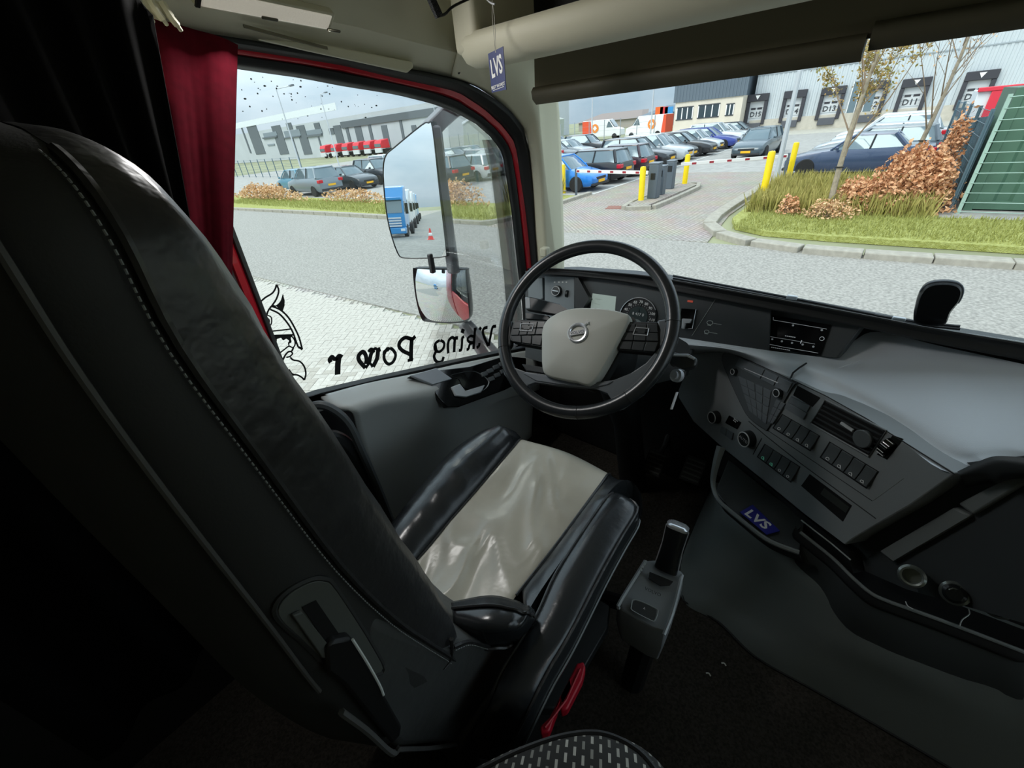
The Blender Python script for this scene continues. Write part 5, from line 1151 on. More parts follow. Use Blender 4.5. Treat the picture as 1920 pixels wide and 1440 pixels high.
for (x, y), s, l_ in (((-6.5, 15.85), (.34, .36, 1.12), 'tall slate barrier cabinet beside the near bollard'), ((-6.55, 16.6), (.26, .34, .95), 'slim slate card-reader column on barrier island'), ((-6.75, 18.0), (.30, .30, .98), 'slate barrier cabinet beside the far bollard')):
    B = empty('barrier_cabinet', (x, y, GZ + .12), l_, 'cabinet', 'cabinets on the barrier island')
    mb = MB(); mb.box((x - s[0] / 2, y - s[1] / 2, GZ + .12), (x + s[0] / 2, y + s[1] / 2, GZ + .12 + s[2])); mb.build('housing', CAB, parent=B, bevel=.03)
    mb = MB(); mb.box((x - s[0] / 2 - .01, y - s[1] / 2 - .01, GZ + .12 + s[2]), (x + s[0] / 2 + .01, y + s[1] / 2 + .01, GZ + .16 + s[2])); mb.build('lid', M('slate_lid', '#7a838c', .45), parent=B, bevel=.01)
    mb = MB(); mb.box((x - .08, y - s[1] / 2 - .015, GZ + .75), (x + .08, y - s[1] / 2, GZ + .95)); mb.build('reader_panel', M('reader_dark', '#1f2225', .3), parent=B)
WHT = M('white_barrier_paint', '#e4e2de', .5); RDB = M('red_barrier_band', '#9a2632', .5)
def barrier(a, b, l_, post):
    B = empty('road_barrier', (a[0], a[1], GZ + .95), l_, 'barrier'); a, b = V((a[0], a[1], GZ + .95)), V((b[0], b[1], GZ + .95)); n = 12
    mb = MB(); d = b - a; mb.obox(a + V((0, -.03, -.06)), d, (0, .05, 0), (0, 0, .12)); mb.build('beam', WHT, parent=B, bevel=.01)
    for k in range(1, n, 2):
        p = a.lerp(b, (k + .3) / n); mb = MB(); mb.obox(p + V((0, -.034, -.035)), d.normalized() * .16, (0, .004, 0), (0, 0, .07)); mb.build('red_band', RDB, parent=B)
    if post:
        mb = MB(); mb.box((b.x - .04, b.y - .04, GZ), (b.x + .04, b.y + .04, GZ + 1.05)); mb.build('rest_post', CAB, parent=B, bevel=.008)
barrier((-6.75, 15.85), (-10.3, 16.75), 'red and white barrier arm closing the left entry lane', True)
barrier((-6.5, 18.3), (-3.2, 20.2), 'red and white barrier arm closing the right exit lane', True)
GALV = M('galvanised_post', '#c3c8cc', .45, .3)
def lamp_post(x, y, h, l_, arm, r_=.07):
    L = empty('lamp_post', (x, y, GZ), l_, 'lamp post', 'galvanised lamp posts'); 
    mb = MB(); mb.tube([(x, y, GZ), (x, y, GZ + 1), (x, y, GZ + h)], [r_, r_ * .95, r_ * .55], 10); mb.build('pole', GALV, parent=L)
    mb = MB(); mb.tube([(x, y, GZ + h), (x + arm[0], y + arm[1], GZ + h + .12)], r_ * .45, 8); mb.build('arm', GALV, parent=L)
    mb = MB(); mb.box((x + arm[0] - .3, y + arm[1] - .12, GZ + h + .08), (x + arm[0] + .3, y + arm[1] + .12, GZ + h + .2)); mb.build('head', M('lamp_head_grey', '#6b7278', .4), parent=L, bevel=.03)
lamp_post(-3.25, 19.0, 8, 'tall pale lamp post rising by the right kerb', (.0, .9), .09)
lamp_post(.75, 26.5, 8, 'pale lamp post behind the bare right-hand tree', (0, .9), .09)
lamp_post(-41, 20.4, 7.0, 'pale lamp post beside the grey crossover on the left', (.9, .9))
lamp_post(-56, 33, 8, 'thin distant lamp post before the left warehouse', (.5, .5), .08)
lamp_post(-66, 60, 11, 'distant forked lamp mast above the left warehouse', (1.0, .2), .1)
lamp_post(-32, 56, 11, 'thin dark lamp mast above the parked vans', (.8, .2), .09)
lamp_post(-24, 56, 11, 'thin lamp mast left of the office building', (.8, .2), .09)

# ------------------------------------------------------------------ loading-dock hall and office
YD = 57.0
hall = empty('dock_hall', (5, YD, GZ), 'long pale corrugated warehouse with numbered loading docks', 'building')
CORR = M('pale_corrugated_cladding', '#c5cccf', .5, .15); DKG = M('dock_seal_black', '#3a3a40', .7); DOORM = M('dock_door_grey', '#c9ccce', .5); PLINTH = M('concrete_plinth', '#bdb7aa', .9, var=.08, vs=3)
mb = MB(); pr = []; x0, x1 = -13.4, 40
k = 0; x = x0
while x < x1:
    pr += [(x, YD), (x + .16, YD), (x + .20, YD - .05), (x + .36, YD - .05)]; x += .40
mb.grid([[V((a, b, GZ + 1.1)) for a, b in pr], [V((a, b, GZ + 11)) for a, b in pr]]); mb.build('cladding', CORR, parent=hall, smooth=0)
mb = MB(); mb.box((x0, YD + .02, GZ), (x1, YD + 20, GZ + 11)); mb.build('hall_body', CORR, parent=hall, smooth=0)
mb = MB(); mb.box((x0, YD - .3, GZ), (x1, YD + .02, GZ + 1.15)); mb.build('plinth', PLINTH, parent=hall, smooth=0)
mb = MB(); mb.box((x0, YD - .09, GZ + 5.0), (x1, YD - .05, GZ + 5.08)); mb.build('joint_strip', M('joint_grey', '#9aa3a8', .5), parent=hall, smooth=0)
docks = [(1424, 'D15'), (1494, 'D14'), (1566, 'D13'), (1645, 'D12'), (1722, 'D11'), (1845, 'D10')]
for px_, nm in docks:
    top = PY(px_, {1424: 176, 1494: 169, 1566: 162, 1645: 152, 1722: 146, 1845: 132}[px_], YD - .1); cx = top.x
    D = empty('loading_dock', (cx, YD - .1, GZ + 1), parent=hall); zt = top.z; zb = GZ + .75; w = .98
    mb = MB(); mb.box((cx - w, YD - .5, zt - .65), (cx + w, YD - .05, zt)); mb.build('head_pad', DKG, parent=D, bevel=.05)
    for s_ in (-1, 1):
        mb = MB(); a = cx + s_ * (w - .15); mb.box((a - .15, YD - .45, zb), (a + .15, YD - .05, zt - .65)); mb.build('side_pad', DKG, parent=D, bevel=.04)
    mb = MB(); mb.box((cx - w + .30, YD - .16, zb + .2), (cx + w - .30, YD - .06, zt - .6)); mb.build('door_leaf', DOORM, parent=D)
    hh = zt - .9 - zb
    for j in range(1, 4):
        mb = MB(); mb.box((cx - w + .34, YD - .175, zb + hh * j / 4 + .1), (cx + w - .34, YD - .16, zb + hh * j / 4 + .14)); mb.build('panel_joint', M('joint_grey', '#9aa3a8'), parent=D)
    for s_ in (-1, 1):
        mb = MB(); mb.box((cx + s_ * .30 - .22, YD - .18, zb + hh * .74), (cx + s_ * .30 + .22, YD - .16, zb + hh * .84)); mb.build('window_slot', DKG, parent=D)
    mb = MB(); mb.box((cx - w + .3, YD - .5, zb - .45), (cx + w - .3, YD - .2, zb + .15)); mb.build('dock_leveller', M('leveller_dark', '#54565c', .6), parent=D, bevel=.03)
    text_mesh(nm, (cx, YD - .18, zb + hh * .50), (1, 0, 0), (0, 0, 1), .62, .003, bold=.012).build('number', M('dark_number', '#3a3c40', .6), parent=D, smooth=0, fix=False)
    mb = MB(); mb.prism([(cx - .22, YD - .52, zt - .12), (cx + .22, YD - .52, zt - .12), (cx, YD - .52, zt - .5)], (0, -.01, 0)); mb.build('arrow_mark', WHITEP, parent=D)
mb = MB(); cx = PY(1612, 200, YD).x; mb.box((cx - .9, YD - .2, GZ + .6), (cx + .9, YD - .06, GZ + 3.6)); mb.build('glazed_door', M('blue_grey_glazing', '#6b7d86', .15), parent=hall)
for k in range(3):
    mb = MB(); mb.box((cx - .95 + k * .6, YD - .24, GZ + .6), (cx - .89 + k * .6, YD - .2, GZ + 3.6)); mb.build('door_mullion', WHITEP, parent=hall)
off = empty('office_block', (-18, 56, GZ), 'beige office block with dark blue-grey upper storey beside docks', 'building')
YO = 55.0
OB = M('cream_render', '#d6cdbd', .8, var=.05, vs=1); ODK = M('blue_grey_cladding', '#5f6b75', .5)
ol, orr = PY(1262, 240, YO).x, PY(1384, 240, YO).x; zs = PY(1330, 186, YO).z
mb = MB(); mb.box((ol, YO, GZ), (orr, YO + 12, zs)); mb.build('lower_wall', OB, parent=off, smooth=0)
pr = []; x = ol - .2
while x < orr + .2: pr += [(x, YO - .1), (x + .14, YO - .1), (x + .17, YO - .14), (x + .31, YO - .14)]; x += .34
mb = MB(); mb.grid([[V((a, b, zs)) for a, b in pr], [V((a, b, zs + 5)) for a, b in pr]]); mb.build('upper_cladding', ODK, parent=off, smooth=0)
mb = MB(); mb.box((ol - .2, YO - .08, zs), (orr, YO + 12, zs + 5)); mb.build('upper_wall', ODK, parent=off, smooth=0)
for xa, xb, ya_, yb in ((1268, 1300, 201, 224), (1308, 1350, 196, 220), (1360, 1377, 195, 216)):
    a, b = PY(xa, yb, YO), PY(xb, ya_, YO); W = empty('window', (a.x, YO, a.z), parent=off)
    z0_, z1_ = PY((xa + xb) / 2, yb, YO).z, PY((xa + xb) / 2, ya_, YO).z
    mb = MB(); mb.box((a.x, YO - .03, z0_), (b.x, YO - .005, z1_)); mb.build('pane', M('office_glass', '#39464d', .1), parent=W)
    n_m = 3 if xb - xa > 25 else 2
    for k in range(n_m + 1):
        xx = a.x + (b.x - a.x) * k / n_m; mb = MB(); mb.box((xx - .05, YO - .06, z0_), (xx + .05, YO - .03, z1_)); mb.build('mullion', WHITEP, parent=W)
    for zz in (z0_, z1_):
        mb = MB(); mb.box((a.x - .05, YO - .06, zz - .05), (b.x + .05, YO - .03, zz + .05)); mb.build('frame_rail', M('dark_frame', '#3a4046', .5), parent=W)
# left warehouse
YW = 68.0
lw = empty('grey_warehouse', (-110, YW, GZ), 'long grey warehouse with dark vertical panels beyond the left lot', 'building')
LWG = M('light_grey_panel', '#b4b9bd', .6, var=.04, vs=.3); DKP = M('dark_grey_panel', '#5c6368', .6); LWT = M('white_roof_edge', '#d8dee2', .6)
zt = PY(560, 233, YW).z; xl, xr = -260, PY(905, 235, YW).x
mb = MB(); mb.box((xl, YW, GZ), (xr, YW + 30, zt)); mb.build('wall', LWG, parent=lw, smooth=0)
zt0 = PY(700, 233, YW).z; mb = MB(); xa = PY(642, 240, YW).x; mb.box((xa, YW - .3, PY(690, 234, YW).z), (xr, YW, PY(690, 221, YW).z)); mb.build('dark_fascia', DKP, parent=lw, smooth=0)
mb = MB(); mb.box((xl, YW - .3, PY(500, 231, YW).z), (xa, YW + .1, PY(500, 219, YW).z)); mb.build('white_parapet', LWT, parent=lw, smooth=0)
def wpanel(nm, xa, ya, xb, yb, m, d=.15):
    a, b = PY(xa, ya, YW).x, PY(xb, yb, YW).x; m_ = ((xa + xb) / 2)
    z1_, z0_ = PY(m_, ya, YW).z, PY(m_, yb, YW).z
    mb = MB(); mb.box((min(a, b), YW - d, min(z0_, z1_)), (max(a, b), YW, max(z0_, z1_))); mb.build(nm, m, parent=lw, smooth=0)
for xa, xb, ya, yb in ((452, 470, 232, 288), (536, 550, 230, 243), (548, 562, 258, 298), (588, 602, 230, 242), (596, 608, 256, 290), (646, 660, 232, 268), (690, 702, 234, 265), (748, 760, 222, 262), (616, 628, 240, 252)): wpanel('dark_panel', xa, ya, xb, yb, DKP)
for xa, xb, ya, yb in ((493, 522, 248, 256), (532, 566, 244, 256), (574, 606, 243, 252), (502, 516, 270, 273)): wpanel('window_band', xa, ya, xb, yb, M('warehouse_window', '#7d878d', .2), .2)
for xa, xb, ya, yb in ((493, 522, 256, 259), (532, 566, 256, 258), (574, 606, 252, 256)): wpanel('window_shade', xa, ya, xb, yb, DKP, .4)
for x in (480, 525, 570, 638, 676, 725, 780, 800): wpanel('panel_joint', x, 234, x + 1, 290, DKP, .12)
rb = empty('pitched_shed', (-60, 60, GZ), 'pale green-grey shed with low pitched roof behind the mirror', 'building')
YS = 60.0; P = [PY(x, y, YS) for x, y in ((868, 262), (868, 232), (905, 208), (960, 232), (960, 262))]
P = [V((P[0].x, YS, GZ))] + P[1:4] + [V((P[4].x, YS, GZ))]
mb = MB(); mb.prism(P, (0, 15, 0)); mb.build('gable', M('green_grey_render', '#a3aaa2', .8), parent=rb, smooth=0)
mb = MB(); mb.tube([P[1], P[2], P[3]], .25, 6); mb.build('roof_edge', LWT, parent=rb)
# far roofs on the horizon
for xa, xb, yt, l_ in ((1085, 1200, 222, 'low brown roof on the far horizon'), (1205, 1262, 207, 'dark flat-roofed block on the far horizon')):
    Y = 120.0; a, b = PY(xa, yt, Y), PY(xb, yt, Y)
    F = empty('distant_building', ((a.x + b.x) / 2, Y, GZ), l_, 'building')
    mb = MB(); mb.box((a.x, Y, GZ), (b.x, Y + 20, a.z - 1.2)); mb.build('wall', M('distant_wall', '#a39c94', .8), parent=F, smooth=0)
    mb = MB(); mb.prism([(a.x - .5, Y - .5, a.z - 1.2), (b.x + .5, Y - .5, a.z - 1.2), (b.x - 3, Y + 8, a.z + .6), (a.x + 3, Y + 8, a.z + .6)], (0, 4, 0)); mb.build('roof', M('distant_roof', '#8b7f79', .8) if xa < 1200 else ODK, parent=F, smooth=0)
sg = empty('roof_sign', PY(1245, 205, 110), 'row of orange, red and blue square signs above vans', 'sign')
for k, c_ in enumerate(('#e86a2c', '#d23338', '#3a8fd0')):
    p = PY(1236 + k * 9, 211, 110); mb = MB(); mb.cbox(p, 1.8, .3, 2.2); mb.build('sign_square', M('sign_' + c_[1:], c_, .5), parent=sg)
mb = MB(); q = PY(1245, 211, 110.4); mb.box((q.x - 3, 110.2, GZ), (q.x + 3, 110.6, q.z)); mb.build('sign_frame', ODK, parent=sg)
# container, fence, trailer on the right
cont = empty('container', (4.5, 16.5, GZ + .1), 'dark green corrugated shipping container behind wire fence', 'container')
GRN = M('dark_green_container', '#4b6b58', .5, var=.08, vs=3)
xc, yc, zc = 1.55, 15.2, GZ + 2.55
pr = []; x = xc + .15
while x < xc + 6: pr += [(x, yc), (x + .28, yc), (x + .34, yc + .06), (x + .54, yc + .06), (x + .60, yc)]; x += .62
mb = MB(); mb.grid([[V((a, b, GZ + .28)) for a, b in pr], [V((a, b, zc - .12)) for a, b in pr]]); mb.build('corrugated_side', GRN, parent=cont, smooth=0)
mb = MB(); mb.box((xc, yc + .07, GZ + .18), (xc + 6.1, yc + 2.4, zc)); mb.build('shell', GRN, parent=cont, smooth=0)
mb = MB(); mb.box((xc, yc - .02, zc - .14), (xc + 6.1, yc + .07, zc)); mb.build('top_rail', GRN, parent=cont, smooth=0)
mb = MB(); mb.box((xc, yc - .02, GZ + .14), (xc + 6.1, yc + .07, GZ + .32)); mb.build('bottom_rail', GRN, parent=cont, smooth=0)
for x in (xc, xc + 5.95):
    mb = MB(); mb.box((x, yc - .03, GZ + .1), (x + .16, yc + .13, zc)); mb.build('corner_post', GRN, parent=cont, smooth=0, bevel=.01)
def fence(name, pts, h, nw, lab, m, sp=2.5, vert=0):
    F = empty(name, (pts[0][0], pts[0][1], GZ), lab, 'fence'); P = [V((x, y, GZ + .05)) for x, y in pts]
    L = sum((b - a).length for a, b in zip(P, P[1:])); n = max(1, round(L / sp)); Q = resample(P, n + 1)
    for p in Q:
        mb = MB(); mb.box((p.x - .035, p.y - .035, p.z), (p.x + .035, p.y + .035, p.z + h + .05)); mb.build('post', m, parent=F)
    for k in range(nw):
        z = .1 + (h - .1) * k / (nw - 1); mb = MB(); mb.tube([p + V((0, -.04, z)) for p in Q], .008 if h < 2.2 else .009, 4); mb.build('wire', m, parent=F, smooth=0)
    if vert:
        QQ = resample(Q, int(L / vert)); mb = MB()
        for p in QQ: mb.tube([p + V((0, -.045, .1)), p + V((0, -.045, h))], .0035, 3, cap=False)
        o = mb.build('vertical_wires', m, parent=F, smooth=0); o['kind'] = 'stuff'
FG = M('pale_green_wire', '#9db8ac', .5); FB = M('slate_blue_fence', '#4f6672', .5)
fence('wire_fence', [(1.45, 14.75), (12, 14.85)], 2.35, 12, 'pale wire mesh fence in front of the green container', FG, 2.6, 0)
fence('screen_fence', [(1.3, 14.9), (1.15, 24.5)], 2.1, 9, 'slate blue mesh fence running back beside the container', FB, 2.4, .2)
sf = [o for o in COL.objects if o.name == 'screen_fence'][0]
for k in range(4):
    a_, b_ = V((1.3 - .0156 * 2.4 * k, 14.95 + 2.4 * k, GZ + .12)), V((1.3 - .0156 * 2.4 * (k + 1), 14.9 + 2.4 * (k + 1), GZ + .12)); h_ = 1.95 - .13 * k
    mb = MB(); mb.prism([a_ + V((.05, 0, 0)), b_ + V((.05, 0, 0)), b_ + V((.05, 0, h_ - .13)), a_ + V((.05, 0, h_))], (.02, 0, 0)); mb.build('screen_panel', M('slate_screen', '#4c6570', .7, var=.1, vs=5), parent=sf, smooth=0)
fence('lot_fence', [(-75, 26), (-48, 24)], 1.9, 8, 'slate mesh fence at far left of the car park', FB, 2.5)
fence('van_fence', [(-60, 57), (-24, 57)], 2.4, 5, 'grey steel fence in front of the parked vans', M('grey_fence_steel', '#8f979b', .5), 2.2)
trl = empty('box_trailer', (8, 26, GZ), 'white box trailer with red frame rising behind the container', 'trailer')
a = PY(1838, 222, 25.5); tz = PY(1840, 170, 25.5).z; tl_ = max(1.62, PY(1776, 200, 25.5).x)
mb = MB(); mb.box((tl_, 25.5, GZ + 1.0), (a.x + 9, 28, tz)); mb.build('box', M('white_trailer', '#e3e6e8', .4), parent=trl, bevel=.02)
RT = M('red_trailer_frame', '#e0394a', .4)
mb = MB(); mb.box((a.x, 25.40, GZ + 1.0), (a.x + .38, 25.5, tz)); mb.build('corner_frame', RT, parent=trl, bevel=.02)
mb = MB(); mb.box((tl_ - .03, 25.38, tz - .04), (a.x + 9, 25.52, tz + .1)); mb.build('top_frame', RT, parent=trl, bevel=.02)
for k in range(2):
    mb = MB(); mb.box((tl_ + .5 + k * .5, 25.47, GZ + 1.1), (tl_ + .56 + k * .5, 25.5, tz - .15)); mb.build('door_bar', M('joint_grey', '#9aa3a8'), parent=trl)
for k in range(3):
    mb = MB(); mb.lathe((a.x + 3 + k * 1.3, 25.5, GZ + .5), (0, 1, 0), [(.5, 0), (.5, .3)], 16); mb.build('wheel', BLACK, parent=trl)
mb = MB(); mb.box((tl_ + .1, 25.7, GZ + .7), (a.x + 8.5, 27.8, GZ + 1.0)); mb.build('chassis', BLACK, parent=trl)
# ------------------------------------------------------------------ cars
TYRE = M('tyre_black', '#1a1a1b', .8); ALLOY = M('alloy_silver', '#a9adb2', .3, .7); CGLASS = M('car_glass', '#6d7d84', .06, .3); PLATE = M('yellow_number_plate', '#f0b51e', .5)
HEADL = M('headlamp_lens', '#dfe6ea', .12); TAILL = M('tail_lamp_red', '#c01c2c', .25); DKPL = M('dark_bumper_plastic', '#26282b', .6)
def paint(c, metal=.15): return M('car_paint_' + c.lstrip('#'), c, .28, metal, coat=.6)
KINDS_ = {  # L, hw, zlow, H, belt, cowl y, roof front y, roof rear y, tail glass base y, nose z, tail z
    'hatch': (3.95, .86, .20, 1.48, .92, .85, .20, -1.45, -1.80, .66, .90),
    'estate': (4.65, .90, .19, 1.48, .93, .90, .15, -1.85, -2.15, .66, .92),
    'sedan': (4.6, .90, .19, 1.43, .93, .80, .10, -1.05, -1.65, .66, .98),
    'suv': (4.45, .92, .26, 1.66, 1.05, .95, .30, -1.65, -2.0, .82, 1.02)}
def car_proto(kind, full=True):
    L, hw, zl, H, zb, yc_, rf, rr, tb, zn, ztl = KINDS_[kind]
    r = empty('parked_car', (0, 0, 0)); h2 = L / 2; P = paint('#30343a')
    st = [(-h2, .42, .72, .66), (-h2 + .06, .30, ztl - .04, .84), (-h2 + .35, zl, ztl, .95), (tb + .5, zl, zb + .02, 1), (-.3, zl, zb, 1), (yc_ - .2, zl, zb - .01, 1), (yc_, zl, zb - .015, .99), (h2 - .75, zl, zb - .10, .97), (h2 - .25, zl + .02, zn + .04, .92), (h2 - .07, zl + .06, zn - .04, .84), (h2, .38, zn - .16, .66)]
    secs = []
    for y, a, b, k in st:
        w = hw * k; half = [(0, a), (w * .86, a), (w * .97, a + .10), (w, a + (b - a) * .45), (w * .985, a + (b - a) * .78), (w * .93, b - .015), (w * .82, b + .005), (w * .35, b + .025), (0, b + .03)]
        secs.append([V((x, y, z)) for x, z in half] + [V((-x, y, z)) for x, z in reversed(half[1:-1])])
    mb = MB(); mb.loft(secs); mb.build('body', P, parent=r, smooth=40)
    bw, tw = hw * .86, hw * .66; z1 = H - .05
    base = [(-bw, tb), (-bw * .9, tb - .05), (bw * .9, tb - .05), (bw, tb), (bw, yc_ - .15), (bw * .8, yc_ + .05), (-bw * .8, yc_ + .05), (-bw, yc_ - .15)]
    topp = [(-tw, rr), (-tw * .9, rr - .04), (tw * .9, rr - .04), (tw, rr), (tw, rf - .1), (tw * .85, rf + .03), (-tw * .85, rf + .03), (-tw, rf - .1)]
    mb = MB(); mb.loft([[V((x, y, zb - .03)) for x, y in base], [V((x * .98, y, zb + (z1 - zb) * .55 )) for (x, y) in [((a[0] * .45 + b[0] * .55), (a[1] * .45 + b[1] * .55)) for a, b in zip(base, topp)]], [V((x, y, z1)) for x, y in topp]]); mb.build('windows', CGLASS, parent=r, smooth=40)
    rp = [(x * 1.03, y + (.03 if y > 0 else -.05)) for x, y in topp]
    mb = MB(); mb.loft([[V((x, y, z1 - .03)) for x, y in rp], [V((x * .97, y * .99, z1 + .015)) for x, y in rp], [V((x * .6, y * .8, H)) for x, y in rp]]); mb.build('roof', P, parent=r, smooth=50)
    for sx in (-1, 1):
        mb = MB(); mb.tube([(sx * bw * .97, yc_ - .02, zb - .02), (sx * (bw * .5 + tw * .52), (yc_ + rf) / 2 - .02, (zb + z1) / 2 + .02), (sx * tw * 1.01, rf - .02, z1)], .035, 6); mb.build('pillar', P, parent=r)
        mb = MB(); mb.tube([(sx * bw * 1.0, tb + .12, zb - .02), (sx * tw * 1.01, rr, z1)], .07, 6); mb.build('pillar', P, parent=r)
        if full:
            ym = (rr + rf) / 2 + .05; mb = MB(); mb.tube([(sx * bw * 1.0, ym, zb - .02), (sx * tw * 1.02, ym - .06, z1)], .03, 6); mb.build('pillar', DKPL, parent=r)
            mb = MB(); mb.cbox((sx * (hw + .08), yc_ - .25, zb + .06), .16, .10, .11); mb.build('wing_mirror', P, parent=r, bevel=.03)
    for y in (h2 - .82, -h2 + .82):
        for sx in (-1, 1):
            mb = MB(); mb.lathe((sx * (hw - .19), y, .325), (sx, 0, 0), [(.30, 0), (.325, .03), (.325, .17), (.30, .20), (.22, .20)], 22); w = mb.build('wheel', TYRE, parent=r)
            if full:
                mb = MB(); mb.lathe((sx * (hw - .01), y, .325), (sx, 0, 0), [(.235, -.02), (.23, .004), (.07, -.01), (.05, .012), (0, .012)], 22); mb.build('rim', ALLOY, parent=w)
    for sx in (-1, 1):
        mb = MB(); mb.loft([[V((sx * hw * a, y, z)) for a, y, z in ((.52, h2 - .055, zn - .07), (.80, h2 - .14, zn - .03), (.86, h2 - .30, zn + .01), (.84, h2 - .16, zn - .12), (.55, h2 - .02, zn - .15))], [V((sx * hw * a * .97, y - .06, z)) for a, y, z in ((.52, h2 - .055, zn - .07), (.80, h2 - .14, zn - .03), (.86, h2 - .30, zn + .01), (.84, h2 - .16, zn - .12), (.55, h2 - .02, zn - .15))]]); mb.build('headlamp', HEADL, parent=r)
        mb = MB(); mb.box((sx * hw * .58, -h2 + .0, ztl - .26), (sx * hw * .93, -h2 + .22, ztl - .08)); mb.build('tail_lamp', TAILL, parent=r, bevel=.03)
    if full:
        mb = MB(); mb.box((-hw * .48, h2 - .10, zn - .20), (hw * .48, h2 + .005, zn - .09)); mb.build('grille', DKPL, parent=r, bevel=.02)
        mb = MB(); mb.box((-hw * .8, h2 - .14, zl + .03), (hw * .8, h2 + .02, zl + .14)); mb.build('bumper', DKPL, parent=r, bevel=.03)
        mb = MB(); mb.box((-hw * .8, -h2 - .02, .30), (hw * .8, -h2 + .12, .44)); mb.build('bumper', DKPL, parent=r, bevel=.03)
    for s_, y in ((1, h2 + .01), (-1, -h2 - .005)):
        z = zn - .26 if s_ > 0 else ztl - .25; z = z if s_ > 0 else .62
        mb = MB(); mb.box((-.26, y - .03, z - .055), (.26, y + .02, z + .055)); mb.build('number_plate', PLATE, parent=r)
    return r
PROT = {}
def park(kind, x, y, a, c, lab, grp='cars in the car park', full=True):
    k = (kind, full)
    if k not in PROT: PROT[k] = car_proto(kind, full); o = PROT[k]; _KIDS.clear(); first = True
    else: first = False
    o = PROT[k] if first else copy_tree(PROT[k])
    o.location = (x, y, GZ + .005); o.rotation_euler = (0, 0, R(a)); tag(o, lab, 'car', grp)
    pm = paint(c)
    for ch in o.children:
        n = ch.name.split('.')[0]
        if n in ('body', 'roof', 'wing_mirror') or (n == 'pillar' and ch.data.materials[0] != DKPL):
            ch.material_slots[0].link = 'OBJECT'; ch.material_slots[0].material = pm
    return o
A_ = -12.1
CARS = [
 ('hatch', A_ + .15, 18.35, -90, '#1f7fd6', 'bright blue hatchback nearest the barrier rest post', 1), ('estate', A_ - .1, 20.8, 90, '#1b1d21', 'black estate car with red tail lamps behind the left barrier arm', 1),
 ('hatch', A_ + .3, 23.3, 90, '#3a2a32', 'dark plum hatchback parked beside the black estate', 1), ('suv', A_ + .2, 25.8, -90, '#23262b', 'black off-roader nose to the lane above the slate cabinets', 1),
 ('suv', A_ + .3, 28.3, -90, '#b9bfc4', 'silver off-roader fifth along the left lane row', 1), ('hatch', A_, 30.8, -90, '#3c4148', 'charcoal hatchback sixth along the left lane row', 1),
 ('estate', A_ + .1, 33.2, -90, '#1e2024', 'black estate seventh along the left lane row', 1), ('hatch', A_ + .2, 35.6, -90, '#c7ccd0', 'pale silver hatchback eighth along the left lane row', 1),
 ('estate', A_ + .3, 38.1, -90, '#2c3f8e', 'royal blue estate in the left lane row', 1), ('suv', A_ + .1, 40.6, -90, '#d9dcde', 'white off-roader in the left lane row past the blue estate', 1),
 ('estate', A_ + .2, 43.1, -90, '#dcdfe0', 'white estate in the left lane row before the dark car', 1), ('estate', A_ + .4, 45.6, -90, '#2a2d33', 'dark car at the far end of the left lane row', 1),
 ('estate', -6.75, 31.6, 178, '#46565f', 'slate blue estate driving towards the right barrier arm', 1),
 ('suv', -21.6, 19.3, 90, '#33373d', 'dark hatch-backed car with plate behind the mirror stem', 1), ('hatch', -21.2, 21.8, 90, '#dfe2e3', 'white hatchback with red tail lamp seen past the mirror stem', 1),
 ('suv', -21.9, 24.3, -90, '#7d868c', 'grey off-roader in second row behind white hatchback', 0), ('estate', -21.7, 26.8, -90, '#1d1f24', 'black estate in the second row left of lane', 0),
 ('suv', -21.8, 29.3, 90, '#e0e2e3', 'white off-roader in the second row left of lane', 0), ('hatch', -21.6, 31.8, -90, '#41474e', 'dark grey hatchback in the second row left of lane', 0),
 ('estate', -21.8, 34.3, -90, '#9aa2a8', 'mid grey estate in the second row left of lane', 0), ('suv', -21.6, 36.8, -90, '#202328', 'black off-roader at far end of the second row', 0),
 ('suv', -29.6, 15.3, 90, '#79868f', 'grey-blue crossover with plate nearest the left verge', 1), ('sedan', -29.4, 17.9, -90, '#2f353b', 'dark saloon nose-out beside the grey-blue crossover', 1),
 ('suv', -29.7, 20.4, -90, '#2b2f38', 'black off-roader left of the large mirror', 1), ('hatch', -34.6, 16.6, 90, '#3f7d93', 'teal hatchback half hidden behind grey-blue crossover', 1),
 ('suv', -34.5, 30.5, -90, '#e4e6e7', 'white off-roader nose-out seen right of the mirror stem', 1), ('estate', -34.4, 33.2, -90, '#5b6d76', 'slate estate in the third row behind white off-roader', 0),
 ('estate', -34.6, 36.0, -90, '#8e979c', 'grey estate in the third row before the far fence', 0), ('suv', -34.5, 25.0, -90, '#c9ced1', 'silver off-roader in the third row left of mirror', 0),
 ('suv', -30.5, 40.0, 90, '#22252b', 'black off-roader in the back row under the vans', 0), ('estate', -30.3, 43.0, 90, '#9fa6ab', 'grey estate in the back row under the vans', 0),
 ('sedan', -1.35, 22.9, 90, '#3a4a66', 'navy saloon parked behind the right-hand grasses', 1), ('estate', -1.05, 25.5, 90, '#66727c', 'slate grey estate beside the navy saloon', 1),
 ('estate', -1.1, 28.1, 90, '#aab2b9', 'silver estate third in the right-hand row', 1), ('suv', -.8, 30.7, 90, '#c3c9ce', 'pale silver off-roader fourth in the right-hand row', 1),
 ('suv', -.9, 33.4, 90, '#ececea', 'white off-roader at far end of right-hand row', 1)]
for kind, x, y, a, c, lab, full in CARS: park(kind, x, y, a, c, lab, full=bool(full))

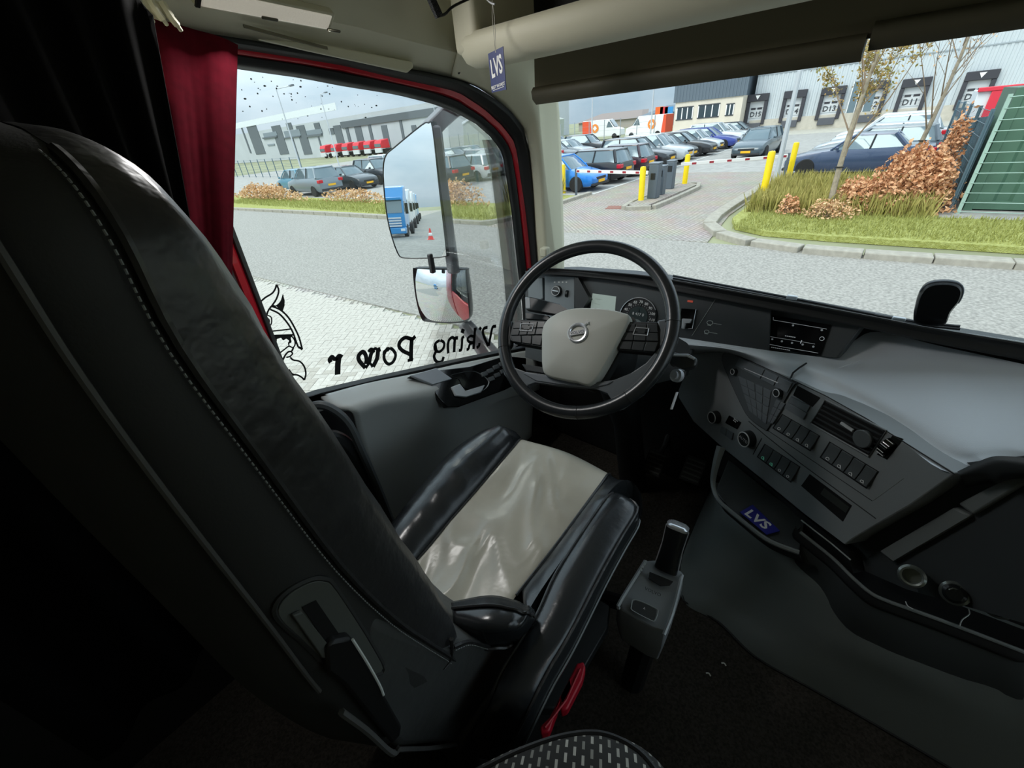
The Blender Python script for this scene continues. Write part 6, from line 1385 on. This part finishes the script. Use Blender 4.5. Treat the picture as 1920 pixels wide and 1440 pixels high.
# ------------------------------------------------------------------ vans far behind
def van(x, y, a, lab, logo):
    r = empty('delivery_van', (x, y, GZ), lab, 'van', 'white delivery vans beyond the car park'); ca, sa = math.cos(R(a)), math.sin(R(a))
    T = lambda p: V((x + p[0] * ca - p[1] * sa, y + p[0] * sa + p[1] * ca, GZ + p[2]))
    WV, OR = M('white_van_paint', '#e6e7e6', .4), M('orange_red_wrap', '#e2552f', .5)
    pf = [(-2.9, .4), (-2.9, 2.5), (1.0, 2.5), (1.8, 1.5), (2.8, 1.2), (2.9, .4)]
    mb = MB(); mb.loft([[T((s * 1.0, q, z)) for q, z in pf] for s in (-1, 1)]); mb.build('body', WV, parent=r, bevel=.08, smooth=30)
    mb = MB(); mb.loft([[T((s * 1.02, q, z)) for q, z in ((-2.92, .5), (-2.92, 2.45), (-2.92 + logo, 2.45), (-2.72 + logo, .5))] for s in (-1, 1)]); mb.build('rear_wrap', OR, parent=r)
    for s in (-1, 1):
        c = T((s * 1.03, -1.0, 1.5)); mb = MB(); mb.lathe(c, T((s, 0, 0)) - T((0, 0, 0)), [(.55, 0), (.55, .02), (0, .02)], 20); lg = mb.build('logo_disc', M('orange_logo', '#ee8a2e', .5), parent=r)
        mb = MB(); mb.loft([[T((s * 1.06, q, z)) for q, z in ((-1.3, 1.5), (-1.0, 1.85), (-.7, 1.5), (-1.0, 1.2))], [T((s * 1.065, q, z)) for q, z in ((-1.3, 1.5), (-1.0, 1.85), (-.7, 1.5), (-1.0, 1.2))]]); mb.build('logo_mark', M('white_van_paint', '#e6e7e6'), parent=lg)
        mb = MB(); mb.loft([[T((s * 1.015, q, z)) for q, z in ((.7, 1.5), (.95, 2.2), (1.15, 2.2), (1.65, 1.5))], [T((s * 1.02, q, z)) for q, z in ((.7, 1.5), (.95, 2.2), (1.15, 2.2), (1.65, 1.5))]]); mb.build('side_window', CGLASS, parent=r)
        for q in (-1.9, 1.9): 
            mb = MB(); mb.lathe(T((s * .85, q, .36)), T((s, 0, 0)) - T((0, 0, 0)), [(.36, 0), (.36, .2)], 16); mb.build('wheel', TYRE, parent=r)
    mb = MB(); mb.loft([[T((s * .85, q, z)) for q, z in ((1.12, 2.4), (1.85, 1.55), (1.9, 1.56), (1.18, 2.42))] for s in (-1, 1)]); mb.build('windscreen', CGLASS, parent=r)
p = PY(1132, 250, 64); van(p.x, 64, -80, 'white van with orange rear, left of the two by the fence', 1.25)
p = PY(1215, 246, 62); van(p.x, 62, 85, 'white van with orange rear, nearer the office block', .35)
# red tractor units in front of the left warehouse
for k in range(6):
    q = PY(612 + k * 21, 278 - k * .8, 62.0); x = q.x
    r = empty('red_tractor_unit', (x, 62, GZ), 'red lorry tractor unit, %s from the left in the row before grey warehouse' % ('first', 'second', 'third', 'fourth', 'fifth', 'sixth')[k], 'truck', 'row of red tractor units')
    RC = M('red_cab_paint', '#d8202f', .4)
    mb = MB(); mb.loft([[V((x + s * 1.2, 62 + q_, GZ + z)) for q_, z in ((-1.1, 1.2), (-1.2, 2.0), (-.9, 2.7), (1.0, 2.9), (1.1, 1.2))] for s in (-1, 1)]); mb.build('cab', RC, parent=r, bevel=.12, smooth=30)
    mb = MB(); mb.box((x - 1.05, 60.75, GZ + 1.5), (x + 1.05, 60.95, GZ + 2.1)); mb.build('windscreen', CGLASS, parent=r)
    mb = MB(); mb.box((x - 1.15, 60.7, GZ + .45), (x + 1.15, 61.0, GZ + 1.3)); mb.build('bumper', M('pale_bumper', '#c9cdd0', .4), parent=r)
    mb = MB(); mb.box((x - .5, 63, GZ + .7), (x + .5, 67, GZ + 1.0)); mb.build('chassis', BLACK, parent=r)
    for s in (-1, 1):
        for q_ in (0, 3.9):
            mb = MB(); mb.lathe((x + s * .95, 62 + q_, GZ + .5), (s, 0, 0), [(.5, 0), (.5, .28)], 14); mb.build('wheel', TYRE, parent=r)
# trucks behind, seen in the mirrors
def tractor(x, y, c, lab, a=0):
    r = empty('parked_truck', (x, y, GZ), lab, 'truck', 'trucks parked behind, seen in the mirrors'); m = paint(c, 0.0)
    B = lambda lo, hi: ((x + lo[0], y + lo[1], GZ + lo[2]), (x + hi[0], y + hi[1], GZ + hi[2]))
    pf = [(1.15, .75), (1.2, 1.7), (1.0, 2.9), (.55, 3.35), (.1, 3.85), (-1.1, 3.95), (-1.15, .75)]
    mb = MB(); mb.loft([[V((x + s * 1.24, y + q, GZ + z)) for q, z in pf] for s in (-1, 1)]); mb.build('cab', m, parent=r, bevel=.1, smooth=30)
    mb = MB(); mb.loft([[V((x + s * 1.1, y + q, GZ + z)) for q, z in ((1.22, 1.9), (1.05, 2.85), (1.0, 2.85), (1.15, 1.9))] for s in (-1, 1)]); mb.build('windscreen', CGLASS, parent=r)
    mb = MB(); mb.box(*B((-1.15, 1.0, 2.85), (1.15, 1.35, 3.05))); mb.build('sun_visor', m, parent=r, bevel=.04)
    for k in range(4):
        mb = MB(); mb.box(*B((-.95, 1.15, .85 + k * .2), (.95, 1.28, .97 + k * .2))); mb.build('grille_bar', M('pale_bumper', '#c9cdd0'), parent=r, bevel=.02)
    mb = MB(); mb.box(*B((-1.24, .6, .3), (1.24, 1.3, .78))); mb.build('bumper', m, parent=r, bevel=.06)
    for s in (-1, 1):
        mb = MB(); mb.box(*B((s * 1.25 - .01, -.2, 1.95), (s * 1.25 + .01, .75, 2.75))); mb.build('side_window', CGLASS, parent=r)
        mb = MB(); mb.box(*B((s * 1.0 - .18, 1.2, .5), (s * 1.0 + .18, 1.32, .7))); mb.build('headlamp', HEADL, parent=r, bevel=.02)
        mb = MB(); mb.box(*B((s * 1.45 - .12, .9, 1.8), (s * 1.45 + .12, 1.05, 2.6))); mb.build('mirror', BLACK, parent=r, bevel=.03)
        for q in (.2, -3.4):
            mb = MB(); mb.lathe((x + s * .95, y + q, GZ + .5), (s, 0, 0), [(.5, 0), (.5, .3)], 18); mb.build('wheel', TYRE, parent=r)
    mb = MB(); mb.box(*B((-.5, -5, .6), (.5, 1, .95))); mb.build('chassis', BLACK, parent=r)
    return r
# ------------------------------------------------------------------ exterior mirrors
MIRR = M('mirror_silver', '#f2f5f5', .0, 1.0); HOUS = M('grey_mirror_housing', '#85898d', .5); HOUSB = M('black_mirror_housing', '#1c1e20', .5)
d_ = ray(812, 380).normalized(); r_want = V((-.085, -.996, 0)).normalized(); mN = (r_want - d_).normalized(); mO = PX(780, 360, -1.42)
def MP(x, y, h=0.0): return PPL(x, y, mO + mN * h, mN)
mir = empty('door_mirror', MP(830, 500, -.05), 'large door mirror on grey arms outside the side window', 'mirror')
ml = crom([MP(x, y, 0) for x, y in ((719, 318), (724, 292), (740, 277), (790, 236), (803, 232), (811, 242), (824, 360), (836, 466), (833, 480), (800, 483), (760, 483), (746, 474), (730, 425), (722, 372))], 3, loop=True)
cen = sum(ml, V()) / len(ml)
mb = MB(); mb.prism(ml, -mN * .004); mb.build('main_glass', MIRR, parent=mir, smooth=0)
mb = MB(); mb.loft([[p + (p - cen) * .006 - mN * .001 for p in ml], [p + (p - cen) * .022 - mN * .012 for p in ml], [p + (p - cen) * .0 - mN * .08 for p in ml], [p + (cen - p) * .35 - mN * .13 for p in ml]]); mb.build('main_housing', HOUSB, parent=mir, smooth=60)
mb = MB(); mb.tube([p + (p - cen) * .008 + mN * .001 for p in ml], .0022, 5, loop=True); mb.build('glass_rim', HOUSB, parent=mir)
# wide-angle mirror: convex
m2O = PX(822, 557, -1.42); d2 = ray(822, 540).normalized(); r2 = V((-.10, -.97, -.20)).normalized(); m2N = (r2 - d2).normalized()
def M2(x, y): return PPL(x, y, m2O, m2N)
o2 = crom([M2(x, y) for x, y in ((772, 512), (776, 507), (800, 507), (862, 509), (868, 516), (874, 560), (876, 592), (872, 603), (850, 607), (800, 605), (787, 597), (777, 560))], 3, loop=True)
c2 = sum(o2, V()) / len(o2); Rc = .42
def cv(p):
    q = p - c2; q = q - m2N * q.dot(m2N); rr = q.length; return c2 + q - m2N * (rr * rr / (2 * Rc))
rings = [[cv(c2 + (p - c2) * t) for p in o2] for t in (1, .85, .7, .55, .4, .25, .1)]
mb = MB(); mb.loft(rings, cap=False); mb.poly(rings[-1]); g2 = mb.build('wide_glass', MIRR, parent=mir, smooth=180)
mb = MB(); mb.loft([[cv(p) + (p - c2) * .01 for p in o2], [p + (p - c2) * .04 - m2N * .02 for p in o2], [p - m2N * .07 for p in o2], [p + (c2 - p) * .4 - m2N * .10 for p in o2]]); mb.build('wide_housing', HOUSB, parent=mir, smooth=60)
mb = MB(); mb.tube([cv(p) + (p - c2) * .012 for p in o2], .0028, 5, loop=True); mb.build('glass_rim', HOUSB, parent=mir)
def bar(nm, a, b, w, d, m=HOUS):
    a, b = V(a), V(b); t = (b - a).normalized(); s = t.cross(V((1, 0, 0))).normalized(); n_ = t.cross(s)
    mb = MB(); mb.obox(a - s * w / 2 - n_ * d / 2, b - a, s * w, n_ * d); return mb.build(nm, m, parent=mir, bevel=min(w, d) * .25)
XA = -1.345
bar('stem', PX(812, 235, XA), PX(851, 512, XA), .046, .04)
bar('link', PX(806, 476, XA - .05), PX(812, 512, XA - .05), .022, .02, HOUSB); bar('link', PX(846, 476, XA - .03), PX(852, 515, XA - .03), .034, .03, HOUSB)
mb = MB(); mb.prism([PX(x, y, XA) for x, y in ((800, 238), (806, 226), (838, 194), (868, 214), (838, 240), (822, 258), (806, 250))], (-.04, 0, 0)); mb.build('top_bracket', HOUS, parent=mir, bevel=.006)
bar('support_arm', PX(852, 205, XA + .0), V((-1.17, 1.47, .12)), .05, .03)
bar('support_arm', PX(868, 606, XA), PX(925, 690, -1.22), .05, .03); bar('support_arm', PX(878, 604, XA + .01), PX(938, 668, -1.20), .030, .02, M('pale_arm_grey', '#8b9095', .45))
# smoked wind deflector on the front edge of the window
mb = MB(); mb.prism([PX(x, y, -1.125) for x, y in ((905, 262), (925, 262), (944, 290), (951, 333), (961, 400), (970, 480), (982, 620), (955, 640), (946, 520), (932, 400), (922, 330))], (-.003, 0, 0))
mb.build('wind_deflector', glass_mat('smoked_acrylic', (.80, .81, .81, 1), .8), parent=win1, smooth=0)

# trucks behind: ground spots found from the reflected sight lines
def refl_ground(x, y):
    P = MP(x, y); d = ray(x, y).normalized(); r = d - mN * 2 * d.dot(mN); return P + r * ((GZ - P.z) / r.z)
q = refl_ground(757, 446); bx, by = q.x, q.y - .6
for k, (c, lab) in enumerate((('#1f86c4', 'bright blue truck nearest in the mirror reflection'), ('#cfd5d8', 'white truck second in the mirrored row'), ('#e1e4e4', 'white truck third in the mirrored row'), ('#9fb6c4', 'pale blue truck fourth in the mirrored row'), ('#3f8fbf', 'blue truck last in the mirrored row'))):
    tractor(bx - 1.0 - .9 * k, by - 1 - 9.5 * k, c, lab)
q = refl_ground(808, 449)
cn = empty('traffic_cone', (q.x, q.y, GZ), 'red and white traffic cone on the lane in the mirror', 'cone')
mb = MB(); mb.lathe((q.x, q.y, GZ), (0, 0, 1), [(.20, .03), (.045, .80), (0, .80)], 18); mb.build('cone_body', M('cone_red', '#e2372c', .5), parent=cn)
mb = MB(); mb.lathe((q.x, q.y, GZ), (0, 0, 1), [(.155, .26), (.11, .48)], 18, cap=False); mb.build('white_band', WHITEP, parent=cn, solid=.004)
mb = MB(); mb.box((q.x - .26, q.y - .26, GZ), (q.x + .26, q.y + .26, GZ + .03)); mb.build('cone_base', M('cone_red', '#e2372c'), parent=cn, bevel=.01)

# ------------------------------------------------------------------ window lettering and viking head (vinyl on the glass)
VINYL = M('black_vinyl', '#0c0c0d', .5)
def GLX(x, y): return PX(x, y, -1.1025)
def nib(mb, pts, w, ang=None):           # broad-nib stroke through pixel points
    P = [GLX(*p) for p in pts]; n = len(P)
    L, Rr = [], []
    for i, p in enumerate(P):
        t = (P[min(i + 1, n - 1)] - P[max(i - 1, 0)]).normalized(); s = V((0, -t.z, t.y))
        ww = w[i] if isinstance(w, (list, tuple)) else w
        L.append(p + s * ww / 2); Rr.append(p - s * ww / 2)
    a = L + list(reversed(Rr))
    for i in range(n - 1):
        q = [L[i], L[i + 1], Rr[i + 1], Rr[i]]; mb.add(q + [p + V((.0006, 0, 0)) for p in q], [(0, 1, 2, 3), (7, 6, 5, 4), (0, 4, 5, 1), (1, 5, 6, 2), (2, 6, 7, 3), (3, 7, 4, 0)])
def sm(pts, k=5): return [(p.x, p.y) for p in crom([V((x, y, 0)) for x, y in pts], k)]
k = 1 / 4.8
def Z(pts): return [(560 + x * k, 620 + y * k) for x, y in pts]
k7 = 280 / 1920
def Z7(pts): return [(680 + x * k7, 470 + y * k7) for x, y in pts]
let = empty('window_lettering', GLX(760, 690), 'mirrored black blackletter Viking Power lettering on the side window', 'lettering')
def letter(strokes):
    mb = MB()
    for pts, w in strokes: nib(mb, pts, [v * 1.35 for v in w] if isinstance(w, list) else w * 1.35)
    mb.build('letter', VINYL, parent=let, smooth=0, fix=False)
letter([(Z([(360, 240), (352, 300), (350, 395)]), .013), (sm(Z([(392, 238), (365, 225), (345, 245), (320, 255), (300, 235), (278, 262), (290, 285)])), .009)])                     # r
letter([(sm(Z([(736, 165), (715, 180), (705, 250), (668, 325)])), .011), (Z([(668, 325), (640, 290), (600, 335)]), .008), (sm(Z([(680, 175), (655, 200), (640, 260), (630, 300)])), .010), (sm(Z([(715, 180), (690, 160), (672, 178)])), .007), (sm(Z([(600, 335), (545, 270), (540, 225), (575, 190), (600, 215), (610, 260), (604, 300)])), .010), (sm(Z([(680, 175), (650, 165), (625, 190)])), .007)])   # w
letter([(sm(Z([(820, 155), (775, 190), (770, 255), (805, 300), (850, 280), (872, 220), (850, 175), (820, 155)])), [.006, .009, .012, .010, .008, .011, .010, .008] + [.008] * 28)])  # o
letter([(Z([(1018, 70), (1012, 150), (1010, 265)]), .012), (sm(Z([(1050, 50), (1020, 75), (960, 62), (915, 95), (903, 140), (935, 180), (985, 205), (1010, 220)])), .010), (sm(Z([(980, 270), (1010, 262), (1028, 262)])), .008)])   # P
letter([(sm(Z([(1270, 85), (1230, 115), (1225, 165), (1262, 190), (1300, 160), (1308, 110), (1275, 85)])), .008), (sm(Z([(1228, 120), (1235, 180), (1218, 230), (1240, 278), (1285, 280), (1305, 235)])), .009)])   # g
letter([(sm(Z7([(1225, 1120), (1190, 1130), (1180, 1200), (1175, 1305)])), .010), (sm(Z7([(1190, 1140), (1150, 1115), (1110, 1150), (1095, 1220), (1100, 1320)])), .009)])    # n
letter([(sm(Z7([(1305, 1105), (1280, 1125), (1275, 1200), (1265, 1275), (1235, 1280)])), .009), (Z7([(1265, 1025), (1290, 1035), (1305, 1040)]), .012)])     # i
letter([(Z7([(1445, 990), (1435, 1120), (1425, 1265)]), .010), (sm(Z7([(1440, 1110), (1390, 1095), (1350, 1130), (1365, 1170), (1430, 1180)])), .008), (sm(Z7([(1430, 1180), (1380, 1200), (1360, 1260), (1335, 1272)])), .009), (Z7([(1465, 1000), (1440, 1010)]), .008)])   # k
letter([(sm(Z7([(1500, 1185), (1495, 1220), (1465, 1250)])), .010), (Z7([(1498, 990), (1525, 1012)]), .009)])       # remains of i
letter([(sm(Z7([(1715, 970), (1670, 985), (1645, 1090), (1620, 1225)])), .010), (sm(Z7([(1605, 985), (1560, 1000), (1545, 1050), (1570, 1130), (1615, 1225)])), .010)])     # V
vk = empty('viking_decal', GLX(530, 640), 'black line-art viking head with horned helmet on the side window', 'decal')
k6 = 1 / 6
def Z6(pts): return [(440 + x * k6, 500 + y * k6) for x, y in pts]
def vpart(nm, strokes, fills=()):
    mb = MB()
    for pts, w in strokes: nib(mb, sm(Z6(pts), 4), w)
    for f in fills:
        q = [GLX(*p) for p in Z6(f)]; mb.prism(q, (.0006, 0, 0))
    mb.build(nm, VINYL, parent=vk, smooth=0, fix=False)
vpart('horn', [([(280, 405), (340, 350), (420, 300), (455, 250), (470, 200)], .004), ([(470, 200), (495, 270), (470, 360), (425, 430), (380, 490), (345, 580)], .004)])
vpart('horn', [([(430, 435), (470, 440), (520, 390), (545, 315)], .003)], [[(460, 440), (500, 425), (530, 380), (545, 320), (562, 380), (560, 440), (540, 500)]])
vpart('helmet', [([(420, 445), (520, 490), (610, 580), (680, 700), (725, 800), (760, 930)], .0045), ([(400, 480), (500, 530), (590, 630), (650, 730), (690, 840), (715, 905)], .0045), ([(715, 905), (740, 915), (762, 932)], .006), ([(390, 728), (520, 715), (640, 700)], .0035), ([(405, 775), (530, 770), (660, 765)], .0035), ([(365, 545), (410, 570), (412, 640), (375, 690)], .003), ([(360, 570), (388, 600), (385, 640), (368, 665)], .003)])
vpart('eye_band', [], [[(430, 782), (660, 765), (630, 800), (640, 850), (610, 830), (580, 810), (545, 830), (520, 800), (470, 815)], [(610, 830), (640, 850), (605, 870)]])
vpart('face', [([(640, 780), (670, 820), (680, 870), (655, 910), (610, 895), (560, 930), (490, 985)], .0035), ([(605, 850), (610, 890)], .003), ([(450, 790), (465, 830), (450, 870)], .004), ([(660, 910), (640, 950), (600, 960), (560, 1010), (530, 1090), (550, 1115)], .0045), ([(640, 960), (650, 980), (620, 1010), (580, 1020)], .004)])
vpart('beard', [([(625, 1020), (660, 1050), (730, 1065), (780, 1120), (800, 1200), (785, 1275)], .0045), ([(785, 1275), (740, 1235), (680, 1215), (590, 1232)], .0045), ([(610, 1155), (640, 1200), (670, 1215)], .004)])

# ------------------------------------------------------------------ vegetation
def leaf_mass(name, mat, parent, n, place, size, flat=False):
    mb = MB()
    for k in range(n):
        p, s = place(); s *= size * rnd.uniform(.6, 1.3)
        u = V((rnd.gauss(0, 1), rnd.gauss(0, 1), rnd.gauss(0, 1))).normalized(); v = u.cross(V((rnd.gauss(0, 1), rnd.gauss(0, 1), rnd.gauss(0, 1)))).normalized()
        mb.v += [p - u * s, p + v * s * .55, p + u * s, p - v * s * .55]; k4 = len(mb.v) - 4; mb.f.append((k4, k4 + 1, k4 + 2, k4 + 3))
    o = mb.build(name, mat, parent=parent, smooth=0, fix=False); o['kind'] = 'stuff'; return o
def blades(name, mat, parent, n, place, h, w=.012):
    mb = MB()
    for k in range(n):
        p, s = place(); a = rnd.uniform(0, 6.28); hh = h * s * rnd.uniform(.6, 1.25); d = V((math.cos(a), math.sin(a), 0)); b = V((rnd.gauss(0, .22), rnd.gauss(0, .22), 1)) * hh
        mb.v += [p - d * w, p + d * w, p + b * .6 + d * w * .5, p + b + V((rnd.gauss(0, .1), rnd.gauss(0, .1), 0)) * hh * .5]; k4 = len(mb.v) - 4; mb.f.append((k4, k4 + 1, k4 + 2, k4 + 3))
    o = mb.build(name, mat, parent=parent, smooth=0, fix=False); o['kind'] = 'stuff'; return o
BEECH = M('copper_beech_leaves', '#c4865a', .7, col2='#e3b78e', vs=9); BEECH2 = M('tan_beech_leaves', '#c79a6c', .75, col2='#e4c39a', vs=9); TALLG = M('dry_tall_grass', '#918d45', .8, col2='#b9ac66', vs=4); TWIG = M('grey_brown_twig', '#8d7a66', .8); LEAFG = M('olive_leaves', '#8a8440', .7, col2='#b08d55', vs=5)
def hedge(name, lab, cx, cy, rx, ry, h, n, mat, leaf=.06, z0=.1, stems=14):
    H = empty(name, (cx, cy, GZ + z0), lab, 'hedge')
    def pl():
        a, t = rnd.uniform(0, 6.283), math.sqrt(rnd.random()); z = rnd.random() ** .8
        k_ = (1 - .55 * z ** 2) * (.85 + .3 * noise.noise(V((a * 2, z * 3, cx))))
        return V((cx + rx * t * k_ * math.cos(a), cy + ry * t * k_ * math.sin(a), GZ + z0 + h * z * (.8 + .35 * noise.noise(V((math.cos(a) * t * 3, math.sin(a) * t * 3, cy)))))), 1
    leaf_mass('leaves', mat, H, n, pl, leaf)
    for k in range(stems):
        p, _ = pl(); b = V((cx + (p.x - cx) * .5, cy + (p.y - cy) * .5, GZ + z0)); mb = MB(); mb.tube([b, b.lerp(p, .5) + V((rnd.gauss(0, .05), 0, .05)), p], [.014, .010, .004], 4); mb.build('stem', TWIG, parent=H)
hedge('beech_hedge', 'copper leaved beech hedge clump in front of the container fence', .45, 14.95, 1.15, .85, 1.55, 5200, BEECH, .055)
hedge('beech_shoot', 'tall copper beech shoot leaning against the slate side fence', .95, 15.9, .40, .5, 2.3, 1500, BEECH, .05)
hedge('beech_sapling', 'small copper beech sapling in the tall grass by bollard', -1.9, 13.9, .35, .3, .55, 420, BEECH, .04)
hedge('beech_sapling', 'low tan beech saplings on the near grass edge', -1.0, 13.6, .7, .35, .5, 700, BEECH2, .04)
hedge('beech_hedge', 'loose copper beech growth left of the main hedge clump', -.55, 14.5, .75, .55, .85, 1700, BEECH, .05)
hedge('low_hedge', 'sparse tan hedge at left end of the verge', -31, 12.6, 6.0, .5, .95, 2200, BEECH2, .08)
hedge('low_hedge', 'tan beech hedge on the verge right of the mirror stem', -14.6, 13.4, 2.4, .55, 1.05, 1900, BEECH2, .07)
hedge('low_hedge', 'thin tan hedge on the verge left of the large mirror', -21.5, 13.0, 4.0, .45, .7, 1000, BEECH2, .07)
def gpatch(name, lab, x0, x1, y0, y1, n, h, mat):
    G = empty(name, ((x0 + x1) / 2, (y0 + y1) / 2, GZ + .1), lab, 'grass', kind='stuff')
    blades('blades', mat, G, n, lambda: (V((rnd.uniform(x0, x1), rnd.uniform(y0, y1), GZ + .09)), 1), h)
gpatch('tall_grass', 'dry tall grass around the yellow bollard on the right', -3.0, 1.0, 14.0, 18.8, 11000, .50, TALLG)
gpatch('tall_grass', 'tall grass clump left of the barrier by the pillar', -12.4, -10.75, 14.4, 16.4, 2400, .75, TALLG)
gpatch('verge_grass', 'short grass tufts along the right verge', -2.8, 5.0, 11.9, 14.2, 7000, .11, GRASS)
gpatch('verge_grass', 'short grass tufts along the left verge', -34, -10.2, 10.9, 13.0, 9000, .14, GRASS)
# trees
def tree(lab, x, y, h, lean, n1, mat, nl, seed, leafz=(.35, .8)):
    rr = random.Random(seed); T = empty('young_tree', (x, y, GZ + .1), lab, 'tree'); b0 = V((x, y, GZ + .05)); top = b0 + V((lean[0], lean[1], h)); tips = []
    trunk = [b0.lerp(top, t) + V((.05 * math.sin(t * 5 + seed), .03 * math.cos(t * 4), 0)) for t in [i / 8 for i in range(9)]]
    mb = MB(); mb.tube(trunk, [.075 - .06 * i / 8 for i in range(9)], 8); mb.build('trunk', M('pale_bark', '#9b8f7c', .85, var=.2, vs=9, bump=.4, bs=30, bd=.01), parent=T)
    for k in range(n1):
        t = .30 + .65 * k / n1; s = b0.lerp(top, t); a = rr.uniform(0, 6.28); L = h * (.55 - .35 * t) * rr.uniform(.8, 1.2)
        d = V((math.cos(a) * .55, math.sin(a) * .55, 1)).normalized(); m1 = s + d * L * .5 + V((rr.gauss(0, .05), rr.gauss(0, .05), 0)); e = s + d * L
        mb = MB(); mb.tube([s, m1, e], [.022 * (1.3 - t), .014 * (1.3 - t), .004], 5)
        for j in range(5):
            q = s.lerp(e, rr.uniform(.25, .95)); a2 = rr.uniform(0, 6.28); d2_ = (d + V((math.cos(a2), math.sin(a2), .3)) * .7).normalized(); e2 = q + d2_ * L * rr.uniform(.25, .5); mb.tube([q, q.lerp(e2, .5) + V((0, 0, .02)), e2], [.007, .005, .002], 4); tips += [q.lerp(e2, rr.random()) for _ in range(6)]
        mb.build('branch', TWIG, parent=T)
    tl = [p for p in tips if leafz[0] <= (p.z - GZ) / h <= leafz[1]] or tips
    if nl:
        leaf_mass('leaves', mat, T, nl, lambda: (rr.choice(tl) + V((rr.gauss(0, .07), rr.gauss(0, .07), rr.gauss(0, .07))), 1), .035)
    mb = MB(); p = trunk[2]; mb.tube([p + V((math.cos(t) * .085, math.sin(t) * .085, 0)) for t in [i * .7 for i in range(9)]], .014, 5, loop=True); mb.build('tree_tie', BLACK, parent=T)
g_ = GP(1590, 385); tree('young tree with sparse olive leaves in front of docks', -1.05, 14.2, 4.6, (.05, .1), 15, LEAFG, 1900, 3, (.35, .8))
tree('bare young tree between lamp post and side fence', .35, 19.0, 5.2, (.25, .1), 12, BEECH2, 60, 5)
